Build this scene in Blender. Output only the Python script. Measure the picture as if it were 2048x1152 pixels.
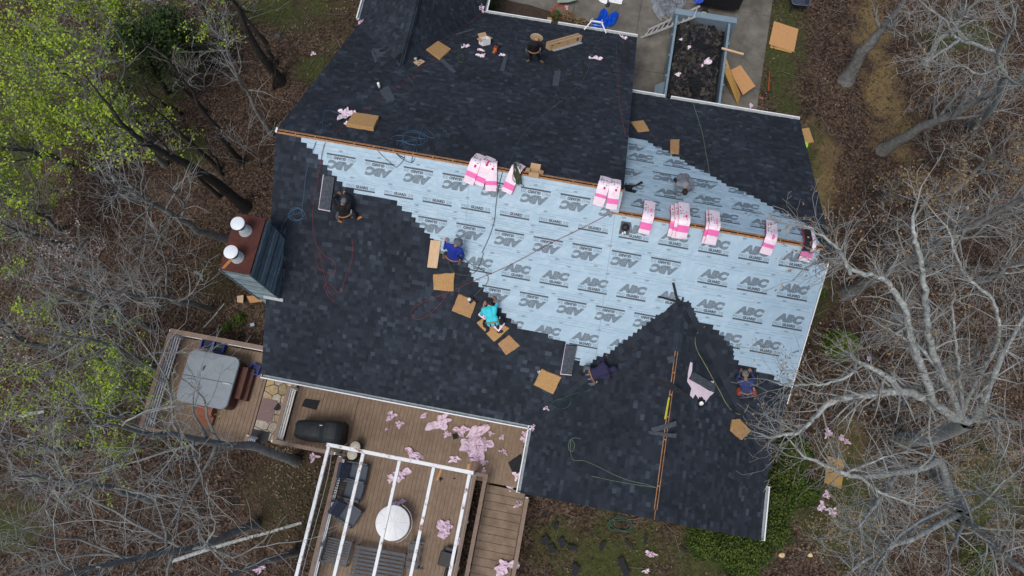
import bpy, math, random
import numpy as np
from mathutils import Matrix, Vector, noise as mnoise
R = math.radians
rng = random.Random(11)
nrs = np.random.RandomState(5)
scene = bpy.context.scene
COL = scene.collection
for _o in list(bpy.data.objects): bpy.data.objects.remove(_o)

# ---------------------------------------------------------------- camera, sky, sun, exposure
FPX, TILT, ROLL, CZ = 1468.93, R(15.347), R(-1.281), 29.0
FW = np.array([0, math.sin(TILT), -math.cos(TILT)])
_up0 = np.array([0, math.cos(TILT), math.sin(TILT)]); _rt0 = np.array([1., 0, 0])
RT = math.cos(ROLL)*_rt0 + math.sin(ROLL)*_up0
UP = -math.sin(ROLL)*_rt0 + math.cos(ROLL)*_up0
cam_data = bpy.data.cameras.new('camera'); cam = bpy.data.objects.new('camera', cam_data); COL.objects.link(cam)
cam_data.sensor_width = 36.0; cam_data.lens = FPX/2048*36.0; cam_data.clip_end = 2000; cam_data.clip_start = .05
cam.matrix_world = Matrix([[RT[i], UP[i], -FW[i], 0] for i in range(3)] + [[0, 0, 0, 1]])
cam.location = (0, 0, CZ); scene.camera = cam

SUN_EL, SUN_AZ = R(66), R(212)      # azimuth from +Y clockwise: light comes from the lower left of the picture
world = bpy.data.worlds.new('World'); scene.world = world; world.use_nodes = True
_nt = world.node_tree; _bg = _nt.nodes['Background']
_sky = _nt.nodes.new('ShaderNodeTexSky'); _sky.sky_type = 'NISHITA'; _sky.sun_disc = False
_sky.sun_elevation = SUN_EL; _sky.sun_rotation = SUN_AZ
_sky.air_density = 1.0; _sky.dust_density = 4.0; _sky.ozone_density = 1.5
_nt.links.new(_sky.outputs[0], _bg.inputs[0]); _bg.inputs[1].default_value = 0.112
sun_data = bpy.data.lights.new('sun', 'SUN'); sun = bpy.data.objects.new('sun', sun_data); COL.objects.link(sun)
sun_data.energy = 1.4; sun_data.angle = R(20); sun_data.color = (1.0, .975, .94)
_sd = Vector((math.sin(SUN_AZ)*math.cos(SUN_EL), math.cos(SUN_AZ)*math.cos(SUN_EL), math.sin(SUN_EL)))
sun.rotation_euler = _sd.to_track_quat('Z', 'Y').to_euler(); sun.location = (-20, -25, 60)
scene.view_settings.view_transform = 'Standard'; scene.view_settings.look = 'None'
scene.view_settings.gamma = 1.0; scene.view_settings.use_curve_mapping = False
scene.view_settings.exposure = 0.18
scene.render.engine = 'CYCLES'
scene.cycles.max_bounces = 5; scene.cycles.diffuse_bounces = 3; scene.cycles.glossy_bounces = 2
scene.cycles.transparent_max_bounces = 4; scene.cycles.caustics_reflective = False; scene.cycles.caustics_refractive = False

# ---------------------------------------------------------------- survey: house frame and sight lines
YAW = R(-11.957)
U = np.array([math.cos(YAW), math.sin(YAW), 0.]); V = np.array([-math.sin(YAW), math.cos(YAW), 0.])
ORG = np.array([-7.153, 10.831, 0.]); CAMP = np.array([0., 0., CZ])
ZR, PT = 8.5, .625                       # main ridge height, roof pitch
LA, WB, L2, WF = 10.803, 6.992, 9.386, 9.37
CB, LB, WBF = .578, 17.142, 5.973        # lower ridge offset, right end, its front eave
UC, VC0, VC1 = 13.295, 2.689, 9.20
ZC = ZR-PT*VC0; ZE = ZR-PT*WB; PC = (ZC-ZE)/(UC-L2); LCR = 2*UC-L2
UD, ZD = 2.42, 5.62
def HW(u, v, z=0.): return ORG+u*U+v*V+np.array([0, 0, z])
def toH(P): P = np.asarray(P, float); return np.array([(P-ORG)@U, (P-ORG)@V, P[2]])
def ray(px, py): return FW+(px-1024)/FPX*RT-(py-576)/FPX*UP
def at(px, py, z=0.): d = ray(px, py); return CAMP+d*((z-CZ)/d[2])
def proj(P):
    Q = np.asarray(P)-CAMP; d = Q@FW
    return np.stack([1024+FPX*(Q@RT)/d, 576-FPX*(Q@UP)/d], -1)
PLANES = {  # n.(u,v,z) = c
 'back': ((0, -PT, 1), ZR), 'front': ((0, PT, 1), ZR), 'bfront': ((0, PT, 1), ZR-2*PT*CB),
 'cleft': ((-PC, 0, 1), ZC-PC*UC), 'cright': ((PC, 0, 1), ZC+PC*UC),
 'dleft': ((-.55, 0, 1), ZD-.55*UD), 'dright': ((1.53, 0, 1), ZD+1.53*UD)}
def onp(px, py, pl, h=0.):
    """world point where a sight line meets a roof plane (or level z) raised by h"""
    if not isinstance(pl, str): return at(px, py, pl+h)
    n, c = PLANES[pl]; n = np.array(n); d = ray(px, py)
    dh = np.array([d@U, d@V, d[2]]); Ch = toH(CAMP); s = (c+h-n@Ch)/(n@dh)
    return CAMP+d*s
def pnorm(pl):
    if not isinstance(pl, str): return np.array([0, 0, 1.])
    n = PLANES[pl][0]; w = n[0]*U+n[1]*V+np.array([0, 0, n[2]]); return w/np.linalg.norm(w)
def frame(P, x, z):
    z = Vector(z).normalized(); x = Vector(x); x = (x-z*x.dot(z)).normalized(); y = z.cross(x)
    return Matrix([[x[i], y[i], z[i], P[i]] for i in range(3)]+[[0, 0, 0, 1]])
def fr(p1, p2, pl, h=0.):
    """frame on a surface: origin at pixel p1, x axis towards pixel p2"""
    A = onp(*p1, pl, h); B = onp(*p2, pl, h); return frame(A, B-A, pnorm(pl)), float(np.linalg.norm(B-A))
HFR = frame((0, 0, 0), U, (0, 0, 1))

# ---------------------------------------------------------------- mesh helpers
class MB:
    def __init__(s): s.v = []; s.f = []; s.m = []; s.s = []; s.attr = {}
    def add(s, vs, fs, mi=0, sm=False):
        o = len(s.v); s.v.extend([tuple(map(float, p)) for p in vs])
        s.f.extend([tuple(i+o for i in q) for q in fs]); s.m.extend([mi]*len(fs)); s.s.extend([sm]*len(fs)); return s
    def box(s, c, size, M=None, mi=0):
        a, b, d = size[0]/2, size[1]/2, size[2]/2
        vs = [Vector((x, y, z)) for z in (-d, d) for x, y in ((-a, -b), (a, -b), (a, b), (-a, b))]
        if M is not None: vs = [M @ p for p in vs]
        vs = [(p[0]+c[0], p[1]+c[1], p[2]+c[2]) for p in vs]
        return s.add(vs, [(3, 2, 1, 0), (4, 5, 6, 7), (0, 1, 5, 4), (1, 2, 6, 5), (2, 3, 7, 6), (3, 0, 4, 7)], mi)
    def bar(s, a, b, w, h, up=(0, 0, 1), mi=0):
        a = Vector(a); b = Vector(b); x = (b-a); L = x.length; x.normalize(); u = Vector(up); y = u.cross(x)
        if y.length < 1e-6: y = Vector((1, 0, 0)).cross(x)
        y.normalize(); z = x.cross(y); M = Matrix([[x[i], y[i], z[i]] for i in range(3)])
        return s.box((a+b)/2, (L, w, h), M, mi)
    def prism(s, poly, z0, z1, mi=0, top=None):
        n = len(poly); t = top or poly
        vs = [(p[0], p[1], z0) for p in poly]+[(p[0], p[1], z1) for p in t]
        return s.add(vs, [tuple(reversed(range(n))), tuple(range(n, 2*n))]+[(i, (i+1) % n, n+(i+1) % n, n+i) for i in range(n)], mi)
    def slab(s, pts, th, mi=0, nrm=None):
        """polygon in space made solid, th metres along -normal"""
        P = [np.asarray(p, float) for p in pts]; n = len(P)
        if nrm is None:
            nrm = np.zeros(3)
            for i in range(n): nrm += np.cross(P[i]-P[0], P[(i+1) % n]-P[0])
            nrm /= np.linalg.norm(nrm)
            if nrm[2] < 0: P.reverse(); nrm = -nrm
        vs = [p-nrm*th for p in P]+P
        return s.add(vs, [tuple(reversed(range(n))), tuple(range(n, 2*n))]+[(i, (i+1) % n, n+(i+1) % n, n+i) for i in range(n)], mi)
    def tube(s, path, rad, n=6, mi=0, cap=True, sm=True, flat=1.0):
        P = [Vector(p) for p in path]; k = len(P)
        if not hasattr(rad, '__len__'): rad = [rad]*k
        vs = []; prev = None
        for i in range(k):
            t = (P[min(i+1, k-1)]-P[max(i-1, 0)])
            if t.length < 1e-9: t = Vector((0, 0, 1))
            t.normalize()
            if prev is None:
                a = Vector((0, 0, 1)) if abs(t.z) < .9 else Vector((1, 0, 0)); x = a.cross(t).normalized()
            else:
                x = prev-t*prev.dot(t); x = x.normalized() if x.length > 1e-6 else prev
            y = t.cross(x); prev = x
            for j in range(n):
                q = 2*math.pi*j/n; vs.append(P[i]+(x*math.cos(q)+y*math.sin(q)*flat)*rad[i])
        fs = [(i*n+j, i*n+(j+1) % n, (i+1)*n+(j+1) % n, (i+1)*n+j) for i in range(k-1) for j in range(n)]
        s.add(vs, fs, mi, sm)
        if cap:
            o = len(s.v)-len(vs)
            s.f.append(tuple(reversed(range(o, o+n)))); s.f.append(tuple(range(o+(k-1)*n, o+k*n))); s.m += [mi, mi]; s.s += [False, False]
        return s
    def lathe(s, prof, c=(0, 0, 0), n=20, mi=0, sm=True, M=None):
        k = len(prof); vs = []
        for r, z in prof:
            for j in range(n):
                q = 2*math.pi*j/n; p = Vector((r*math.cos(q), r*math.sin(q), z))
                if M is not None: p = M @ p
                vs.append((p[0]+c[0], p[1]+c[1], p[2]+c[2]))
        fs = [(i*n+j, i*n+(j+1) % n, (i+1)*n+(j+1) % n, (i+1)*n+j) for i in range(k-1) for j in range(n)]
        s.add(vs, fs, mi, sm); o = len(s.v)-len(vs)
        s.f.append(tuple(reversed(range(o, o+n)))); s.f.append(tuple(range(o+(k-1)*n, o+k*n))); s.m += [mi, mi]; s.s += [False, False]
        return s
    def ell(s, c, r, n=12, k=8, M=None, mi=0):
        prof = [(math.sin(math.pi*(i+.02)/(k+.04))*1.0, -math.cos(math.pi*(i+.02)/(k+.04))) for i in range(k+1)]
        S = Matrix.Diagonal((r[0], r[1], r[2])); MM = (M @ S) if M is not None else S
        return s.lathe(prof, c, n, mi, True, MM)
    def mesh(s, name, mats):
        me = bpy.data.meshes.new(name); me.from_pydata(s.v, [], s.f)
        for m in (mats if isinstance(mats, (list, tuple)) else [mats]): me.materials.append(m)
        if s.f:
            me.polygons.foreach_set('material_index', s.m); me.polygons.foreach_set('use_smooth', s.s)
        for an, (dom, vals) in s.attr.items():
            at_ = me.attributes.new(an, 'FLOAT', dom); at_.data.foreach_set('value', vals)
        me.update(); return me
    def build(s, name, mats, parent=None, M=None, bevel=0):
        return link(name, s.mesh(name, mats), parent, M, bevel)
def link(name, me, parent=None, M=None, bevel=0):
    o = bpy.data.objects.new(name, me); COL.objects.link(o)
    if M is not None: o.matrix_world = M
    if parent is not None: o.parent = parent
    if bevel:
        b = o.modifiers.new('b', 'BEVEL'); b.width = bevel; b.segments = 2; b.limit_method = 'ANGLE'
    return o
def tag(o, label, cat, group=None, kind=None):
    if label: o['label'] = label
    if cat: o['category'] = cat
    if group: o['group'] = group
    if kind: o['kind'] = kind
    return o
def thing(name, label, cat, M=None, group=None):
    o = bpy.data.objects.new(name, None); COL.objects.link(o); o.empty_display_size = .2
    if M is not None: o.matrix_world = M
    return tag(o, label, cat, group)
def struct(o): o['kind'] = 'structure'; return o
def spline(pts, k=6):
    """Catmull-Rom through 3-D points"""
    P = [np.asarray(p, float) for p in pts]; P = [2*P[0]-P[1]]+P+[2*P[-1]-P[-2]]; out = []
    for i in range(1, len(P)-2):
        for j in range(k):
            t = j/k; a, b, c, d = P[i-1:i+3]
            out.append(.5*((2*b)+(-a+c)*t+(2*a-5*b+4*c-d)*t*t+(-a+3*b-3*c+d)*t**3))
    out.append(P[-2]); return out

# ---------------------------------------------------------------- materials
def mat(name, c1, c2=None, scale=8., rough=.8, bump=0., bscale=None, detail=4., metal=0., c3=None, vor=0., spec=.35, aniso=None, pos=False, cr=(.35, .65), rnd=False, bdist=.02):
    m = bpy.data.materials.new(name); m.use_nodes = True; nt = m.node_tree; b = nt.nodes['Principled BSDF']
    b.inputs['Roughness'].default_value = rough; b.inputs['Metallic'].default_value = metal
    b.inputs['Specular IOR Level'].default_value = spec
    if c2 is None: c2 = tuple(x*.8 for x in c1)
    if pos: tc = nt.nodes.new('ShaderNodeNewGeometry'); vec = tc.outputs['Position']
    else: tc = nt.nodes.new('ShaderNodeTexCoord'); vec = tc.outputs['Object']
    if rnd:
        oi = nt.nodes.new('ShaderNodeObjectInfo'); ad = nt.nodes.new('ShaderNodeVectorMath'); ad.operation = 'MULTIPLY_ADD'; nt.links.new(oi.outputs['Random'], ad.inputs[0]); ad.inputs[1].default_value = (37, 53, 71); nt.links.new(vec, ad.inputs[2]); vec = ad.outputs[0]
    if aniso:
        mp = nt.nodes.new('ShaderNodeMapping'); mp.inputs['Scale'].default_value = aniso; nt.links.new(vec, mp.inputs[0]); vec = mp.outputs[0]
    nz = nt.nodes.new('ShaderNodeTexNoise'); nz.inputs['Scale'].default_value = scale; nz.inputs['Detail'].default_value = detail
    nz.inputs['Roughness'].default_value = .65; nt.links.new(vec, nz.inputs['Vector'])
    cp = nt.nodes.new('ShaderNodeValToRGB'); e = cp.color_ramp.elements
    e[0].position = cr[0]; e[0].color = (*c1, 1); e[1].position = cr[1]; e[1].color = (*c2, 1)
    if c3 is not None: q = cp.color_ramp.elements.new(min(cr[1]+.12, .98)); q.color = (*c3, 1)
    nt.links.new(nz.outputs['Fac'], cp.inputs[0]); out = cp.outputs[0]
    if vor:
        vn = nt.nodes.new('ShaderNodeTexVoronoi'); vn.inputs['Scale'].default_value = vor; nt.links.new(vec, vn.inputs['Vector'])
        hs = nt.nodes.new('ShaderNodeSeparateColor'); nt.links.new(vn.outputs['Color'], hs.inputs[0])
        mr = nt.nodes.new('ShaderNodeMapRange'); mr.inputs[3].default_value = .55; mr.inputs[4].default_value = 1.45; nt.links.new(hs.outputs[0], mr.inputs[0])
        mx = nt.nodes.new('ShaderNodeMix'); mx.data_type = 'RGBA'; mx.blend_type = 'MULTIPLY'; mx.inputs[0].default_value = 1
        nt.links.new(out, mx.inputs[6]); nt.links.new(mr.outputs[0], mx.inputs[7]); out = mx.outputs[2]
    nt.links.new(out, b.inputs['Base Color'])
    if bump:
        bn = nt.nodes.new('ShaderNodeTexNoise'); bn.inputs['Scale'].default_value = bscale or scale*3; bn.inputs['Detail'].default_value = 5
        nt.links.new(vec, bn.inputs['Vector']); bp = nt.nodes.new('ShaderNodeBump'); bp.inputs['Strength'].default_value = bump; bp.inputs['Distance'].default_value = bdist
        nt.links.new(bn.outputs['Fac'], bp.inputs['Height']); nt.links.new(bp.outputs[0], b.inputs['Normal'])
    return m
def mat_tone(name, dark, light, rough=.9, scale=60., attr='tone', amp=.35, spec=.25, trans=0.):
    """colour from a per-piece tone value, with fine grain"""
    m = bpy.data.materials.new(name); m.use_nodes = True; nt = m.node_tree; b = nt.nodes['Principled BSDF']
    b.inputs['Roughness'].default_value = rough; b.inputs['Specular IOR Level'].default_value = spec
    a = nt.nodes.new('ShaderNodeAttribute'); a.attribute_name = attr
    cp = nt.nodes.new('ShaderNodeValToRGB'); els = cp.color_ramp.elements
    cols = [dark]+([light] if not isinstance(light, list) else light)
    els[0].color = (*cols[0], 1); els[1].color = (*cols[-1], 1)
    for i, c in enumerate(cols[1:-1]): q = els.new((i+1)/(len(cols)-1)); q.color = (*c, 1)
    nt.links.new(a.outputs['Fac'], cp.inputs[0])
    g = nt.nodes.new('ShaderNodeNewGeometry'); nz = nt.nodes.new('ShaderNodeTexNoise'); nz.inputs['Scale'].default_value = scale; nz.inputs['Detail'].default_value = 3
    nt.links.new(g.outputs['Position'], nz.inputs['Vector'])
    mr = nt.nodes.new('ShaderNodeMapRange'); mr.inputs[1].default_value = .25; mr.inputs[2].default_value = .75; mr.inputs[3].default_value = 1-amp; mr.inputs[4].default_value = 1+amp
    nt.links.new(nz.outputs['Fac'], mr.inputs[0])
    mx = nt.nodes.new('ShaderNodeMix'); mx.data_type = 'RGBA'; mx.blend_type = 'MULTIPLY'; mx.inputs[0].default_value = 1
    nt.links.new(cp.outputs[0], mx.inputs[6]); nt.links.new(mr.outputs[0], mx.inputs[7])
    n2 = nt.nodes.new('ShaderNodeTexNoise'); n2.inputs['Scale'].default_value = .8; n2.inputs['Detail'].default_value = 5; nt.links.new(g.outputs['Position'], n2.inputs['Vector'])
    m2 = nt.nodes.new('ShaderNodeMapRange'); m2.inputs[1].default_value = .3; m2.inputs[2].default_value = .7; m2.inputs[3].default_value = .82; m2.inputs[4].default_value = 1.18; nt.links.new(n2.outputs['Fac'], m2.inputs[0])
    mx2 = nt.nodes.new('ShaderNodeMix'); mx2.data_type = 'RGBA'; mx2.blend_type = 'MULTIPLY'; mx2.inputs[0].default_value = 1; nt.links.new(mx.outputs[2], mx2.inputs[6]); nt.links.new(m2.outputs[0], mx2.inputs[7]); nt.links.new(mx2.outputs[2], b.inputs['Base Color'])
    return m
SH_D, SH_L = (.0140, .0178, .0252), (.058, .074, .099)
M_SH = mat_tone('shingle_granules', SH_D, SH_L, .95, 90., amp=.3)
M_OFF = mat('shingle_offcut', (.04, .048, .06), (.08, .095, .115), 14, .95, .3, 90)
M_OFFD = mat('shingle_back', (.012, .013, .016), (.024, .026, .03), 10, .9, .2, 60)
M_UND = mat('underlayment_film', (.325, .455, .545), (.36, .49, .58), 1.6, .42, .9, 2.6, pos=True, detail=7, bdist=.07, c3=(.385, .51, .60), cr=(.32, .6))
M_WOODR = mat('roof_sheathing', (.26, .12, .055), (.42, .23, .11), 12, .85, .2, 60)
M_SLOT_SHADE = mat('slot_shade', (.006, .005, .004), (.012, .01, .008), 10, .9)  # near-black colour standing for shade inside the ridge slot
M_WHITE = mat('white_paint', (.74, .76, .77), (.80, .81, .81), 6, .5)
M_GUT = mat('gutter_inside', (.36, .42, .45), (.24, .28, .30), 9, .5, c3=(.5, .55, .57))
M_WALL = mat('house_siding', (.46, .43, .38), (.50, .47, .42), 3, .8)
M_DECK = mat('deck_boards', (.195, .135, .09), (.255, .186, .13), 3.5, .75, .15, 40, c3=(.09, .06, .04), rnd=True)
M_DECK2 = mat('stair_boards', (.165, .118, .08), (.245, .182, .13), 2.2, .8, .15, 40, c3=(.055, .042, .032), pos=True)
M_CAP = mat('rail_cap_brown', (.20, .14, .105), (.25, .18, .135), 4, .7, pos=True)
M_PINK = mat('pink_wrapper', (.62, .45, .57), (.72, .59, .68), 5, .38, .4, 24, c3=(.60, .22, .40), detail=6, cr=(.35, .6))
M_PINKW = mat('pale_wrapper', (.80, .70, .76), (.74, .58, .67), 6, .38, .4, 24)
M_MAG = mat('magenta_print', (.75, .10, .36), (.82, .20, .46), 30, .5)
M_CRIM = mat('crimson_print', (.50, .02, .10), (.62, .04, .16), 20, .5)
M_WRAP = mat('bundle_film', (.84, .74, .79), (.80, .62, .71), 7, .28, .35, 18, c3=(.76, .42, .57), cr=(.42, .62))
M_INK = mat('print_ink', (.05, .05, .06), (.08, .08, .09), 20, .7)
M_FOAM = mat('foam_tan', (.37, .215, .08), (.46, .285, .125), 14, .95, .5, 40, c3=(.33, .18, .06))
M_FOAMB = mat('foam_brown', (.33, .185, .085), (.41, .245, .115), 14, .95, .5, 40, c3=(.26, .14, .06))
M_FOAMP = mat('board_pale', (.55, .37, .22), (.62, .44, .28), 10, .9, .3, 30)
M_CARD = mat('cardboard', (.42, .27, .14), (.48, .32, .17), 6, .85)
M_CARDD = mat('cardboard_inside', (.30, .19, .095), (.36, .23, .12), 6, .85)
M_OSB = mat('osb_board', (.44, .225, .09), (.52, .29, .125), 20, .8, .2, 40, c3=(.37, .18, .07))
M_OSBY = mat('osb_yellow', (.38, .22, .06), (.45, .275, .085), 18, .8, .2, 40)
M_CONC = mat('concrete', (.085, .078, .066), (.15, .14, .118), 1.1, .9, .15, 30, c3=(.19, .176, .148), pos=True, detail=8, cr=(.34, .56))
M_STEELB = mat('trailer_blue_grey', (.17, .24, .29), (.21, .28, .33), 4, .55, metal=.1)
M_ALU = mat('aluminium', (.46, .47, .47), (.56, .57, .57), 9, .4, metal=.25)
M_BLACK = mat('black_plastic', (.012, .013, .015), (.02, .021, .024), 12, .5)
M_CHAR = mat('charcoal_fabric', (.075, .088, .105), (.095, .11, .13), 8, .9, .1, 60)
M_NAVYC = mat('navy_fabric', (.035, .045, .075), (.05, .06, .09), 8, .9, .1, 60)
M_GREYM = mat('grey_metal_frame', (.05, .058, .068), (.075, .085, .1), 8, .5)
M_GRILL = mat('grill_cover', (.012, .015, .018), (.022, .027, .031), 5, .6, .25, 12)
M_TUBC = mat('tub_cover', (.20, .235, .26), (.235, .27, .295), 3, .55, .1, 18)
M_TUBS = mat('tub_side', (.075, .032, .024), (.115, .048, .034), 9, .7, .2, 30)
M_BRICKC = mat('step_red', (.21, .075, .045), (.28, .11, .07), 12, .8)
M_BLUEP = mat('blue_plastic', (.012, .045, .33), (.02, .07, .42), 9, .4)
M_BLUET = mat('blue_tarp', (.005, .075, .55), (.01, .12, .72), 5, .45, .3, 12)
M_GREYT = mat('grey_tarp', (.17, .19, .215), (.27, .30, .33), 4, .5, .3, 9)
M_TARPB = mat('tarp_brown_side', (.10, .085, .06), (.16, .14, .10), 8, .7)
M_RUST = mat('rusted_steel', (.055, .014, .010), (.092, .026, .017), 3, .75, .2, 30, c3=(.15, .05, .025))
M_RUSTY = mat('rust_streak', (.42, .17, .05), (.30, .12, .05), 12, .8)
M_ZINC = mat('galvanised', (.42, .46, .47), (.52, .56, .56), 8, .45, metal=.3)
M_FLUEW = mat('flue_cap_white', (.66, .71, .74), (.76, .79, .80), 4, .45)
M_SIDE = mat('weathered_siding', (.06, .088, .105), (.17, .225, .25), 3.5, .8, .25, 30, c3=(.34, .42, .44), aniso=(1.2, 9, 9), cr=(.38, .62), rnd=True)
M_SIDE_LIT = mat('weathered_siding_lit', (.13, .18, .20), (.28, .36, .385), 3.5, .8, .25, 30, c3=(.40, .46, .48), aniso=(1.2, 9, 9), cr=(.35, .6), rnd=True)  # paler copy of the weathered siding, daylight put into its colour
M_STONE = mat_tone('flagstone', (.30, .23, .13), [(.36, .31, .22), (.42, .38, .31), (.30, .27, .22), (.38, .27, .13)], .85, 9., amp=.3)
M_RUG = mat('door_mat', (.16, .105, .10), (.24, .17, .16), 26, .95, .3, 80, detail=2)
M_ORANGE = mat('orange_tool', (.62, .10, .02), (.50, .08, .02), 9, .5)
M_RED = mat('red_leather', (.30, .035, .02), (.40, .09, .03), 14, .7)
M_BROWNL = mat('tan_leather', (.30, .13, .05), (.38, .19, .08), 14, .75)
M_STRAW = mat('straw_weave', (.56, .42, .22), (.68, .54, .32), 30, .85, .3, 60)
M_SKIN = mat('skin', (.33, .17, .11), (.38, .20, .13), 10, .6)
M_HAIR = mat('dark_hair', (.012, .009, .008), (.02, .015, .013), 30, .7)
M_SOILB = mat('bed_soil', (.035, .025, .018), (.06, .042, .03), 9, .95, .5, 30)
def mclothes(n, c): return mat('cloth_'+n, c, tuple(x*.82 for x in c), 9, .92, .25, 14)
# ================================================================ terrain
def gz(x, y):
    z = -.16*max(0., -x-9.0)-.05*max(0., 1.5-y)*(1 if x < 12 else .4)
    return z
def sm(a, b, t): t = min(1, max(0, (t-a)/(b-a))); return t*t*(3-2*t)
def blob(px, py, c, r): return .8*(1-sm(.1, 1.35, math.hypot((px-c[0])/r[0], (py-c[1])/r[1])))
GRASS = [((1570, 110), (62, 190)), ((1600, 330), (60, 150)), ((1235, 1130), (170, 130)), ((1440, 1120), (120, 80)), ((1100, 1080), (70, 60)), ((1920, 80), (90, 60)), ((1970, 980), (120, 140)), ((1690, 1010), (120, 160)), ((300, 150), (110, 120)), ((560, 20), (120, 50)), ((30, 250), (120, 260)), ((20, 1060), (90, 90)),
         ((640, 130), (70, 60)), ((380, 300), (60, 60)), ((1450, 1080), (150, 60)), ((240, 760), (120, 90)), ((1620, 560), (40, 150))]
STRAW = [((1745, 60), (52, 110)), ((1765, 180), (50, 110)), ((1800, 260), (52, 80)), ((1640, 350), (55, 130)), ((1700, 900), (60, 80))]
MOSS = [((640, 20), (150, 70)), ((440, 560), (70, 90)), ((1620, 500), (70, 200)), ((600, 1000), (150, 150))]
def masks(P):
    px, py = proj(np.array(P)); w = lambda L: max([0.]+[blob(px, py, c, r) for c, r in L])
    return w(GRASS), w(STRAW), w(MOSS)
nx, ny = 150, 120; gx = np.linspace(-38, 40, nx); gy = np.linspace(-22, 46, ny)
tv = []; tm = []
for y in gy:
    for x in gx:
        z = gz(x, y)+.10*mnoise.noise(Vector((x*.35, y*.35, 0)))*(0 if (x > -6 and y > 8) else 1)
        tv.append((x, y, z-.03)); tm.append(masks((x, y, z)))
tf = [(j*nx+i, j*nx+i+1, (j+1)*nx+i+1, (j+1)*nx+i) for j in range(ny-1) for i in range(nx-1)]
# skirt far out so that the ground reaches the horizon
n0 = len(tv); RAD = 900
for x, y in ((-RAD, -RAD), (RAD, -RAD), (RAD, RAD), (-RAD, RAD)): tv.append((x, y, gz(max(-45, x), 0)-1.2)); tm.append((.4, 0, .2))
me = bpy.data.meshes.new('ground'); cs = [0, nx-1, nx*ny-1, nx*(ny-1)]
tf += [tuple([n0, n0+1]+[i for i in range(nx-1, -1, -1)]), tuple([n0+1, n0+2]+[j*nx+nx-1 for j in range(ny-1, -1, -1)]),
       tuple([n0+2, n0+3]+[nx*(ny-1)+i for i in range(nx)]), tuple([n0+3, n0]+[j*nx for j in range(ny)])]
me.from_pydata(tv, [], tf)
for k, an in enumerate(('grass', 'straw', 'moss')):
    a = me.attributes.new(an, 'FLOAT', 'POINT'); a.data.foreach_set('value', [m[k] for m in tm])
me.polygons.foreach_set('use_smooth', [True]*len(tf))
def ground_mat():
    m = bpy.data.materials.new('forest_floor'); m.use_nodes = True; nt = m.node_tree; L = nt.links; N = nt.nodes; b = N['Principled BSDF']
    b.inputs['Roughness'].default_value = .95; b.inputs['Specular IOR Level'].default_value = .15
    g = N.new('ShaderNodeNewGeometry'); pos = g.outputs['Position']
    def nz(s, d=5): n = N.new('ShaderNodeTexNoise'); n.inputs['Scale'].default_value = s; n.inputs['Detail'].default_value = d; n.inputs['Roughness'].default_value = .7; L.new(pos, n.inputs['Vector']); return n.outputs['Fac']
    def ramp(f, *st):
        r = N.new('ShaderNodeValToRGB'); e = r.color_ramp.elements; e[0].position, e[0].color = st[0][0], (*st[0][1], 1); e[1].position, e[1].color = st[-1][0], (*st[-1][1], 1)
        for p, c in st[1:-1]: q = e.new(p); q.color = (*c, 1)
        L.new(f, r.inputs[0]); return r.outputs[0]
    def mixc(f, a, c2, bt='MIX'):
        x = N.new('ShaderNodeMix'); x.data_type = 'RGBA'; x.blend_type = bt
        if hasattr(f, 'links'): L.new(f, x.inputs[0])
        else: x.inputs[0].default_value = f
        L.new(a, x.inputs[6]); L.new(c2, x.inputs[7]); return x.outputs[2]
    litter = ramp(nz(1.3), (.25, (.034, .025, .020)), (.5, (.060, .044, .035)), (.75, (.092, .068, .052)))
    v = N.new('ShaderNodeTexVoronoi'); v.inputs['Scale'].default_value = 13; L.new(pos, v.inputs['Vector'])
    vs = N.new('ShaderNodeSeparateColor'); L.new(v.outputs['Color'], vs.inputs[0])
    leaf = ramp(vs.outputs[0], (0., (.35, .30, .28)), (.55, (1.0, .95, .9)), (1., (2.1, 1.9, 1.7)))
    litter = mixc(1., litter, leaf, 'MULTIPLY')
    grass = ramp(nz(7, 8), (.3, (.026, .034, .010)), (.55, (.058, .068, .022)), (.8, (.10, .092, .045)))
    straw = ramp(nz(9, 8), (.3, (.105, .072, .034)), (.55, (.17, .122, .058)), (.8, (.22, .165, .085)))
    moss = ramp(nz(4, 8), (.3, (.035, .032, .016)), (.7, (.075, .062, .032)))
    def msk(nm, s):
        a = N.new('ShaderNodeAttribute'); a.attribute_name = nm; n = nz(s, 6)
        md = N.new('ShaderNodeMath'); md.operation = 'MULTIPLY_ADD'; L.new(n, md.inputs[0]); md.inputs[1].default_value = 2.2; md.inputs[2].default_value = -1.1
        ad = N.new('ShaderNodeMath'); ad.operation = 'ADD'; L.new(a.outputs['Fac'], ad.inputs[0]); L.new(md.outputs[0], ad.inputs[1])
        mr = N.new('ShaderNodeMapRange'); mr.inputs[1].default_value = .25; mr.inputs[2].default_value = .75; L.new(ad.outputs[0], mr.inputs[0]); return mr.outputs[0]
    c = mixc(msk('moss', .9), litter, moss); c = mixc(msk('straw', 1.1), c, straw); c = mixc(msk('grass', .8), c, grass)
    L.new(c, b.inputs['Base Color'])
    bn = nz(22, 4); bp = N.new('ShaderNodeBump'); bp.inputs['Strength'].default_value = .7; bp.inputs['Distance'].default_value = .05
    L.new(bn, bp.inputs['Height']); L.new(bp.outputs[0], b.inputs['Normal']); return m
me.materials.append(ground_mat()); ground = link('ground', me); tag(ground, 'leaf covered forest floor and lawn around the house', None, None, 'structure')

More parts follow.
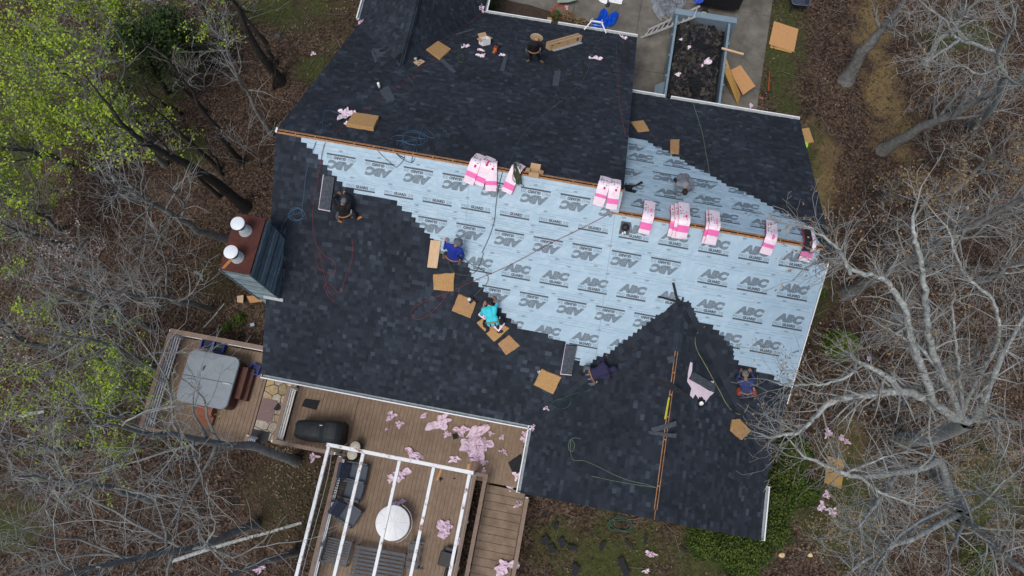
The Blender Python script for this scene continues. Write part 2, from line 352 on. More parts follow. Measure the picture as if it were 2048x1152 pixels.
# driveway in slabs with joints
def gnd(px, py, z=0.): return at(px, py, z)
drv = thing('driveway', 'grey concrete driveway in front of the house', None); drv['kind'] = 'structure'
def conc(poly, z=.02):
    b = MB(); b.slab([HW(u, v, z) for u, v in poly], .15); return b.build('concrete_slab', M_CONC, drv)
ur = lambda v: 16.62+.027*(v-8.6)
vs_ = [5.6, 9.6, 13.4, 17.4, 22, 30]; us_ = [4.9, 7.9, 10.9, 13.9]
for j in range(len(vs_)-1):
    for i in range(4):
        u0 = us_[i]+.008; v0 = vs_[j]+.008; v1 = vs_[j+1]-.008
        if v1 < 9.7 and u0 < 10: continue
        if i < 3: conc([(u0, v0), (us_[i+1]-.008, v0), (us_[i+1]-.008, v1), (u0, v1)])
        else: conc([(u0, v0), (ur(v0), v0), (ur(v1), v1), (u0, v1)])

# ================================================================ the house
house = thing('house', 'one storey house with charcoal shingle roof being re-covered over blue underlayment', 'house')
K = math.sqrt(1+PT*PT)
KC = math.sqrt(1+PC*PC)
def zpl(pl, u, v): n, c = PLANES[pl]; return (c-n[0]*u-n[1]*v)/n[2]
def P3(pl, u, v, h=0.): return HW(u, v, zpl(pl, u, v))+pnorm(pl)*h
VD0 = (ZR-ZD)/PT; VDL = (ZR-(ZD-.55*UD))/PT; UDR, VDE = 4.38, 12.5; LRT = LCR
POLY = {
 'back': [(0, 0), (LA, 0), (LA, -CB), (LRT, -CB), (LRT, -WB), (UC, -VC0), (L2, -WB), (0, -WB)],
 'front': [(0, 0), (LA, 0), (LA, WF), (UDR, WF), (UD, VD0), (0, VDL)],
 'bfront': [(LA-.3, -CB), (LRT, -CB), (LRT, WBF), (LA-.3, WBF)],
 'cleft': [(L2, -WB), (UC, -VC0), (UC, -VC1), (L2, -VC1)],
 'cright': [(UC, -VC0), (LRT, -WB), (LRT, -VC1), (UC, -VC1)],
 'dleft': [(0, VDL), (UD, VD0), (UD, VDE), (0, VDE)],
 'dright': [(UD, VD0), (UDR, WF), (UDR, VDE), (UD, VDE)]}
roof = MB()
for pl, pg in POLY.items(): roof.slab([P3(pl, u, v, -.012) for u, v in pg], .14)
roof = roof.build('roof', M_WOODR, house); roof['label'] = 'gabled roof of charcoal shingles laid over printed blue underlayment'

# walls, set back from the eaves
ZG = -1.6
def wall(name, poly, ztop):
    b = MB(); b.prism([tuple(HW(u, v)[:2]) for u, v in poly], ZG, 0, 0)
    n = len(poly)
    for i, (u, v) in enumerate(poly): x, y, z = b.v[n+i]; b.v[n+i] = (x, y, ztop(u, v)-.22)
    return b.build(name, M_WALL, house)
wall('wall', [(.35, -6.5), (L2+.4, -6.5), (L2+.4, -.3), (.35, -.3)], lambda u, v: min(zpl('back', u, v), 8.3))
wall('wall', [(.35, -.3), (LA-.3, -.3), (LA-.3, WF-.5), (.35, WF-.5)], lambda u, v: min(zpl('front', u, v), 8.0 if u > .4 or v < 1 else 9)-(0 if v < 5 else .3))
wall('wall', [(LA-.31, -CB-.05), (LRT-.35, -CB-.05), (LRT-.35, WBF-.45), (LA-.31, WBF-.45)], lambda u, v: zpl('bfront', u, v)-.05)
wall('wall', [(L2+.41, -6.4), (LRT-.36, -6.4), (LRT-.36, -CB-.06), (L2+.41, -CB-.06)], lambda u, v: min(zpl('back', u, v), zpl('back', 0, v))-.05)
wall('wall', [(L2+.45, -VC1+.4), (UC, -VC1+.4), (UC, -6.41), (L2+.45, -6.41)], lambda u, v: zpl('cleft', u, v)-.05)
wall('wall', [(UC+.001, -VC1+.4), (LRT-.45, -VC1+.4), (LRT-.45, -6.41), (UC+.001, -6.41)], lambda u, v: zpl('cright', u, v)-.05)
wall('wall', [(.36, WF-.49), (UDR-.3, WF-.49), (UDR-.3, VDE-.4), (.36, VDE-.4)], lambda u, v: min(zpl('dleft', u, v), zpl('dright', u, v))-.1)
b = MB()   # step wall between the two front slopes
b.slab([HW(LA-.1, -CB, zpl('bfront', LA, -CB)-.1), HW(LA-.1, WBF, zpl('bfront', LA, WBF)-.1), HW(LA-.1, WBF, zpl('front', LA, WBF)-.17), HW(LA-.1, -CB, zpl('front', LA, CB)-.2)], .08, nrm=U)
b.build('step_wall', M_WALL, house)

# ---------------------------------------------------------------- shingles
def uvp(px, py, pl): h = toH(onp(px, py, pl)); return (h[0], h[1])
BL = [(598, 276), (612, 290), (640, 318), (668, 352), (690, 374), (716, 386), (745, 393), (792, 402), (798, 414), (822, 428), (842, 455), (858, 470), (868, 484), (882, 505), (905, 522), (936, 530), (945, 557), (965, 578), (985, 600), (1000, 618), (1020, 640), (1043, 660), (1118, 678), (1130, 686), (1152, 725), (1165, 728), (1174, 742)]
BV = [(1174, 742), (1188, 718), (1225, 702), (1236, 690), (1262, 672), (1290, 650), (1310, 634), (1345, 623), (1350, 610), (1364, 598), (1378, 604)]
BR = [(1378, 604), (1388, 622), (1396, 645), (1430, 656), (1440, 668), (1466, 695), (1468, 718), (1488, 735), (1543, 748), (1552, 762), (1570, 776)]
BF = [(1253, 272), (1288, 279), (1310, 292), (1332, 300), (1345, 310), (1367, 320), (1376, 330), (1402, 340), (1430, 355), (1453, 370), (1480, 380), (1510, 395), (1540, 412), (1566, 427), (1590, 436), (1605, 445), (1618, 453), (1630, 470), (1640, 488)]
g_ = .085
COVER = [
 ('back', [(0, -g_)]+[uvp(*p, 'back') for p in BL]+[uvp(*p, 'back') for p in BV[1:]]+[(UC, -VC0), (L2, -WB), (0, -WB)]),
 ('back', [uvp(*p, 'back') for p in BR]+[(LRT, uvp(1575, 776, 'back')[1]), (LRT, -WB), (UC, -VC0)]),
 ('back', [(LRT-.32, -CB-.07), (LRT, -CB-.07), (LRT, -CB-.36), (LRT-.32, -CB-.36)]),
 ('front', [(0, g_), (LA, g_)]+POLY['front'][2:]),
 ('bfront', [uvp(*p, 'bfront') for p in BF]+[(LRT-.25, -CB+.07), (LRT, -CB+.07), (LRT, WBF), (LA-.3, WBF)]),
 ('cleft', [(L2, -WB), (UC-.04, -VC0-.05), (UC-.04, -VC1), (L2, -VC1)]),
 ('cright', [(UC+.04, -VC0-.05), (LRT, -WB), (LRT, -VC1), (UC+.04, -VC1)]),
 ('dleft', POLY['dleft']), ('dright', POLY['dright'])]
AX = {'back': (U, V, lambda u, v: (u, (v+WB)*K), lambda a: (a, -WB)), 'front': (-U, -V, lambda u, v: (-u, (WF-v)*K), lambda a: (-a, WF)),
      'bfront': (-U, -V, lambda u, v: (-u, (WBF-v)*K), lambda a: (-a, WBF)), 'cleft': (-V, U, lambda u, v: (-v, (u-L2)*KC), lambda a: (L2, -a)),
      'cright': (V, -U, lambda u, v: (v, (LRT-u)*KC), lambda a: (LRT, a)), 'dleft': (-V, U, lambda u, v: (-v, u*math.sqrt(1+.55**2)), lambda a: (0, -a)),
      'dright': (V, -U, lambda u, v: (v, (UDR-u)*math.sqrt(1+1.53**2)), lambda a: (UDR, a))}
EXP = .143
WQ = [.08, .10, .125, .15, .18, .22, .28]
TN = [.06, .13, .21, .31, .43, .57, .76]; TW = [26, 30, 22, 13, 8, 5, 2.4]
def spans(pg, b):
    xs = []
    for i in range(len(pg)):
        (a0, b0), (a1, b1) = pg[i], pg[(i+1) % len(pg)]
        if (b0 > b) != (b1 > b): xs.append(a0+(b-b0)/(b1-b0)*(a1-a0))
    xs.sort(); return list(zip(xs[::2], xs[1::2]))
def tab_geo(w, t, ti):
    """a single tab: butt edge along local x, upslope local y"""
    e = EXP+.012; g = .0003
    return [(g, 0, 0), (w-g, 0, 0), (w-g, 0, .020+t), (g, 0, .020+t), (g, e, .005+t), (w-g, e, .005+t), (g, e, 0), (w-g, e, 0)], \
           [(0, 1, 2, 3), (3, 2, 5, 4), (0, 3, 4, 6), (1, 7, 5, 2)]
tabs = []
for pl, pg in COVER:
    eu, gvec, f, inv = AX[pl]; n = pnorm(pl); pab = [f(*p) for p in pg]
    bm = max(p[1] for p in pab); k = 0; u0, v0 = inv(0.); E0 = HW(u0, v0, zpl(pl, u0, v0)); gs = np.cross(n, eu)
    while k*EXP < bm-.03:
        b0 = k*EXP; run_t = 0
        for a0, a1 in spans(pab, min(b0+EXP*.5, bm-.005)):
            a = a0
            while a < a1-.02:
                w = rng.choices(WQ, [1, 2, 3, 3, 2, 2, 1])[0]; w = min(w, a1-a)
                if a1-a-w < .05: w = a1-a
                t = rng.choice([0., .0, .009]); tone = rng.choices(range(7), TW)[0]
                if t == 0 and tone > 3 and rng.random() < .6: tone -= 2
                tabs.append((pl, E0+eu*a+gs*b0, w, t, tone)); a += w
        k += 1
dist = np.array([np.linalg.norm(t[1]-CAMP) for t in tabs]); scr = proj(np.array([t[1] for t in tabs]))
size = np.array([t[2] for t in tabs])/dist**2
inview = (scr[:, 0] > 10) & (scr[:, 0] < 2030) & (scr[:, 1] > 10) & (scr[:, 1] < 1140)
size = np.where(inview & np.isin(np.round([t[2] for t in tabs], 3), WQ), size, 0); big = set(np.argsort(-size)[:300].tolist())
fields = {}; share = {}
TM = {}
for pl in POLY:
    eu = AX[pl][0]; n = pnorm(pl); TM[pl] = frame((0, 0, 0), eu, n)
for i, (pl, p, w, t, tn) in enumerate(tabs):
    if i in big:
        key = (round(w, 3), t, tn)
        if key not in share:
            mb = MB(); mb.add(*tab_geo(w, t, tn)); mb.attr['tone'] = ('FACE', [TN[tn]]*4); share[key] = mb.mesh('shingle', M_SH)
        M = TM[pl].copy(); M.translation = Vector(p); link('shingle', share[key], roof, M)
    else:
        mb, tl = fields.setdefault(pl, (MB(), [])); vs, fs = tab_geo(w, t, tn); M = TM[pl]
        vs = [M @ Vector(q)+Vector(p) for q in vs]; mb.add(vs, fs); tl += [min(1, max(0, TN[tn]+rng.uniform(-.05, .05)))]*4
for pl, (mb, tl) in fields.items():
    mb.attr['tone'] = ('FACE', tl); o = mb.build('shingle_courses', M_SH, roof); o['kind'] = 'stuff'

for pA, pB, plA, plB in [((UC, -VC0), (L2, -WB), 'back', 'cleft'), ((UC, -VC0), (LRT, -WB), 'back', 'cright'), ((UD, VD0), (0, VDL), 'front', 'dleft'), ((UD, VD0), (UDR, WF), 'front', 'dright')]:
    mb = MB(); tl = []; A = np.array(pA); B = np.array(pB); L = np.linalg.norm(B-A); k = int(L/.15); side = np.array([-(B-A)[1], (B-A)[0]])/L
    if plA == 'back' and side[1] < 0: side = -side
    if plA == 'front' and side[1] > 0: side = -side
    for i in range(k):
        for pl_, sg in ((plA, 1), (plB, -1)):
            a = A+(B-A)*i/k; c = A+(B-A)*(i+1)/k; w = .17+.06*rng.random()
            mb.slab([P3(pl_, *q, .028+.006*(i % 2)) for q in (a, c, c+side*sg*w, a+side*sg*w)], .02); tl += [rng.choice([.05, .14, .2, .3])]*6
    mb.attr['tone'] = ('FACE', tl); mb.build('valley_weave', M_SH, roof)

# ---------------------------------------------------------------- underlayment and its print
und = MB()
und.slab([P3('back', u, v, .002) for u, v in [(.6, -.05), (LA-.02, -.05), (LA-.02, -CB-.05), (LRT-.01, -CB-.05), (LRT-.01, -6.9), (UC, -VC0), (L2+.05, -6.9), (.6, -6.9)]], .006)
und.slab([P3('bfront', u, v, .002) for u, v in [(LA-.05, -CB+.05), (LRT-.01, -CB+.05), (LRT-.01, 3.6), (LA-.05, 3.6)]], .006)
und = und.build('underlayment', M_UND, house); und['label'] = 'light blue roofing underlayment printed with ABC PRO GUARD 20'
def text_mesh(body, bold, shear=0., res=3):
    cu = bpy.data.curves.new('t', 'FONT'); cu.body = body; cu.size = 1; cu.offset = bold; cu.shear = shear; cu.resolution_u = res; cu.fill_mode = 'FRONT'
    ob = bpy.data.objects.new('t', cu); COL.objects.link(ob); dg = bpy.context.evaluated_depsgraph_get(); dg.update()
    m = bpy.data.meshes.new_from_object(ob.evaluated_get(dg)); v = np.array([q.co[:2] for q in m.vertices]); f = [tuple(p.vertices) for p in m.polygons]
    bpy.data.objects.remove(ob); bpy.data.curves.remove(cu); bpy.data.meshes.remove(m)
    mn = v.min(0); mx = v.max(0); return (v-mn)/(mx-mn), f
T_ABC = text_mesh('ABC', .085, .25); T_PRO = text_mesh('PRO', .014); T_GUARD = text_mesh('GUARD', .06); T_20 = text_mesh('20', .012); T_SM = text_mesh('ABC', .055, .15, 2)
def print_mat():
    m = bpy.data.materials.new('print_blue_grey'); m.use_nodes = True; nt = m.node_tree; b = nt.nodes['Principled BSDF']; b.inputs['Roughness'].default_value = .55
    a = nt.nodes.new('ShaderNodeAttribute'); a.attribute_name = 'ly'
    w = nt.nodes.new('ShaderNodeMath'); w.operation = 'FRACT'; sc = nt.nodes.new('ShaderNodeMath'); sc.operation = 'MULTIPLY'; sc.inputs[1].default_value = 8.0
    nt.links.new(a.outputs['Fac'], sc.inputs[0]); nt.links.new(sc.outputs[0], w.inputs[0])
    gt = nt.nodes.new('ShaderNodeMath'); gt.operation = 'GREATER_THAN'; gt.inputs[1].default_value = .70; nt.links.new(w.outputs[0], gt.inputs[0])
    lt = nt.nodes.new('ShaderNodeMath'); lt.operation = 'LESS_THAN'; lt.inputs[1].default_value = .985; nt.links.new(a.outputs['Fac'], lt.inputs[0])
    mu = nt.nodes.new('ShaderNodeMath'); mu.operation = 'MULTIPLY'; nt.links.new(gt.outputs[0], mu.inputs[0]); nt.links.new(lt.outputs[0], mu.inputs[1])
    mx = nt.nodes.new('ShaderNodeMix'); mx.data_type = 'RGBA'; mx.inputs[6].default_value = (.045, .060, .078, 1); mx.inputs[7].default_value = (.34, .47, .56, 1)
    nt.links.new(mu.outputs[0], mx.inputs[0]); nt.links.new(mx.outputs[2], b.inputs['Base Color']); return m
M_PR = print_mat(); M_PRL = mat('print_light', (.17, .24, .30), (.19, .26, .32), 20, .6)
M_LINE = mat('print_line', (.19, .27, .33), (.23, .32, .38), 20, .6)
inkb = MB(); ink_ly = []; inkl = MB(); linb = MB()
def stamp(mb, T, x, y, w, h, X, ok, ly=None):
    v, f = T; q = [X(x+a*w, y+c*h) for a, c in v]
    if not all(ok(x+a*w, y+c*h) for a, c in v):
        keep = [k for k in f if all(ok(x+v[i][0]*w, y+v[i][1]*h) for i in k)]
    else: keep = f
    if not keep: return
    mb.add(q, keep)
    if ly is not None: ly.extend([float(c)+.0 if ly_on else -1 for a, c in v])
ly_on = True
def print_unit(pl, uL, s, inv, okuv, abc=True, r0=None):
    """one repeat of the print: bar, PRO GUARD 20 and ABC. s = slope distance of the bar's centre from the ridge; inv = upside down"""
    global ly_on
    v0r, sg = (0, -1) if pl == 'back' else (-CB, 1)
    def X(x, y):
        if pl == 'back':  # y up the slope
            uu, ss = (uL+x, s-y) if not inv else (uL+.92-x, s+y)
        else:             # on the front slope the print reads with its top down the slope
            uu, ss = (uL+x, s+y) if not inv else (uL+.92-x, s-y)
        return P3(pl, uu, v0r+sg*ss/K, .0045)
    def ok(x, y):
        if pl == 'back': uu, ss = (uL+x, s-y) if not inv else (uL+.92-x, s+y)
        else: uu, ss = (uL+x, s+y) if not inv else (uL+.92-x, s-y)
        return okuv(uu, ss)
    BOX = (np.array([(0., 0), (1, 0), (1, 1), (0, 1)]), [(0, 1, 2, 3)] if (pl == 'back') else [(3, 2, 1, 0)])
    ly_on = False
    if ok(0, 0) and ok(.92, 0): stamp(inkb, BOX, 0, -.03, .92, .052, X, ok, ink_ly)
    stamp(inkl, T_PRO, 0, .04, .25, .092, X, ok); stamp(inkb, T_GUARD, .295, .04, .40, .092, X, ok, ink_ly); stamp(inkl, T_20, .735, .04, .17, .092, X, ok)
    ly_on = True
    if abc: stamp(inkb, T_ABC, .03, .165, .87, .28, X, ok, ink_ly)
def row(pl, s, u0, inv, ua, ub, abc=True, okx=lambda u, s: True):
    k = math.floor((ua-u0)/1.22)-1; uu = u0+k*1.22
    while uu < ub:
        if uu+.92 > ua: print_unit(pl, uu, s, inv, lambda u, ss: ua < u < ub and okx(u, ss), abc)
        uu += 1.22
def small(pl, s, u0, inv, ua, ub, okx=lambda u, s: True):
    v0r, sg = (0, -1) if pl == 'back' else (-CB, 1); uu = u0+math.floor((ua-u0)/1.22)*1.22
    while uu < ub:
        def X(x, y):
            y2 = -y if (pl == 'back') != inv else y; x2 = x if not inv else -x
            return P3(pl, uu+x2, v0r+sg*(s+y2)/K, .0045)
        if ua < uu-.2 and uu+.2 < ub and okx(uu, s): stamp(inkl, T_SM, -.07, -.03, .15, .06, X, lambda x, y: True)
        uu += 1.22
def line(pl, s, ua, ub, w=.008, brk=False):
    v0r, sg = (0, -1) if pl == 'back' else (-CB, 1); segs = [(ua, ub)]
    if brk:
        segs = []; x = ua
        while x < ub-.2: d = rng.uniform(.25, .8); segs.append((x, min(ub, x+d))); x += d+rng.uniform(.1, .5)
    for a, c in segs:
        linb.add([P3(pl, q, v0r+sg*(s+t)/K, .0042) for q, t in ((a, w), (c, w), (c, 0), (a, 0))], [(0, 1, 2, 3)] if sg < 0 else [(3, 2, 1, 0)])
SE = 10.68; RE = LRT-.05; MID = 13.35
gab = lambda u, s: s/K < VC0+abs(u-UC)*(WB-VC0)/(UC-L2)-.0
B_ROWS = [(.44, 2.86, True, 1.0, SE, True), (1.38, 3.57, False, 2.2, SE, False), (1.89, 2.27, True, 3., 13.2, True), (3.29, 2.69, False, 5, MID, True), (3.735, 3.35, True, 5, 13., True), (5.13, 3.97, False, 6, 12, True), (5.60, 3.5, True, 7, 12, True),
          (1.42, 12.15, False, SE+.05, RE, True), (2.375, 13.56, False, MID, RE, True), (3.33, 13.66, False, MID+.02, RE, True), (4.27, 13.2, False, MID, RE, True), (4.95, 14.4, True, MID, RE, True), (5.6, 14.8, True, MID, RE, True)]
for s, u0, inv, ua, ub, abc in B_ROWS: row('back', s, u0, inv, ua, ub, abc, gab)
for s, u0, inv, ua, ub in [(.30, 3.3, True, 1, SE), (1.04, 2.5, False, 1, SE), (1.545, 3.4, False, 2, SE), (1.76, 2.2, True, 3, 13), (2.46, 3.1, False, 4, 13.2), (2.64, 2.3, True, 4, 13), (3.43, 2.8, False, 5, 13.3), (3.58, 3.2, True, 5, 13), (4.28, 2.6, False, 6, 12), (4.5, 3.6, True, 6, 12), (5.27, 2.9, False, 7, 12),
                          (.82, 12.2, True, SE, RE), (1.55, 12.5, False, SE, RE), (1.76, 13.3, True, 13.2, RE), (2.5, 12.6, False, MID, RE), (2.70, 13.1, True, MID, RE), (3.45, 12.9, False, MID, RE), (3.66, 13.3, True, MID, RE), (4.4, 13, False, MID, RE), (4.7, 13.6, True, MID, RE)]: small('back', s, u0, inv, ua, ub, gab)
def line2(s, ua, ub, **k):
    """split around the rear gable"""
    hw = (s/K-VC0)*(UC-L2)/(WB-VC0)
    if hw <= 0: line('back', s, ua, ub, **k)
    else:
        if min(ub, UC-hw) > ua: line('back', s, ua, min(ub, UC-hw), **k)
        if ub > max(ua, UC+hw): line('back', s, max(ua, UC+hw), ub, **k)
for s, ua, ub in [(.20, 1, SE), (1.10, 1, SE), (1.60, 2, RE), (1.72, 3, RE), (2.53, 3, RE), (3.485, 4, RE), (4.35, 6, RE), (4.42, 6, RE), (5.32, 7, RE)]: line2(s, ua, ub, w=.009)
for s, ua, ub in [(.33, 1, SE), (.40, 2, SE), (1.16, 2, SE), (1.66, 3, RE), (1.82, 3, RE), (2.60, 4, RE), (2.72, 4, RE), (3.55, 5, RE), (3.64, 5, RE), (4.52, 6, RE), (2.40, 4, RE), (1.50, 2, SE)]: line2(s, ua, ub, w=.012, brk=True)
linb.add([P3('back', u, -s/K, .0052) for u, s in ((SE, .75), (SE+.012, .75), (11.0, 5.5), (10.985, 5.5))], [(3, 2, 1, 0)]); linb.add([P3('back', u, -s/K, .0052) for u, s in ((6.1, .05), (6.11, .05), (6.31, 3.1), (6.30, 3.1))], [(3, 2, 1, 0)])
for s, u0, inv in [(.46, 11.14, False), (1.22, 11.85, False), (2.54, 11.76, True), (3.06, 10.89, False), (4.1, 10.6, True)]: row('bfront', s, u0, inv, LA+.05, RE, True, lambda u, s: s < 4.6)
for s, u0, inv in [(.30, 11.6, False), (1.07, 11.4, False), (1.75, 11.9, True), (2.05, 12.3, False), (2.72, 11.5, True), (2.92, 11.9, False), (3.75, 11.2, True)]: small('bfront', s, u0, inv, LA+.05, RE)
for s in (.2, 1.0, 1.9, 2.1, 2.85, 3.65, 3.8): line('bfront', s, LA, RE, w=.01)
for s in (.28, 1.05, 1.98, 2.2, 2.92, 3.72): line('bfront', s, LA, RE, w=.014, brk=True)
inkb.attr['ly'] = ('POINT', ink_ly); inkb.build('printed_lettering', M_PR, und); inkl.build('printed_small_lettering', M_PRL, und); linb.build('printed_guide_lines', M_LINE, und)
# plastic cap nails
b = MB()
for _ in range(150):
    s = rng.uniform(.1, 5.2); u = rng.uniform(2, 17)
    if gab(u, s): q = P3('back', u, -s/K, .003); b.prism([(q[0]+.011*math.cos(a), q[1]+.011*math.sin(a)) for a in np.linspace(0, 6.28, 7)[:-1]], q[2], q[2]+.0018)
o = b.build('cap_nails', M_WHITE, und); o['kind'] = 'stuff'

# ---------------------------------------------------------------- ridges
def ridge_slot(p0, p1, nrmA, nrmB, name='ridge_slot', wd=.078):
    """open ridge: two cut sheathing edges with a bar coloured as slot shade between"""
    d = (p1-p0)/np.linalg.norm(p1-p0); rs = MB()
    for nn in (nrmA, nrmB):
        t = np.cross(nn, d); t = t if t[2] < 0 else -t
        rs.slab([p0+t*.022+nn*.02, p1+t*.022+nn*.02, p1+t*wd+nn*.02, p0+t*wd+nn*.02], .03, 0)
    k = int(np.linalg.norm(p1-p0)/.61)
    for i in range(1, k):
        if rng.random() < .7: c = p0+(p1-p0)*(i/k); rs.box(c+np.array([0, 0, .0]), (.035, .09, .02), Matrix(HFR.to_3x3() if abs(d@U) > .7 else (HFR @ Matrix.Rotation(R(90), 4, 'Z')).to_3x3()), 0)
    o = rs.build(name, M_WOODR, house)
    g = MB(); g.bar(p0-np.array([0, 0, .03]), p1-np.array([0, 0, .03]), .06, .04); g.build('painted_slot_shade', M_SLOT_SHADE, o); return o  # solid bar painted near-black as the shade inside the open ridge
NB, NF = pnorm('back'), pnorm('front')
ridge_slot(HW(0, 0, ZR), HW(LA-.3, 0, ZR), NB, NF)
ridge_slot(HW(LA-.25, -CB, ZR-PT*CB), HW(LRT-.25, -CB, ZR-PT*CB), NB, pnorm('bfront'))
vsl = [uvp(1347, 702, 'cleft')[1], uvp(1309, 1028, 'cleft')[1]]
ridge_slot(HW(UC, vsl[0], ZC), HW(UC, -VC1+.28, ZC), pnorm('cleft'), pnorm('cright'), wd=.048)
b = MB(); b.box(HW(.02, 0, ZR+.03), (.05, .16, .05), HFR.to_3x3()); b.build('ridge_end_block', M_WHITE, house)
def caps(p0, p1, nA, nB, wA, wB, n, m=M_SH):
    d = (p1-p0)/n; L = np.linalg.norm(d)
    for i in range(n):
        mb = MB(); a = p0+d*i; c = a+d*1.15; u = np.array([0, 0, .018]); pts = []
        for q, lift in ((a, .028), (c, .012)):
            tA = np.cross(nA, d); tA = tA/np.linalg.norm(tA); tA = tA if tA[2] < 0 else -tA
            tB = np.cross(nB, d); tB = tB/np.linalg.norm(tB); tB = tB if tB[2] < 0 else -tB
            pts += [q+tA*wA+nA*lift, q+np.array([0, 0, lift+.01]), q+tB*wB+nB*lift]
        pts += [p-np.array([0, 0, .03]) for p in pts[:3]]
        mb.add(pts, [(0, 1, 4, 3), (1, 2, 5, 4), (0, 6, 7, 1), (1, 7, 8, 2)]); mb.attr['tone'] = ('FACE', [rng.choice([.2, .3, .42])]*4)
        mb.build('ridge_cap', m, roof)
caps(HW(UD, VD0-.1, ZD+.075), HW(UD, VDE, ZD+.075), pnorm('dleft'), pnorm('dright'), .19, .19, 34)
caps(HW(UC, vsl[0], ZC), HW(UC, -VC0+.12, ZC), pnorm('cleft'), pnorm('cright'), .15, .15, 11)

# ---------------------------------------------------------------- gutters, drip edges, rake trim
def gutter(u0, v0, u1, v1, z, out, name='gutter'):
    """open white channel; out = outward direction in (u,v)"""
    g = MB(); o = np.array(out[0]*U+out[1]*V); a = HW(u0, v0, z); c = HW(u1, v1, z); dn = np.array([0, 0, 1.])
    g.bar(a+o*.125-dn*.03, c+o*.125-dn*.03, .022, .12, mi=0); g.bar(a+o*.125+dn*.034, c+o*.125+dn*.034, .04, .014, mi=0)
    g.bar(a+o*.06-dn*.09, c+o*.06-dn*.09, .115, .012, mi=1); g.bar(a+o*.0-dn*.05, c+o*.0-dn*.05, .012, .10, mi=1)
    for e, s in ((a, 1), (c, -1)):
        d = (c-a)/np.linalg.norm(c-a)*s; g.bar(e+o*.004+d*.006-dn*.03, e+o*.13+d*.006-dn*.03, .012, .115, mi=0)
    return g.build(name, [M_WHITE, M_GUT], house)
gutter(0, -WB, L2-.03, -WB, ZE-.02, (0, -1)); gutter(L2, -WB-.02, L2, -VC1, ZE-.02, (-1, 0)); gutter(LRT, -WB-.5, LRT, -VC1, ZE-.02, (1, 0))
ZAF = ZR-PT*WF; gutter(UDR+.1, WF, 7.2, WF, ZAF-.02, (0, 1)); gutter(7.5, WF, LA, WF, ZAF-.02, (0, 1))
ZBF = zpl('bfront', 0, WBF); gutter(LA+.0, WBF, 12.1, WBF, ZBF-.02, (0, 1)); gutter(12.35, WBF, LRT, WBF, ZBF-.02, (0, 1))
gutter(UDR, WF+.1, UDR, VDE, zpl('dright', UDR, 0)-.02, (1, 0)); gutter(0, VDL+.35, 0, VDE, zpl('dleft', 0, 0)-.02, (-1, 0))
def trim(pl, p, q, w=.035, h=.13, dz=-.06):
    b = MB(); b.bar(P3(pl, *p)+np.array([0, 0, dz]), P3(pl, *q)+np.array([0, 0, dz]), w, h); b.build('rake_trim', M_WHITE, house)
M_TRIMD = mat('dark_drip_edge', (.03, .035, .042), (.05, .055, .062), 6, .6)
def dtrim(pl, p, q, dz):
    b = MB(); b.bar(P3(pl, *p)+np.array([0, 0, dz]), P3(pl, *q)+np.array([0, 0, dz]), .03, .12); b.build('rake_trim', M_TRIMD, house)
dtrim('back', (.02, 0), (.02, -WB), -.1); dtrim('front', (.02, 0), (.02, VDL), -.1); trim('back', (LRT+.015, -CB-.3), (LRT+.015, -4.9), dz=-.045); dtrim('back', (LRT-.01, -4.95), (LRT-.01, -WB), -.09); dtrim('bfront', (LRT-.02, -CB), (LRT-.02, WBF), -.1)
dtrim('cleft', (L2, -VC1+.03), (UC, -VC1+.03), -.11); dtrim('cright', (UC, -VC1+.03), (LRT, -VC1+.03), -.11); dtrim('front', (LA-.02, 0), (LA-.02, WF), -.1)

# ---------------------------------------------------------------- chimney
CU0, CU1, CV0, CV1, CZT = -.43, .47, -2.87, -4.60, 8.45
chim = MB(); chim.prism([tuple(HW(u, v)[:2]) for u, v in ((CU0, CV1), (CU1, CV1), (CU1, CV0), (CU0, CV0))], ZG, CZT-.03)
chim = chim.build('chimney', M_SIDE, house); chim['label'] = 'weathered grey chimney chase with rusted steel top and two capped flues'
def boards(face, mtl, z0, z1):
    L = {'r': abs(CV1-CV0), 'b': CU1-CU0, 'l': abs(CV1-CV0), 't': CU1-CU0}[face]+.03; st = .125
    mb = MB(); mb.add([(-L/2, -.028, 0), (L/2, -.028, 0), (L/2, 0.006, 0), (-L/2, .006, 0), (-L/2, -.002, st+.015), (L/2, -.002, st+.015)], [(0, 1, 5, 4), (0, 3, 2, 1), (0, 4, 3), (1, 2, 5)])
    mes = [mb.mesh('siding_board', m_) for m_ in mtl]
    c, x = {'r': (HW(CU1+.003, (CV0+CV1)/2), V), 'b': (HW((CU0+CU1)/2, CV1-.003), U), 'l': (HW(CU0-.003, (CV0+CV1)/2), -V), 't': (HW((CU0+CU1)/2, CV0+.003), -U)}[face]
    z = z1-st
    while z > z0:
        link('siding_board', rng.choice(mes), chim, frame((c[0], c[1], z), x, (0, 0, 1))); z -= st
def sides(k, a, c, d): return [mat('facelit_weathered_board_%d' % i, tuple(x*f for x in a), tuple(x*f for x in c), 3.5, .8, .25, 30, c3=tuple(x*f for x in d), aniso=(1.2, 9, 9), cr=(.36, .62), rnd=True) for i, f in enumerate(k)]
SR = sides((.45, .8, 1.15, 1.6), (.05, .078, .095), (.14, .19, .215), (.30, .38, .40)); SB_LIT = sides((.6, .9, 1.15, 1.4), (.13, .18, .20), (.27, .35, .375), (.42, .49, .51))  # weathered tones; second set is paler, painting the light on the rear face
boards('r', SR, 5.2, CZT-.03); boards('b', SB_LIT, 1.6, CZT-.03); boards('l', SR, 3.5, CZT-.03); boards('t', SR, 5, CZT-.03)
b = MB(); cc = HW((CU0+CU1)/2, (CV0+CV1)/2, CZT); b.box(cc, (CU1-CU0+.05, CV0-CV1+.05, .04), HFR.to_3x3())
top = b.build('chimney_top', M_RUST, chim)
b = MB()
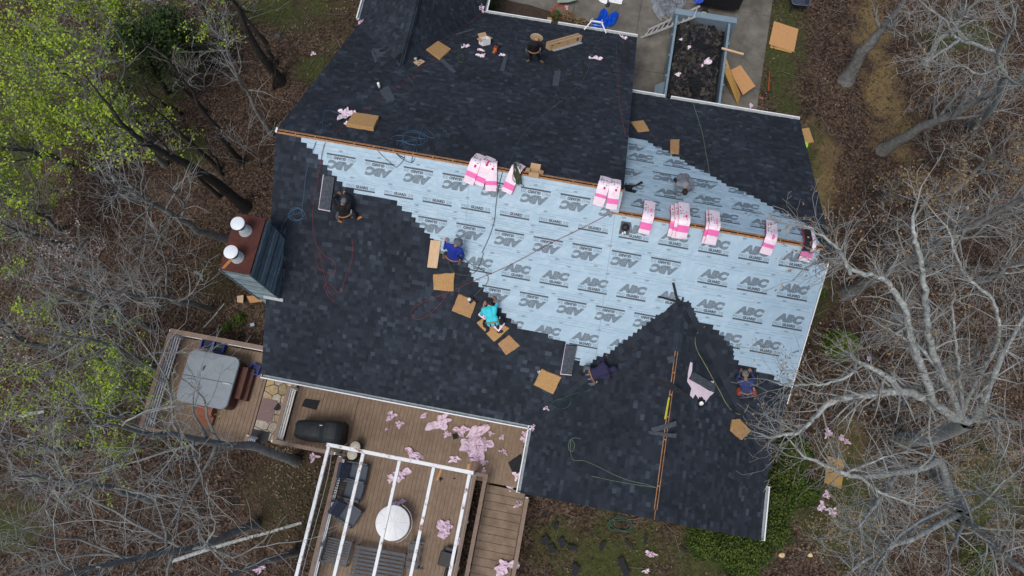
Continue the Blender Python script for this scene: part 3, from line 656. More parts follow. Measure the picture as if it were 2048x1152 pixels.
for s_ in (-1, 1): b.bar(HW(CU1+.015, CV0, CZT+.0)+np.array([0, 0, -.0]), HW(CU1+.015, CV1, CZT), .03, .07)
b.build('top_flashing', M_ZINC, chim)
b = MB(); b.bar(HW(CU0-.02, CV1-.02, 5.0), HW(CU0-.02, CV1-.02, CZT), .06, .06, up=U); b.bar(HW(CU1, CV1-.015, 5.5), HW(CU1, CV1-.015, CZT), .05, .04, up=U); b.build('corner_trim', M_SIDE, chim)
b = MB(); b.bar(HW(-.05, CV1-.06, 5.70), HW(.62, CV1-.06, 5.70), .10, .05, mi=0); b.build('base_flashing', M_ZINC, chim)
b = MB(); b.add([HW(CU0+.03, CV1+.02, CZT+.0225), HW(CU0+.12, CV1+.02, CZT+.0225), HW(CU0+.30, CV1+.34, CZT+.0225), HW(CU0+.22, CV1+.40, CZT+.0225), HW(CU0+.12, CV1+.2, CZT+.0225)], [(0, 1, 2, 3, 4)]); b.build('rust_stain', M_RUSTY, chim)
for px, py, hh in ((491, 462, .46), (475, 515, .34)):
    c = at(px, py, CZT+.02); fl = MB(); fl.lathe([(.20, 0), (.19, .02), (.135, .06), (.135, hh)], c, 24); fl = fl.build('flue', M_ZINC, chim)
    f2 = MB(); f2.lathe([(.145, hh-.02), (.15, hh), (.15, hh+.12), (.145, hh+.14)], c, 24, 0)
    for k in range(4): f2.lathe([(.16, hh+.02+.035*k), (.17, hh+.03+.035*k), (.16, hh+.04+.035*k)], c, 24, 0)
    # the cap sits on the flue head
    f3 = MB(); f3.lathe([(.19, hh+.165), (.205, hh+.17), (.205, hh+.195), (.19, hh+.202), (.01, hh+.212)], c, 28, 0)
    link('flue_collar', f2.mesh('flue_collar', M_BLACK), chim); link('flue_cap', f3.mesh('flue_cap', M_FLUEW), chim)
# ================================================================ decks
HR3 = HFR.to_3x3()
def hbox(mb, u0, u1, v0, v1, z0, z1, mi=0):
    return mb.box(HW((u0+u1)/2, (v0+v1)/2, (z0+z1)/2), (abs(u1-u0), abs(v1-v0), z1-z0), HR3, mi)
def hframe(u, v, z, ang=0.): return frame(HW(u, v, z), HFR.to_3x3() @ Vector((math.cos(ang), math.sin(ang), 0)), (0, 0, 1))
DZ = 1.0
def board_run(deck, u0, u1, v0, v1, z, w=.139, gap=.007, mtl=None, name='deck_board'):
    L = abs(v1-v0); mb = MB(); mb.box((0, 0, -.014), (w, L, .028)); mesh_ = mb.mesh(name, mtl or M_DECK); u = u0+w/2
    while u+w/2 < u1+.03:
        link(name, mesh_, deck, hframe(u, (v0+v1)/2, z+rng.uniform(-.0015, .0015))); u += w+gap
def rail(deck, a, c, z, n=4, posts=True, cap=.14, h=.98, capm=None, side=0.):
    a = np.array(a, float); c = np.array(c, float); L = np.linalg.norm(c-a)
    if cap:
        m = MB(); m.bar(HW(*a, z+h), HW(*c, z+h), cap, .035); m.build('rail_cap', capm or M_CAP, deck)
    for k in range(n):
        m = MB(); zz = z+.12+k*(h-.2)/max(1, n-1); m.bar(HW(*a, zz), HW(*c, zz), .035, .06); m.build('white_rail', M_WHITE, deck)
    if posts:
        k = max(1, round(L/1.7))
        for i in range(k+1):
            q = a+(c-a)*i/k; m = MB(); hbox(m, q[0]-.045, q[0]+.045, q[1]-.045, q[1]+.045, z-.4, z+h-.02); m.build('rail_post', M_WHITE, deck)
deck = thing('deck', 'brown board deck with white rails behind the house under the back eave', 'deck', hframe(5, -9, DZ))
_keep = deck.matrix_world.copy(); deck.matrix_world = Matrix()
board_run(deck, .40, 2.80, -6.55, -9.05, DZ); board_run(deck, 2.80, 7.55, -6.55, -13.75, DZ); board_run(deck, 7.62, 9.62, -6.55, -9.06, DZ)
b = MB(); hbox(b, .36, 9.6, -9.0, -6.6, DZ-.30, DZ-.05); hbox(b, 2.85, 7.6, -13.7, -9.01, DZ-.30, DZ-.05); b.build('deck_joists', M_CAP, deck)
for q in ((.3, 2.9, -9.12, -9.07), (2.72, 2.77, -13.75, -9.13), (7.58, 7.63, -13.75, -9.12)): b = MB(); hbox(b, *q, DZ-.3, DZ); b.build('fascia_board', M_CAP, deck)
for u, v in [(.5, -8.9), (2.9, -13.5), (7.4, -13.5), (5, -13.5), (2.9, -9.3), (7.4, -9.3), (9.3, -8.9)]:
    b = MB(); hbox(b, u-.07, u+.07, v-.07, v+.07, -1.6, DZ-.31); b.build('deck_post', M_CAP, deck)
rail(deck, (.33, -7.05), (.33, -9.02), DZ, 4); rail(deck, (.26, -9.10), (2.55, -9.10), DZ, 4)
rail(deck, (2.78, -9.2), (2.78, -13.8), DZ, 4, h=.95); rail(deck, (7.68, -8.95), (7.68, -13.8), DZ, 3)
# ramped steps down to the garden
st = thing('deck_stair', 'ramp of wide brown treads with rails beside the rear gable', 'stair')
k = 0; v = -9.14; z = DZ
while v > -13.9:
    b = MB(); b.box((0, 0, -.02), (1.42, .268, .04)); b.build('tread', M_DECK2, st, hframe(8.86, v-.134, z-.012*k)); v -= .283; k += 1
b = MB(); b.bar(HW(8.16, -9.1, DZ-.15), HW(8.16, -13.9, DZ-.45), .04, .25); b.bar(HW(9.57, -9.1, DZ-.15), HW(9.57, -13.9, DZ-.45), .04, .25); b.build('stringer', M_CAP, st)
rail(st, (8.08, -8.9), (8.08, -13.8), DZ, 3); rail(st, (9.66, -9.35), (9.66, -13.8), DZ, 3)
b = MB(); b.bar(HW(7.6, -8.86, DZ+.985), HW(8.15, -8.86, DZ+.985), .13, .034); b.build('rail_cap', M_CAP, st)
# hot tub deck
hd = thing('hot_tub_deck', 'smaller brown deck around the hot tub, railed in white and brown', 'deck')
board_run(hd, -4.55, -.97, -5.92, -9.45, DZ-.05)
b = MB(); hbox(b, -4.6, -.95, -9.4, -5.95, DZ-.35, DZ-.09); b.build('deck_joists', M_CAP, hd)
for u, v in [(-4.4, -6.1), (-4.4, -9.2), (-1.1, -9.2), (-1.1, -6.1)]:
    b = MB(); hbox(b, u-.07, u+.07, v-.07, v+.07, -2.4, DZ-.36); b.build('deck_post', M_CAP, hd)
rail(hd, (-4.66, -5.86), (-.9, -5.86), DZ-.05, 3, cap=.17); rail(hd, (-4.62, -5.95), (-4.62, -9.5), DZ-.05, 5, cap=.17); rail(hd, (-4.5, -9.52), (-.72, -9.52), DZ-.05, 3, cap=.14); rail(hd, (-.70, -9.1), (-.70, -9.48), DZ-.05, 5, cap=.12)
# flagstone landing between the decks
pat = thing('flagstone_landing', 'landing of irregular tan flagstones between the two decks', 'paving'); pat['kind'] = 'structure'
b = MB(); hbox(b, -.93, .28, -9.15, -6.6, -.6, DZ-.16); b.build('mortar_bed', M_SOILB, pat)
seeds = [(-.75+rng.uniform(-.1, .1)+.34*i+(.12 if j % 2 else 0), -6.8-.36*j+rng.uniform(-.1, .1)) for j in range(7) for i in range(4)]
def vcell(c, S, box):
    pg = [(box[0], box[2]), (box[1], box[2]), (box[1], box[3]), (box[0], box[3])]
    for q in S:
        if q is c: continue
        mx, my = (c[0]+q[0])/2, (c[1]+q[1])/2; nx_, ny_ = q[0]-c[0], q[1]-c[1]; out = []
        for i in range(len(pg)):
            p0, p1 = pg[i], pg[(i+1) % len(pg)]; d0 = (p0[0]-mx)*nx_+(p0[1]-my)*ny_; d1 = (p1[0]-mx)*nx_+(p1[1]-my)*ny_
            if d0 <= 0: out.append(p0)
            if (d0 < 0) != (d1 < 0): t = d0/(d0-d1); out.append((p0[0]+(p1[0]-p0[0])*t, p0[1]+(p1[1]-p0[1])*t))
        pg = out
        if len(pg) < 3: return None
    return pg
for c in seeds:
    pg = vcell(c, seeds, (-.93, .26, -9.12, -6.62))
    if not pg: continue
    cx = sum(p[0] for p in pg)/len(pg); cy = sum(p[1] for p in pg)/len(pg); pg = [(cx+(p[0]-cx)*.93, cy+(p[1]-cy)*.93) for p in pg]
    b = MB(); b.prism([tuple(HW(*p)[:2]) for p in pg], DZ-.17, DZ-.11+rng.uniform(0, .012)); b.attr['tone'] = ('FACE', [rng.random()]*(len(pg)+2)); b.build('flagstone', M_STONE, pat)

# ---------------------------------------------------------------- deck furniture
def matT(name, lab, cat, f, w, l, th, m, group=None):
    b = MB(); b.box((w/2, -l/2, th/2), (w, l, th)); return tag(b.build(name, m, None, f, .005), lab, cat, group)
f, L = fr((525, 795), (550, 800), DZ-.10); matT('door_mat', 'mauve patterned door mat on the flagstone landing', 'mat', f, .62, .85, .012, M_RUG)
mt = thing('rubber_mat', 'black perforated rubber mat at the edge of the flagstone landing', 'mat', hframe(-.62, -9.0, DZ-.095)); b = MB()
for i in range(9): b.box((-.32+.08*i, 0, .006), (.02, .40, .012))
for j in range(6): b.box((0, -.19+.076*j, .006), (.68, .022, .0118))
b.box((0, 0, .002), (.69, .41, .004)); b.build('mat_grid', M_BLACK, mt)
tub = thing('hot_tub', 'square hot tub under a folded grey vinyl cover on the small deck', 'hot tub', hframe(-2.72, -7.36, DZ-.05))
def rrect(w, l, r, n=5):
    pg = []
    for cx, cy, a0 in ((w/2-r, l/2-r, 0), (-w/2+r, l/2-r, 90), (-w/2+r, -l/2+r, 180), (w/2-r, -l/2+r, 270)):
        for i in range(n+1): a = R(a0+90*i/n); pg.append((cx+r*math.cos(a), cy+r*math.sin(a)))
    return pg
b = MB(); b.prism(rrect(1.86, 1.86, .2), 0, .88); b.build('tub_body', M_TUBS, tub)
for k, (y0, y1) in enumerate(((.008, .98), (-.98, -.008))):
    b = MB(); pg = [p for p in rrect(1.98, 1.98, .26, 6)]; pg = [p for p in pg if (p[1] > 0) == (k == 0)]
    pg = ([(.99, .006)]+pg+[(-.99, .006)]) if k == 0 else ([(-.99, -.006)]+pg+[(.99, -.006)])
    b.prism(pg, .885, .99, top=[(p[0]*.985, p[1]*.985) for p in pg]); b.build('cover_half', M_TUBC, tub, None, .02)
b = MB(); b.tube([(-.28, .28, 1.0), (-.25, .36, 1.06), (-.24, .46, 1.0)], .022, 6); b.build('cover_handle', M_BLACK, tub)
b = MB(); b.box((.72, -.03, .985), (.30, .035, .02)); b.build('cover_strap', M_ZINC, tub)
b = MB(); b.box((1.08, .12, .30), (.26, 1.2, .6)); b.box((1.25, .12, .14), (.2, 1.2, .28)); b.build('side_steps', M_TUBS, tub)
b = MB(); b.box((-.05, -1.16, .22), (.62, .34, .44)); b.box((-.02, -1.46, .1), (.62, .3, .2)); o = b.build('entry_steps', M_BRICKC, tub)
def crate(px, py, px2, py2, z, s, lab):
    f, _ = fr((px, py), (px2, py2), z); t = thing('storage_tub', lab, 'tub', f, 'blue plastic tubs by the hot tub')
    b = MB(); b.prism([(-s*.42, -s*.42), (s*.42, -s*.42), (s*.42, s*.42), (-s*.42, s*.42)], 0, .3, top=[(-s/2, -s/2), (s/2, -s/2), (s/2, s/2), (-s/2, s/2)]); b.f.pop(1); b.m.pop(); b.s.pop(); b.build('tub_shell', M_BLUEP, t)
    b = MB()
    for sx, sy, w, l in ((0, -1, s+.03, .03), (0, 1, s+.03, .03), (1, 0, .03, s-.03), (-1, 0, .03, s-.03)): b.box((sx*s/2, sy*s/2, .305), (w, l, .02))
    b.build('rim', M_BLUEP, t)
    b = MB(); b.box((0, 0, .18), (s*.86, s*.86, .02)); b.build('contents', M_NAVYC, t)
crate(420, 691, 440, 694, DZ-.05, .42, 'blue plastic tub nearest the deck corner above the hot tub'); crate(443, 696, 463, 699, DZ-.05, .42, 'blue plastic tub second along behind the hot tub cover'); crate(514, 741, 520, 727, DZ-.05, .34, 'single blue plastic tub half under the roof corner')

def lounge(u, v, ang, lab, back=True):
    t = thing('lounge_chair', lab, 'chair', hframe(u, v, DZ, ang), 'cushioned lounge chairs along the deck rail'); w = .62
    b = MB(); b.box((.05, 0, .36), (.66, w, .13)); b.build('seat_cushion', M_CHAR, t, None, .04)
    tl = Matrix.Rotation(R(-24), 3, 'Y'); b = MB()
    if back: b.box((-.40, 0, .70), (.13, w-.06, .66), tl); b.build('back_cushion', M_NAVYC, t, None, .04)
    else:
        for k in range(7): b.box((-.40, -.26+.087*k, .68), (.02, .03, .62), tl)
        b.box((-.52, 0, .97), (.03, w, .04), tl); b.build('back_slats', M_GREYM, t)
    for s in (-1, 1):
        b = MB(); b.bar((-.42, s*(w/2+.03), .58), (.36, s*(w/2+.03), .60), .06, .03); b.build('armrest', M_GREYM, t)
        for x in (-.33, .34): b = MB(); b.bar((x, s*(w/2+.03), 0), (x, s*(w/2+.03), .585), .035, .035, up=(1, 0, 0)); b.build('leg', M_GREYM, t)
    b = MB(); b.box((.02, 0, .275), (.74, w+.04, .03)); b.build('seat_frame', M_GREYM, t)
lounge(3.40, -9.62, R(2), 'cushioned grey lounge chair nearest the two lidded planters'); lounge(3.40, -10.24, R(-3), 'grey lounge chair without back cushion, between two others', False); lounge(3.46, -11.08, R(-22), 'grey lounge chair turned askew, nearest the slatted bench')
tb = thing('round_table', 'round white pleated patio table under the pergola beams', 'table', hframe(5.14, -11.05, DZ))
b = MB(); b.lathe([(.58, .70), (.61, .715), (.61, .735), (.58, .745), (.02, .765)], n=40); b.build('table_top', M_WHITE, tb)
for k in range(10):
    a = k*2*math.pi/10+.2; b = MB(); b.bar((.06*math.cos(a), .06*math.sin(a), .765), (.57*math.cos(a), .57*math.sin(a), .748), .008, .006); b.build('pleat_line', M_ZINC, tb)
b = MB(); b.tube([(.68*math.cos(a), .68*math.sin(a), .66) for a in np.linspace(-1.2, 1.3, 16)], .008, 5); b.build('wire_ring', M_WHITE, tb)
b = MB(); b.lathe([(.28, 0), (.26, .03), (.05, .06), (.045, .70)], n=16); b.build('pedestal', M_WHITE, tb)
def slats(name, lab, cat, p0, p1, p2, z, n, hgt, across=True, legs=True, m=None):
    """slatted flat piece spanned by three corner pixels at height z"""
    A, B, D = (np.array(at(*p, DZ+z)) for p in (p0, p1, p2)); f = frame((A[0], A[1], DZ), B-A, (0, 0, 1)); w = np.linalg.norm(B-A); l = np.linalg.norm(D-A)
    t = thing(name, lab, cat, f)
    for i in range(n):
        y = -l*(i+.5)/n; b = MB(); b.box((w/2, y, z), (w-.06, l/n*.62, .022)); b.build('slat', M_GREYM, t)
    for y in (-.02, -l+.02): b = MB(); b.box((w/2, y, z-.01), (w, .04, .05)); b.build('frame_rail', M_GREYM, t)
    for x in (.02, w-.02, w/2): b = MB(); b.box((x, -l/2, z-.03), (.04, l, .04)); b.build('cross_rail', M_GREYM, t)
    if legs:
        for x in (.03, w-.03):
            for y in (-.03, -l+.03): b = MB(); b.box((x, y, z/2), (.04, .04, z)); b.build('leg', M_GREYM, t)
    return t, w, l
slats('coffee_table', 'long dark grey slatted table at the lower end of the deck', 'table', (712, 1090), (812, 1108), (702, 1160), .45, 9, .45)
t, w, l = slats('slatted_bench', 'dark grey slatted armchair at the deck corner beside the long table', 'chair', (655, 1073), (706, 1085), (640, 1122), .45, 10, .45)
b = MB(); b.box((w-.02, -l/2, .62), (.05, l, .03)); b.box((.0, -l/2, .62), (.05, l, .03)); b.build('armrest', M_GREYM, t)
t, w, l = slats('folding_chair', 'narrow dark slatted folding chair right of the long table', 'chair', (818, 1086), (842, 1089), (812, 1136), .50, 3, .5)
b = MB(); b.box((w/2, .06, .56), (w+.3, .05, .06)); b.build('back_bar', M_GREYM, t); b = MB(); b.box((w/2, -l-.03, .1), (w+.3, .04, .04)); b.build('foot_bar', M_GREYM, t)
def planter(px, py, lab):
    c = at(px, py, DZ+.62); t = thing('lidded_planter', lab, 'planter', frame((c[0], c[1], DZ), U, (0, 0, 1)), 'cream lidded black planters')
    b = MB(); b.lathe([(.15, 0), (.20, .1), (.21, .55), (.17, .59)], n=20); b.build('pot', M_BLACK, t)
    b = MB(); b.lathe([(.185, .592), (.19, .60), (.185, .615), (.02, .625)], n=22); b.build('lid', mat('lid_cream', (.52, .48, .38), (.60, .56, .46), 7, .7), t)
planter(710, 893, 'black planter with cream lid, the smaller one nearer the grill'); planter(704, 909, 'black planter with larger cream lid beside the first lounge chair')
gr = thing('covered_grill', 'long barbecue under a black fabric cover by the deck rail', 'grill', hframe(1.78, -8.42, DZ, R(6)))
b = MB(); N_ = 14; secs = []
for i, (x, hw, zt) in enumerate(((-.86, .30, .90), (-.80, .34, .98), (-.2, .36, 1.0), (.12, .36, 1.0), (.22, .40, 1.18), (.60, .42, 1.20), (.76, .38, 1.12), (.86, .28, .95))):
    ring = [(x*1.03, -hw-.03, 0), (x*1.02, -hw, zt*.55), (x, -hw, zt-.12), (x, -hw+.1, zt), (x, 0, zt+.03), (x, hw-.1, zt), (x, hw, zt-.12), (x*1.02, hw+.01, zt*.55), (x*1.03, hw+.04, 0)]
    secs.append([(p[0]+rng.uniform(-.02, .02), p[1]+rng.uniform(-.02, .02), max(0, p[2]+rng.uniform(-.02, .02))) for p in ring])
vs = [p for s in secs for p in s]; n9 = 9
fs = [(i*n9+j, i*n9+j+1, (i+1)*n9+j+1, (i+1)*n9+j) for i in range(len(secs)-1) for j in range(n9-1)]+[tuple(range(n9)), tuple(reversed(range(len(vs)-n9, len(vs))))]
b.add(vs, fs, 0, False); o = b.build('fabric_cover', M_GRILL, gr); sb = o.modifiers.new('s', 'SUBSURF'); sb.levels = sb.render_levels = 1
b = MB(); b.box((.12, .18, 1.075), (.12, .035, .006)); b.build('cover_label', M_ZINC, gr)
b = MB(); b.box((0, 0, .05), (1.5, .55, .1)); b.build('grill_base', M_BLACK, gr)
# pergola
M_PERG = mat('pergola_paint', (.78, .80, .81), (.73, .75, .75), 4, .55, c3=(.22, .10, .065), pos=True, cr=(.3, .55))
pg = thing('pergola', 'open white pergola frame with rust-stained beams over the deck', 'pergola')
for u in (2.72, 3.93, 5.19, 6.37, 7.60): b = MB(); hbox(b, u-.052, u+.052, -14.2, -8.92, 3.50, 3.62); b.build('rafter', M_PERG, pg)
b = MB(); hbox(b, 2.62, 7.72, -8.92, -8.80, 3.44, 3.58); b.build('header_beam', M_PERG, pg)
for u in (2.70, 7.62): b = MB(); hbox(b, u-.05, u+.05, -8.91, -8.81, -.2, 3.43); b.build('post', M_PERG, pg); b = MB(); hbox(b, u-.05, u+.05, -14.15, -14.05, -1.4, 3.49); b.build('post', M_PERG, pg)
for k, u in enumerate((2.72, 7.6)):
    b = MB(); b.tube(spline([HW(u+.09, -8.95, 3.4), HW(u+.12, -9.8, 3.2), HW(u+.13, -11, 3.25), HW(u+.1, -12.5, 3.3), HW(u+.1, -14, 3.3)]), .009, 5); b.build('light_cord', M_ZINC, pg)
def plank(p1, p2, z, w, th, m, lab, cat='board', name='wood_offcut', group=None):
    f, L = fr(p1, p2, z); b = MB(); b.box((L/2, 0, th/2), (L, w, th)); return tag(b.build(name, m, None, f, .004), lab, cat, group)
plank((938, 928), (935, 946), DZ+1.0, .10, .04, M_OSB, 'short orange wood offcut lying on the rail corner by the pergola', group=None)
plank((883, 938), (874, 961), DZ, .09, .04, M_OSB, 'short tan wood offcut on the deck boards under the pergola')
bx_ = thing('black_bin', 'black plastic bin tipped against the deck rail', 'bin', fr((884, 1106), (912, 1114), DZ)[0]); b = MB(); b.prism([(0, -.35), (.5, -.35), (.5, .1), (0, .1)], 0, .42, top=[(-.03, -.38), (.53, -.38), (.53, .13), (-.03, .13)]); b.build('bin_body', M_BLACK, bx_, None, .03); b = MB(); b.box((.25, .2, .2), (.3, .16, .2)); b.build('grey_bag', M_CHAR, bx_, None, .05)
b = MB(); b.tube(spline([at(905, 1122, DZ+.2), at(893, 1140, DZ+.25), at(888, 1165, DZ+.2)]), .05, 8); tag(b.build('black_umbrella', M_BLACK), 'furled black umbrella lying by the rail below the black bin', 'umbrella')
# ================================================================ things lying on the roof
def inpoly(p, pg):
    c = False
    for i in range(len(pg)):
        (x0, y0), (x1, y1) = pg[i], pg[i-1]
        if (y0 > p[1]) != (y1 > p[1]) and p[0] < (x1-x0)*(p[1]-y0)/(y1-y0)+x0: c = not c
    return c
def surf(px, py):
    best, bz = 0., -9
    for pl in POLY:
        h = toH(onp(px, py, pl))
        if h[2] > bz and inpoly(h[:2], POLY[pl]): best, bz = pl, h[2]
    if best == 0.:
        q = at(px, py, 0); h = toH(at(px, py, DZ)); u, v = h[:2]
        if (.35 < u < 9.6 and -9.05 < v < -6) or (2.8 < u < 7.6 and -13.8 < v < -9): return DZ
        if -4.55 < u < -.95 and -9.45 < v < -5.9: return DZ-.05
        if 8.15 < u < 9.6 and -13.8 < v < -9: return DZ-.06
        g = 0.
        for _ in range(4): q = at(px, py, g); g = gz(q[0], q[1])
        return g
    return best
def poly_piece(name, pts, pl, th, m, lab, cat, group=None, jit=0., lift=.02, bevel=0., parent=None, wave=0.):
    """a flat piece with thickness whose outline is measured on a surface"""
    top = [onp(*p, pl, lift+th) for p in pts]; n = pnorm(pl); c = sum(top)/len(top)
    fine = []
    for i in range(len(top)):
        a, d = top[i], top[(i+1) % len(top)]; k = 5 if (jit or wave) else 1
        for j in range(k):
            q = a+(d-a)*j/k
            if jit and j: q = q+(q-c)/np.linalg.norm(q-c)*rng.uniform(-jit, jit)
            fine.append(q)
    f = frame(c-n*th, top[1]-top[0], n); inv = f.inverted(); b = MB(); k = len(fine)
    loc = [inv @ Vector(q) for q in fine]
    b.add([(p[0], p[1], 0) for p in loc]+[(p[0]*.995, p[1]*.995, th+(wave*math.sin(i*1.7) if wave else 0)) for i, p in enumerate(loc)], [tuple(reversed(range(k))), tuple(range(k, 2*k))]+[(i, (i+1) % k, k+(i+1) % k, k+i) for i in range(k)])
    if b.f and Vector((0, 0, 1)).dot((Vector(b.v[k+1])-Vector(b.v[k])).cross(Vector(b.v[k+2])-Vector(b.v[k]))) < 0: b.f = [tuple(reversed(q)) for q in b.f]
    if parent is not None: return b.build(name, m, parent, f, bevel)
    return tag(b.build(name, m, None, f, bevel), lab, cat, group)
# foam pads
G = 'foam roofing pads'
for pts, pl, th, m, lab in [
 ([(852, 98), (876, 81), (902, 97), (880, 118)], 'front', .07, M_FOAM, 'egg-crate tan foam pad beside the upper gable ridge'),
 ([(707, 224), (758, 231), (747, 256), (692, 247)], 'front', .14, M_FOAM, 'thick tan foam block under the pale wrapper near the main ridge'),
 ([(1262, 243), (1287, 240), (1299, 260), (1276, 262)], 'bfront', .06, M_FOAM, 'tan foam pad at the step between the two front slopes'),
 ([(866, 549), (909, 546), (907, 583), (867, 580)], 'back', .10, M_FOAM, 'square tan foam pad just below the pale board'),
 ([(917, 588), (953, 602), (941, 637), (903, 622)], 'back', .10, M_FOAMB, 'brown foam pad with a nail gun lying on it'),
 ([(972, 632), (1019, 657), (988, 684), (953, 646)], 'back', .09, M_FOAM, 'foam pad under the worker in the turquoise shirt'),
 ([(1018, 670), (1040, 692), (1012, 711), (995, 688)], 'back', .09, M_FOAMB, 'brown foam pad just below the worker in turquoise'),
 ([(1083, 738), (1123, 755), (1106, 789), (1067, 770)], 'back', .09, M_FOAM, 'tan foam pad lowest on the back slope beside the opened bundle'),
 ([(1467, 839), (1480, 837), (1503, 862), (1485, 880), (1463, 861)], 'cright', .09, M_FOAM, 'five-sided tan foam pad alone on the rear gable slope')]:
    poly_piece('foam_pad', pts, pl, th, m, lab, 'foam pad', G, .012, bevel=.012)
poly_piece('board', [(861, 480), (882, 482), (874, 537), (854, 535)], 'back', .05, M_FOAMP, 'pale narrow board on the shingles beside the worker in royal blue', 'board', bevel=.01)
poly_piece('board', [(1341, 279), (1359, 279), (1358, 308), (1340, 306)], 'bfront', .03, M_FOAMB, 'curled brown board at the shingle edge on the right front slope', 'board', None, .01, wave=.012)
poly_piece('osb_sheet', [(1657, 912), (1690, 920), (1683, 978), (1648, 965)], 0., .02, M_OSBY, 'orange sheathing board on the ground among bare branches beyond the rear gable', 'board')
for pts, lab, m in [([(474, 592), (487, 590), (486, 606), (474, 604)], 'narrow wood scrap on the ground left of the chimney base', M_FOAMP), ([(493, 592), (518, 590), (524, 603), (500, 606)], 'orange board scrap on the ground under the chimney', M_OSB)]: poly_piece('wood_scrap', pts, -.1, .03, m, lab, 'wood scrap')
poly_piece('foam_pad', [(1600, 258), (1618, 255), (1628, 284), (1607, 288)], 0., .08, M_FOAM, 'tan foam pad on the grass by the right rake', 'foam pad', G)
poly_piece('lime_vest', [(1606, 280), (1617, 287), (1613, 298)], 0., .12, mat('lime_green', (.25, .62, .02), (.32, .72, .05), 9, .6), 'lime green vest dropped beside the foam pad on the grass', 'vest', None, .02)

# shingle bundles draped over the ridge
def bundle(top, bot, plt, plb, lab, w=.34, th=.085, torn=False, lift=0., mid=True, group='shingle bundles on the ridge', skew=0.):
    A = onp(*top, plt, .03+lift); B = onp(*bot, plb, .03+lift)
    if mid:
        vr, zr = (0, ZR) if plt == 'front' else (-CB, ZR-PT*CB)
        ha, hb = toH(A), toH(B); t = (ha[1]-vr)/(ha[1]-hb[1]); Mp = HW(ha[0]+(hb[0]-ha[0])*t, vr, zr+.075+lift)
        path = spline([A, A+(Mp-A)*.55+np.array([0, 0, .012]), Mp, B+(Mp-B)*.5+np.array([0, 0, .012]), B], 6)
    else: path = [A+(B-A)*i/8+np.array([0, 0, .01*math.sin(i)]) for i in range(9)]
    P = [np.asarray(p) for p in path]; n = len(P); ln = np.cumsum([0]+[np.linalg.norm(P[i+1]-P[i]) for i in range(n-1)]); ln /= ln[-1]
    sd = np.cross(P[-1]-P[0], np.array([0, 0, 1.])); sd /= np.linalg.norm(sd)
    f = frame(A, sd, (0, 0, 1)); inv = f.inverted(); t_ = thing('shingle_bundle', lab, 'shingle bundle', f, group)
    film = MB(); side = MB(); side2 = MB(); mag = MB(); fend = MB()
    def ring(i, o=0.):
        d = P[min(i+1, n-1)]-P[max(i-1, 0)]; d /= np.linalg.norm(d); up = np.cross(sd, d); up = up if up[2] > 0 else -up
        e = rng.uniform(-.006, .006)
        return [inv @ Vector(P[i]+s*sd*(w/2+e)+up*h) for s, h in ((-1, 0), (-1, th+o), (-.33, th+.012+o), (.33, th+.012+o), (1, th+o), (1, 0))]
    rs = [ring(i) for i in range(n)]; m0 = rng.uniform(.62, .74); m1 = m0+rng.uniform(.10, .2)
    for i in range(n-1):
        q, r_ = rs[i], rs[i+1]; tt = (ln[i]+ln[i+1])/2
        tgt = mag if m0 < tt < m1 else film if tt < m0 else fend
        for j in (1, 2, 3):
            if torn and j in (2, 3) and .12 < tt < .78: continue
            tgt.add([q[j], q[j+1], r_[j+1], r_[j]], [(3, 2, 1, 0)])
        side.add([q[0], q[1], r_[1], r_[0]], [(3, 2, 1, 0)]); side2.add([q[4], q[5], r_[5], r_[4]], [(3, 2, 1, 0)])
    o1, o2 = len(film.v), len(fend.v); fend.add([rs[-1][j] for j in range(6)], [tuple(range(6))])
    film.add(rs[0], [tuple(reversed(range(6)))])
    film.build('film', M_WRAP, t_); fend.build('film_end', M_PINKW, t_); side.build('printed_side', M_CRIM, t_); side2.build('printed_side', M_CRIM, t_)
    if mag.f: mag.build('printed_band', M_MAG, t_)
    if torn:
        k = MB(); 
        for i in range(n-1):
            if .08 < ln[i] < .82: q, r_ = rs[i], rs[i+1]; k.add([Vector(x)-Vector((0, 0, .012)) for x in (q[1], q[4], r_[4], r_[1])], [(3, 2, 1, 0)])
        k.build('exposed_shingles', M_OFFD, t_)
    else:
        k = MB()
        for tt, s in ((.28, .15), (.38, .12), (.48, .1), (.3, -.2), (.5, -.25)):
            i = min(n-2, int(tt*(n-1))); c = (Vector(rs[i][2])+Vector(rs[i][3]))/2+(Vector(rs[i][4])-Vector(rs[i][1]))*s*.9; k.lathe([(.016, .003), (.016, .006)], c, 8, 0, False)
        for tt in (.2, .3, .4): i = min(n-2, int(tt*(n-1))); c = (Vector(rs[i][3])+Vector(rs[i][4]))/2; k.box(c+Vector((0, 0, .002)), (.022, .06, .012))
        k.build('print_marks', M_INK, t_)['kind'] = 'stuff'
        lb = MB(); i = int(n*rng.uniform(.42, .55)); c = (Vector(rs[i][1])*.62+Vector(rs[i][4])*.38); lb.box(c+Vector((0, 0, .013)), (.06, rng.uniform(.12, .2), .006)); lb.build('printed_label', M_CRIM if rng.random() < .5 else M_MAG, t_)
    return t_
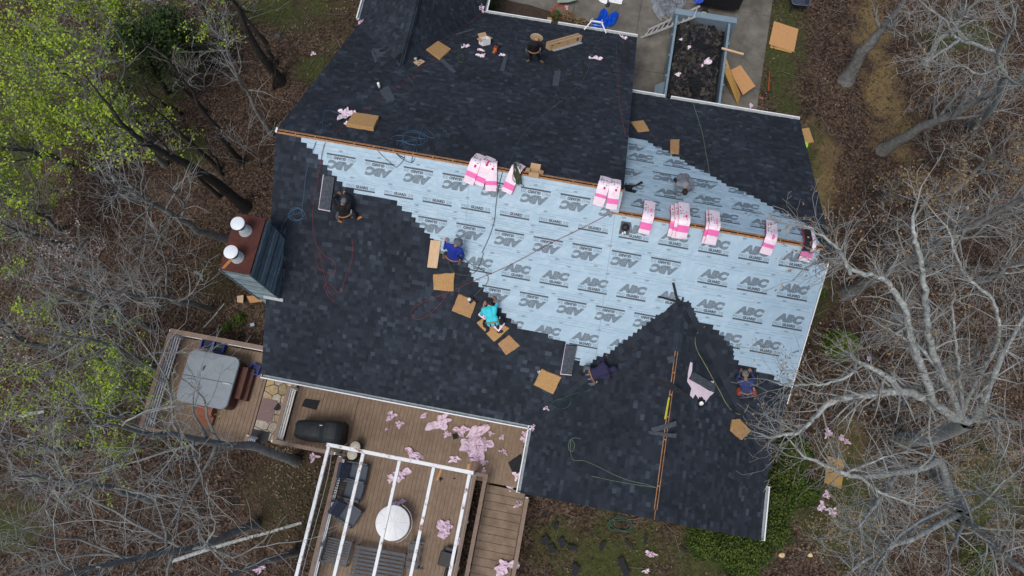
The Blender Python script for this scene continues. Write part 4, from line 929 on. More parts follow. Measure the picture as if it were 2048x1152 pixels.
for a in [((962, 315), (938, 366), 'front', 'back', 'pink wrapped shingle bundle, leftmost of the three overlapping on the main ridge'), ((981, 320), (958, 369), 'front', 'back', 'pink wrapped shingle bundle in the middle of the three overlapping on the main ridge'),
          ((984, 327), (982, 381), 'front', 'back', 'pink wrapped shingle bundle, rightmost and lowest of three overlapping on the main ridge'), ((1211, 359), (1196, 410), 'front', 'back', 'pink wrapped shingle bundle, left one of the pair at the end of the main ridge'),
          ((1230, 364), (1222, 417), 'front', 'back', 'pink wrapped shingle bundle, right one of the pair at the end of the main ridge'),
          ((1299, 407), (1287, 466), 'bfront', 'back', 'single pink wrapped shingle bundle on the lower ridge beside the round vent'),
          ((1421, 427), (1413, 486), 'bfront', 'back', 'lower pink wrapped shingle bundle of the doubled pair midway along the lower ridge'),
          ((1541, 447), (1529, 507), 'bfront', 'back', 'pink wrapped shingle bundle with wide white end, second from the right rake')]: bundle(*a)
bundle((1427, 426), (1419, 487), 'bfront', 'back', 'upper pink wrapped shingle bundle of the doubled pair midway along the lower ridge', lift=.09, w=.33)
for k, (a, c, nm) in enumerate([((1351, 416), (1345, 472), 'bottom'), ((1359, 413), (1353, 475), 'middle'), ((1366, 410), (1361, 474), 'top')]): bundle(a, c, 'bfront', 'back', nm+' shingle bundle of the red-edged stack of three on the lower ridge', lift=.085*k)
bundle((1040, 333), (1014, 384), 'front', 'back', 'half empty pink shingle bundle with a green rope coiled on it', torn=False)
bundle((1614, 458), (1607, 521), 'bfront', 'back', 'torn open shingle bundle showing black shingles at the right rake', torn=True)
bundle((962, 622), (1003, 656), 'back', 'back', 'pink shingle bundle under the worker in the turquoise shirt', lift=.10, mid=False, w=.33)
# opened stacks on the back slope
def stack(pts, pl, lab, n=6, edge=((0, 3),)):
    c = sum(onp(*p, pl) for p in pts)/4; nn = pnorm(pl); f = frame(c, onp(*pts[1], pl)-onp(*pts[0], pl), nn); inv = f.inverted(); t = thing('shingle_stack', lab, 'shingle stack', f)
    loc = [inv @ Vector(onp(*p, pl)) for p in pts]
    for i in range(n):
        b = MB(); j = [(p[0]+rng.uniform(-.008, .008), p[1]+rng.uniform(-.008, .008)) for p in loc]; b.prism(j[::-1], .02+.012*i, .031+.012*i); b.build('shingle_layer', M_OFF if i == n-1 else M_OFFD, t)
    b = MB()
    for i0, i1 in edge: b.bar(Vector((loc[i0][0]*1.04, loc[i0][1]*1.04, .055)), Vector((loc[i1][0]*1.04, loc[i1][1]*1.04, .055)), .02, .07)
    b.build('torn_wrapper_edge', M_PINKW, t)
stack([(649, 350), (671, 353), (662, 420), (640, 416)], 'back', 'opened stack of dark shingles beside the worker in black', edge=((0, 3), (3, 2)))
stack([(1132, 688), (1154, 691), (1143, 747), (1122, 745)], 'back', 'opened stack of dark shingles with pink edging beside the lowest foam pad', edge=((0, 3), (3, 2)))
stack([(1383, 744), (1427, 769), (1424, 784), (1376, 758)], 'cright', 'opened stack of black shingles in a spread pale wrapper on the rear gable', edge=())

# loose shingle offcuts
GO = 'loose shingle offcuts'
OFFC = [([(757, 177), (776, 171), (791, 199), (773, 204)], 'light grey offcut strip below the white vent pipe', 1), ([(880, 121), (886, 117), (913, 143), (905, 146)], 'narrow offcut strip below the egg-crate pad', 1),
 ([(744, 97), (770, 97), (773, 113), (757, 113)], 'grey kite-shaped offcut by the upper left valley', 1), ([(742, 102), (746, 101), (755, 122), (750, 126)], 'thin curled offcut at the foot of the kite-shaped one', 1), ([(736, 140), (748, 126), (750, 128), (739, 142)], 'dark sliver of shingle lowest by the upper left valley', 0), ([(758, 135), (770, 129), (772, 132), (760, 139)], 'dark short sliver right of the kite-shaped offcut', 0),
 ([(908, 68), (947, 57), (949, 59), (909, 71)], 'long pale sliver above the open white box', 1), ([(1003, 130), (1010, 107), (1016, 109), (1008, 142), (1000, 141)], 'upright offcut strip left of the man in the straw hat', 1), ([(968, 152), (1000, 142), (1003, 145), (970, 155)], 'dark crooked strip end below the pink scraps', 0),
 ([(1108, 142), (1122, 141), (1117, 172), (1105, 170)], 'lower half of the bent offcut below the long carton', 1), ([(1104, 115), (1113, 112), (1131, 140), (1122, 143)], 'upper half of the bent offcut below the long carton', 0), ([(1093, 115), (1097, 114), (1110, 150), (1105, 147)], 'thin dark strip beside the right shoe of the man in the straw hat', 0),
 ([(1162, 120), (1167, 120), (1173, 158), (1168, 158)], 'dark upright strip left of the white wrapper pad', 0), ([(1181, 104), (1187, 102), (1223, 128), (1218, 132)], 'slanting strip passing under the pink wrapper', 0), ([(1248, 84), (1258, 82), (1260, 113), (1252, 114)], 'upright strip near the ladder at the right front corner', 0),
 ([(938, 293), (941, 290), (957, 309), (945, 328), (941, 327), (952, 310)], 'hooked black strip above the three bundles on the ridge', 0), ([(762, 284), (835, 266), (836, 270), (764, 287)], 'long dark strip through the blue hose tangle', 0),
 ([(1344, 566), (1349, 565), (1357, 599), (1352, 601)], 'upright dark strip at the tip of the rear gable', 0), ([(1314, 594), (1318, 592), (1360, 602), (1358, 607)], 'level dark strip pointing left from the tip of the rear gable', 0), ([(1340, 611), (1356, 606), (1358, 609), (1342, 614)], 'short curled strip left of the gable tip', 0),
 ([(1302, 856), (1352, 842), (1353, 852), (1304, 866)], 'upper of two pale grey strips crossing the rear gable ridge', 1), ([(1297, 862), (1353, 868), (1351, 876), (1298, 868)], 'lower of two pale grey strips crossing the rear gable ridge', 1), ([(1313, 757), (1342, 764), (1378, 790), (1366, 793), (1338, 779), (1314, 768)], 'bent dark strip draped over the rear gable ridge slot', 0), ([(1334, 714), (1349, 712), (1351, 724), (1337, 727)], 'square offcut on top of the rear gable slot', 1),
 ([(1218, 725), (1262, 690), (1270, 698), (1224, 738)], 'long strip laid along the gable valley by the worker in navy', 0), ([(1270, 370), (1283, 362), (1287, 366), (1266, 374), (1262, 385), (1246, 372), (1252, 369)], 'black folded offcut on the blue film right of the main ridge', 0), ([(1248, 372), (1256, 376), (1274, 382), (1270, 386), (1252, 382)], 'black curved offcut below the folded one on the blue film', 0),
 ([(720, 60), (728, 50), (734, 52), (727, 66)], 'small dark strip on the left edge of the upper gable', 0)]
for pts, lab, lt in OFFC:
    cx = sum(p[0] for p in pts)/len(pts); cy = sum(p[1] for p in pts)/len(pts); poly_piece('shingle_offcut', pts, surf(cx, cy), .006, M_OFF if lt else M_OFFD, lab, 'shingle offcut', GO, lift=.03)
for pts, lab in [([(1080, 1078), (1094, 1070), (1100, 1085), (1088, 1092)], 'dark shingle scrap on the lawn nearest the stair rail'), ([(1106, 1050), (1114, 1044), (1118, 1051), (1108, 1060)], 'small dark shingle scrap on the lawn under the gable edge'), ([(1115, 1082), (1125, 1074), (1133, 1090), (1122, 1098)], 'dark shingle scrap on the lawn, left of a joined pair'), ([(1133, 1090), (1150, 1092), (1157, 1102), (1138, 1100)], 'dark shingle scrap on the lawn, right of a joined pair'), ([(1097, 1092), (1106, 1088), (1112, 1104), (1098, 1108)], 'square shingle scrap on the lawn below the joined pair'),
                 ([(1197, 1095), (1206, 1084), (1214, 1086), (1203, 1104)], 'leaning shingle scrap alone midway on the lawn'), ([(1143, 1130), (1152, 1128), (1160, 1140), (1152, 1152), (1144, 1150)], 'large shingle scrap near the bottom of the lawn'), ([(1234, 1120), (1246, 1114), (1250, 1126), (1262, 1152), (1248, 1152)], 'long L-shaped shingle scrap at the bottom of the lawn'), ([(1290, 1071), (1295, 1070), (1293, 1088), (1288, 1087)], 'narrow upright shingle scrap on the lawn near the bush'),
                 ([(1247, 1082), (1251, 1080), (1272, 1098), (1268, 1100)], 'thin slanting dark strip on the lawn right of the leaning scrap'), ([(1082, 1030), (1095, 1022), (1097, 1026), (1084, 1034)], 'dark strip in the shade under the gable corner'), ([(1363, 1092), (1376, 1103), (1373, 1108), (1361, 1098)], 'dark scrap at the left foot of the bush')]:
    poly_piece('shingle_scrap', pts, -.02, .008, M_OFFD, lab, 'shingle scrap', 'shingle scraps on the lawn', lift=.03)
for pts, lab, z in [([(610, 797), (640, 801), (632, 820), (603, 812)], 'black bent flashing panel on the deck above the grill', DZ), ([(547, 818), (556, 805), (562, 812), (560, 818), (554, 822)], 'black star-shaped shingle scrap on the flagstones', DZ-.1), ([(1016, 925), (1042, 907), (1050, 935), (1028, 952)], 'large black shingle sheet on the deck under the gable eave', DZ), ([(1045, 895), (1053, 887), (1055, 897)], 'black triangular scrap beside the gable gutter on the deck', DZ), ([(904, 868), (914, 866), (917, 876), (907, 879)], 'small black square scrap among the pink wrappers', DZ), ([(877, 953), (887, 957), (880, 963)], 'black triangular scrap on the pergola deck', DZ), ([(905, 957), (911, 955), (910, 959)], 'tiny black crumb of shingle on the pergola deck', DZ)]:
    poly_piece('shingle_scrap', pts, z, .012, M_OFFD, lab, 'shingle scrap', None, lift=.01)

# crumpled wrapper scraps
def scrap(px, py, sx, sy, ang, lab, m=None, pl=None, hh=.12, seed=None):
    pl = surf(px, py) if pl is None else pl; s = 1./52 if not isinstance(pl, str) else 1./64
    n = 11; r_ = random.Random(hash((px, py)) & 0xffff); nn = pnorm(pl); c = onp(px, py, pl, .02); f = frame(c, np.array([math.cos(R(ang)), -math.sin(R(ang)), 0]), nn); b = MB(); vs = []; sd = r_.random()*99
    for j in range(n):
        for i in range(n):
            x, y = i/(n-1)*2-1, j/(n-1)*2-1; rr = math.hypot(x, y); k = max(abs(x), abs(y))/rr if rr > 1e-6 else 1
            x, y = x*k, y*k; a = math.atan2(y, x); o = 1+.6*mnoise.noise(Vector((math.cos(a)*1.4+sd, math.sin(a)*1.4, sd)))+.28*math.sin(3*a+sd)+.16*math.sin(7*a+2*sd)
            q = mnoise.noise(Vector((x*2.3+sd, y*2.3, sd*.3))); q2 = mnoise.noise(Vector((x*5+sd, y*5, 3+sd)))
            vs.append((x*o*sx*s/2+.05*q2*sx*s, y*o*sy*s/2+.05*q*sy*s, max(.004, hh*(.30+1.1*q+.9*q2))))
    fs = [(j*n+i, j*n+i+1, (j+1)*n+i+1, (j+1)*n+i) for j in range(n-1) for i in range(n-1)]; b.add(vs, fs, 0, False)
    o = b.build('wrapper_scrap', m or M_PINK, None, f); so = o.modifiers.new('t', 'SOLIDIFY'); so.thickness = .003
    return tag(o, lab, 'wrapper scrap', 'pink shingle wrapper scraps')
S = [(962, 18, 20, 18, 20, 'pink wrapper ball at the inner gutter corner of the upper gable', 0), (722, 45, 8, 18, 70, 'pink wrapper caught on the left gutter of the upper gable', 0), (931, 94, 20, 9, -40, 'pink wrapper twist left of the open white box', 1), (961, 101, 16, 10, 10, 'pink wrapper piece just below the open white box', 1), (962, 113, 24, 12, 30, 'jagged pink wrapper under the open white box', 1), (1004, 111, 14, 8, 0, 'small pink wrapper beside the orange compressor', 1),
 (1190, 117, 32, 12, -5, 'white and pink wrapper crossed by a hose near the straw hat man', 1), (1247, 76, 20, 12, 60, 'white wrapper under the ladder foot at the front eave', 1), (1198, 62, 18, 8, 20, 'pink wrapper in the front gutter beside the ladder', 0), (693, 228, 34, 40, 60, 'large pale wrapper lying over the thick foam block', 1), (705, 248, 30, 12, -10, 'pale wrapper tail at the lower edge of the thick foam block', 1),
 (1093, 816, 10, 9, 0, 'white wrapper crumb at the green hose coil', 1), (1066, 856, 9, 14, 30, 'pink wrapper hung on the inside corner of the back gutters', 0), (1080, 743, 5, 10, 60, 'tiny white wrapper crumb left of the lowest foam pad', 1),
 (783, 832, 20, 14, -30, 'pink wrapper on the deck, largest of three right of the grill', 0), (800, 848, 15, 14, 0, 'pink wrapper on the deck, right of three by the grill', 0), (774, 858, 6, 8, 30, 'tiny pink wrapper on the deck, lowest of three by the grill', 0), (848, 832, 9, 15, 60, 'small pink wrapper by the eave left of the big heap', 0), (880, 845, 44, 26, -30, 'long pink wrapper at the upper left of the big heap', 0),
 (895, 868, 14, 12, 0, 'pink wrapper crumb left of the black square scrap', 0), (922, 862, 30, 18, 10, 'curved pink wrapper strip at the left of the big heap', 0), (950, 870, 56, 22, -38, 'long pink wrapper fold on top of the big heap', 0), (947, 892, 46, 40, 20, 'broadest pink wrapper sheet in the middle of the big heap', 0), (968, 890, 28, 30, 60, 'creased pink wrapper at the right of the big heap', 0), (951, 917, 24, 12, 10, 'crimson creased wrapper at the foot of the big heap', 0),
 (905, 920, 16, 11, 0, 'pale wrapper left of a pair below the big heap', 1), (915, 918, 10, 9, 0, 'pale wrapper right of a pair below the big heap', 1), (982, 867, 9, 8, 0, 'small wrapper crumb right of the big heap', 0), (1004, 875, 9, 9, 0, 'small crimson wrapper crumb midway to the gable gutter', 0), (1008, 904, 18, 8, 30, 'curled thin wrapper below the crimson crumb', 0), (1050, 868, 12, 12, 0, 'pink wrapper under the inside gutter corner, upper one', 0), (1048, 879, 16, 9, 0, 'pink wrapper under the inside gutter corner, lower one', 0),
 (969, 925, 8, 14, 80, 'little wrapper above the stair rail corner', 0), (967, 941, 8, 8, 0, 'round wrapper crumb at the stair rail corner', 0), (1033, 952, 12, 14, 0, 'pale wrapper on the large black sheet', 1), (1021, 975, 13, 11, 0, 'pink wrapper at the top of the stair', 0), (1036, 1008, 10, 18, 70, 'pink wrapper at the stair right edge below the gutter', 0), (1011, 1132, 26, 36, 70, 'large pale pink wrapper low on the stair', 0),
 (826, 908, 34, 16, 30, 'pink wrapper tucked under the pergola header beam', 0), (802, 950, 22, 28, 60, 'pink wrapper under the middle pergola rafter', 0), (783, 958, 14, 14, 0, 'pale wrapper left of the middle pergola rafter', 1), (797, 1006, 28, 12, -15, 'mauve wrapper behind the round table', 0), (890, 1057, 28, 26, -30, 'pink wrapper on the deck above the black bin', 0), (918, 1085, 10, 14, 30, 'pink wrapper hung on the right pergola rail', 0),
 (494, 786, 14, 18, 0, 'pink wrapper on the small deck beside the hot tub', 0), (628, 914, 18, 14, -20, 'pink wrapper on the ground below the deck corner', 0), (520, 1140, 14, 22, 60, 'pink wrapper among leaves left of the pergola', 0), (1300, 1108, 18, 10, 20, 'pink wrapper on the lawn below the rear gable', 0), (1292, 1142, 13, 8, -10, 'white wrapper lowest on the lawn', 1), (627, 108, 12, 9, 0, 'pink wrapper on the leaves left of the front slope', 0), (1133, 15, 8, 12, 0, 'pink wrapper on the orange hose coil', 0), (1502, 211, 10, 9, 0, 'pink wrapper at the driveway edge by the right front eave', 0),
 (1655, 866, 14, 18, 0, 'pink wrapper alone in the leaves right of the rear gable', 0), (1683, 876, 12, 12, 0, 'left pink wrapper of a close pair in the leaves', 0), (1694, 884, 10, 10, 0, 'right pink wrapper of a close pair in the leaves', 0), (1652, 990, 14, 14, 30, 'pink wrapper just below the board on the ground', 0), (1643, 1013, 14, 18, 0, 'pale wrapper lower left below the board on the ground', 1), (1665, 1022, 20, 16, 0, 'pale wrapper lower right below the board on the ground', 1), (1737, 718, 8, 9, 0, 'pink wrapper scrap caught under the grey limbs', 0)]
for px, py, sx, sy, an, lab, pale in S: scrap(px, py, sx, sy, an, lab, M_PINKW if pale else M_PINK, hh=.10 if max(sx, sy) > 16 else .06)

poly_piece('wrapper_scrap', [(1381, 724), (1385, 726), (1384, 742), (1381, 752), (1400, 770), (1421, 783), (1422, 762), (1428, 762), (1428, 786), (1420, 792), (1411, 805), (1404, 792), (1397, 798), (1391, 788), (1386, 797), (1380, 790), (1383, 776), (1375, 764), (1376, 748)], 'cright', .006, M_PINKW, 'spread pale wrapper around the opened stack on the rear gable', 'wrapper scrap', 'pink shingle wrapper scraps', .008, lift=.04)
# hoses and ropes
def hose(name, pts, r, m, lab, cat='hose', k=6, group=None, lift=.012):
    P = []
    for p in pts:
        pl = surf(*p[:2]); P.append(onp(p[0], p[1], pl)+pnorm(pl)*(lift+r+(p[2] if len(p) > 2 else 0)))
    b = MB(); b.tube(spline(P, k), r, 5); return tag(b.build(name, m), lab, cat, group)
def loops(cx, cy, rx, ry, n, ph=0, j=.25):
    o = []; rr = random.Random(int(cx*7+cy))
    for i in range(n*7): a = i*2*math.pi/7+ph; q = 1+rr.uniform(-j, j); o.append((cx+rx*q*math.cos(a)+rr.uniform(-1, 1), cy+ry*q*math.sin(a), .004*i/7))
    return o
H_RED = mat('hose_red', (.15, .02, .026), (.20, .032, .036), 9, .5); H_BLUE = mat('hose_blue', (.035, .085, .14), (.05, .11, .18), 9, .5); H_GREY = mat('hose_grey', (.055, .07, .075), (.08, .1, .1), 9, .6); H_GREEN = mat('hose_green', (.022, .07, .048), (.035, .095, .065), 9, .6)
H_YG = mat('rope_yellow_green', (.24, .26, .10), (.3, .31, .14), 20, .8); H_DKG = mat('rope_dark_green', (.035, .055, .022), (.06, .085, .04), 30, .85); H_ORG = mat('hose_orange', (.38, .06, .025), (.45, .09, .03), 9, .5); H_GG = mat('hose_sage', (.11, .155, .105), (.14, .19, .13), 9, .6)
hose('air_hose', [(965, 24), (930, 55), (880, 108), (820, 158), (760, 200), (712, 236), (675, 265), (650, 288), (641, 330), (634, 370), (627, 410), (627, 455), (634, 490), (652, 512), (668, 522), (672, 540), (660, 546), (640, 538), (632, 520), (640, 508), (655, 575), (664, 590), (670, 602), (660, 596), (650, 575), (658, 565), (680, 585), (690, 560), (704, 520), (705, 480)], .009, H_RED, 'red air hose running from the upper gable gutter over the main ridge')
hose('air_hose', [(958, 26), (930, 48), (880, 84), (850, 104)], .010, H_RED, 'short straight red line beside the egg-crate pad')
hose('air_hose', [(690, 236), (672, 226), (655, 222), (648, 232), (644, 258), (632, 285), (620, 318), (612, 352), (608, 395), (605, 415)]+loops(594, 428, 16, 12, 3, .4)+[(580, 432), (570, 442), (563, 458), (566, 470), (573, 455)], .010, H_BLUE, 'blue hose coiled at its end near the chimney')
hose('air_hose', [(848, 250), (843, 262), (838, 275)]+loops(830, 278, 22, 14, 2, 1)+[(800, 272), (782, 278), (800, 284), (825, 290), (830, 280), (812, 300), (808, 318), (795, 333), (788, 331), (760, 306), (757, 298), (768, 297)]+loops(815, 300, 18, 22, 2, 2, .35)+[(850, 270), (856, 262), (870, 275), (860, 276), (845, 268)], .010, H_BLUE, 'blue hose in a loose tangle across the middle of the main ridge')
hose('air_hose', [(1212, 66), (1190, 95), (1182, 118), (1172, 150), (1150, 178), (1120, 205), (1070, 245), (1040, 280), (1020, 325), (1008, 338), (998, 372), (992, 410), (989, 440), (980, 470), (964, 506)], .011, H_GREY, 'long dark hose from the front ladder over the main ridge')
hose('air_hose', [(1232, 78), (1234, 130), (1236, 190), (1244, 240), (1250, 270)], .008, H_GREY, 'thin grey line along the right edge of the front slope'); hose('air_hose', [(1238, 104), (1238, 160), (1238, 200), (1246, 245), (1252, 275)], .009, H_RED, 'thin red line along the right edge of the front slope')
hose('air_hose', [(1386, 208), (1396, 240), (1405, 270), (1411, 305), (1416, 330), (1418, 347)], .012, H_GG, 'sage hose hanging down the right front slope')
hose('air_hose', [(1218, 428), (1160, 458), (1100, 487), (1020, 530), (960, 556), (900, 583), (840, 607), (823, 622), (826, 635), (845, 637), (870, 618), (888, 598), (903, 574)], .009, H_RED, 'red hose crossing the blue film from the lower ridge to the pads')
hose('air_hose', [(896, 520), (904, 540), (920, 549), (940, 549), (955, 538), (968, 505)], .011, H_GREY, 'grey hose looping behind the worker in royal blue'); hose('air_hose', [(926, 514), (945, 530), (965, 540), (976, 552), (974, 566), (960, 580), (948, 592)], .011, H_GREY, 'grey hose from the worker in royal blue to the nail gun')
hose('rope', [(1410, 652), (1396, 664), (1389, 678), (1393, 700), (1405, 722), (1418, 745), (1428, 764), (1440, 785), (1450, 805), (1464, 822), (1480, 828), (1490, 822), (1497, 808)], .010, H_YG, 'yellow-green rope down the right slope of the rear gable', 'rope')
hose('rope', [(1162, 878), (1150, 876), (1140, 882), (1138, 898), (1145, 903), (1150, 890), (1143, 880), (1142, 905), (1148, 920), (1170, 922), (1200, 935), (1230, 950), (1262, 962), (1290, 968), (1312, 975), (1290, 972), (1250, 966), (1210, 958), (1182, 952)], .010, H_GG, 'pale green rope trailing across the left slope of the rear gable', 'rope')
hose('air_hose', [(1186, 778), (1165, 786), (1145, 798)]+loops(1122, 808, 17, 10, 2, 0, .15)+[(1108, 818), (1096, 832), (1084, 846), (1080, 838), (1090, 826), (1105, 808), (1130, 794), (1160, 784)], .010, H_GREEN, 'green hose coiled on the roof valley beside the worker in navy')
hose('air_hose', [(905, 118), (845, 133), (822, 138), (813, 148), (820, 160), (828, 172), (822, 186), (800, 190), (780, 188)], .010, H_GREY, 'grey hose curving between the egg-crate pad and the vent pipe')
hose('air_hose', loops(1120, 24, 17, 12, 4, 0, .2)+[(1100, 30), (1080, 30), (1055, 22)], .014, H_ORG, 'orange hose coiled on the driveway near the planting bed')
hose('garden_hose', loops(1242, 1050, 22, 14, 4, 0, .3), .014, H_GREEN, 'green garden hose coiled on the lawn under the rear gable')
hose('rope', loops(922, 118, 6, 8, 3, 0, .2), .009, H_DKG, 'small coil of green rope on the front slope', 'rope')
rp = []; 
for i in range(11): rp += [(1029+rng.uniform(-4, 3), 342+rng.uniform(-4, 2), .20+.004*i), (1038+rng.uniform(-6, 4), 347+rng.uniform(-5, 3), .25), (1040+rng.uniform(-7, 5), 362+rng.uniform(-3, 6), .20), (1032+rng.uniform(-5, 5), 354+rng.uniform(-5, 5), .23)]
hose('rope', rp+[(1048, 372, .03)], .010, H_DKG, 'dark green rope bunched over the half empty bundle', 'rope', 4)

# vents, boxes, tools
def vent(px, py, lab, pl, hgt=.3, r=.04, base=None, top=M_WHITE):
    c = onp(px, py, pl); t = thing('vent_pipe', lab, 'vent pipe', frame(c, U, (0, 0, 1))); b = MB(); b.lathe([(r, -.05), (r, hgt), (r*.7, hgt), (r*.7, hgt-.06)], n=16); b.build('pipe', top, t)
    b = MB(); n = pnorm(pl); q = frame((0, 0, 0), U, n).to_3x3(); b.box(n*.025, (.30, .36, .012), q); b.lathe([(r*1.9, .0), (r*1.5, .09), (r*1.05, .12)], n=16); b.build('flashing_boot', base or M_BLACK, t)
vent(760, 178, 'white vent pipe on the front slope above the grey strip', 'front', .38); vent(1400, 808, 'white ringed vent pipe with black boot on the rear gable', 'cright', .22, .06)
c = onp(1250, 456, 'back'); t = thing('roof_vent', 'black round vent on a square base with a white pipe end, on the blue film', 'roof vent', frame(c, U, pnorm('back'))); b = MB(); b.box((0, 0, .012), (.30, .40, .014)); b.build('base_plate', M_CHAR, t); b = MB(); b.lathe([(.12, .02), (.125, .1), (.11, .16), (.06, .20), (.01, .21)], (0, .04, 0), 20); b.build('dome', M_BLACK, t); b = MB(); b.tube([(0, -.06, .05), (.03, -.16, .07)], .03, 8); b.tube([(-.03, -.13, .05), (-.05, -.2, .05)], .03, 8); b.build('pipe_end', M_WHITE, t)
def nailgun(p1, p2, lab, lift=.02):
    pl = surf(*p1); f, L = fr(p1, p2, pl, lift); t = thing('nail_gun', lab, 'nail gun', f); b = MB(); b.tube([(0, 0, .05), (.2, 0, .06)], [.035, .045], 10); b.build('barrel', M_BLACK, t); b = MB(); b.tube([(.16, 0, .05), (.17, -.16, .04)], .025, 8); b.build('grip', M_BLACK, t); b = MB(); b.lathe([(.06, .0), (.065, .05), (.05, .07)], (.08, .09, .0), 14); b.build('nail_canister', M_ZINC, t); b = MB(); b.tube([(-.07, 0, .04), (0, 0, .05)], .018, 8); b.build('nose', M_ALU, t)
nailgun((940, 605), (952, 592), 'black nail gun on the brown foam pad', .12); nailgun((834, 122), (842, 114), 'black nail gun on a scrap of cardboard by the upper gable')
poly_piece('cardboard_scrap', [(826, 124), (841, 117), (850, 123), (836, 132)], 'front', .01, M_FOAMP, 'cardboard scrap under a nail gun on the front slope', 'cardboard')
def carton(p1, p2, pl, w, l, h, lab, flaps=True, m=M_CARD, mo=None, name='carton'):
    f, _ = fr(p1, p2, pl, .02); f = f @ Matrix.Identity(4); t = thing(name, lab, 'box', f); b = MB()
    for s in (-1, 1): b.box((0, s*l/2, h/2), (w, .012, h)); b.box((s*w/2, 0, h/2), (.012, l-.012, h))
    b.build('sides', mo or m, t); b = MB(); b.box((0, 0, .006), (w, l, .012)); b.build('bottom', M_CARDD, t); b = MB(); b.box((0, 0, h*.45), (w*.8, l*.8, .05)); b.build('contents', M_CARD, t)
    for s, ax in ((1, 'y'), (-1, 'x'), (1, 'x')):
        b = MB(); fl = .16
        if ax == 'y': b.box((0, l/2+fl*.35, h+fl*.32), (w, fl, .01), Matrix.Rotation(R(42), 3, 'X'))
        else: b.box((s*(w/2+fl*.36), 0, h-.01), (fl*.8, l*.9, .01), Matrix.Rotation(R(12*s), 3, 'Y'))
        b.build('flap', M_CARD, t)
carton((1068, 350), (1085, 353), 'front', .30, .22, .16, 'open cardboard carton standing on the main ridge beside the roped bundle')
carton((969, 88), (986, 84), 'front', .36, .26, .24, 'open white carton with red print on the front slope', mo=M_WHITE)
f, L = fr((1097, 100), (1160, 82), 'front', .02); t = thing('long_carton', 'long closed brown carton on the front slope beside the straw hat man', 'box', f); b = MB(); b.box((L/2, .05, .13), (L, .26, .26)); b.build('carton_body', M_CARD, t, None, .006)
b = MB(); b.box((L/2, .05, .262), (L, .02, .004)); b.box((L*.86, -.082, .15), (.12, .004, .12)); b.box((L*.06, -.082, .19), (.06, .004, .05)); b.box((L*.55, -.082, .13), (.012, .004, .16)); b.box((L*.25, -.082, .215), (.18, .004, .03)); b.build('printed_marks', M_INK, t); b = MB(); b.box((L/2, -.16, .02), (L*.9, .14, .02)); b.build('plastic_film', M_ZINC, t)
t = thing('compressor_saw', 'orange power tool on the front slope right of the white carton', 'power tool', fr((990, 105), (996, 90), 'front', .02)[0]); b = MB(); b.box((.1, 0, .1), (.30, .13, .16)); b.build('housing', M_ORANGE, t, None, .03); b = MB(); b.tube(spline([(.02, -.02, .18), (.08, 0, .26), (.2, 0, .26), (.25, -.02, .18)]), .02, 8); b.build('handle', M_BLACK, t); b = MB(); b.tube([(.25, 0, .08), (.5, -.12, .05)], .02, 6); b.build('bar', M_BLACK, t); b = MB(); b.box((-.05, .03, .05), (.1, .1, .08)); b.build('foot', M_BROWNL, t)
b = MB(); f, L = fr((1329, 838), (1337, 795), 'cleft', .05); b.box((L/2, -.02, 0), (L, .05, .02)); tag(b.build('level', mat('lime_level', (.42, .45, .02), (.5, .52, .05), 9, .5), None, f), 'yellow spirit level lying in the rear gable ridge slot', 'level')
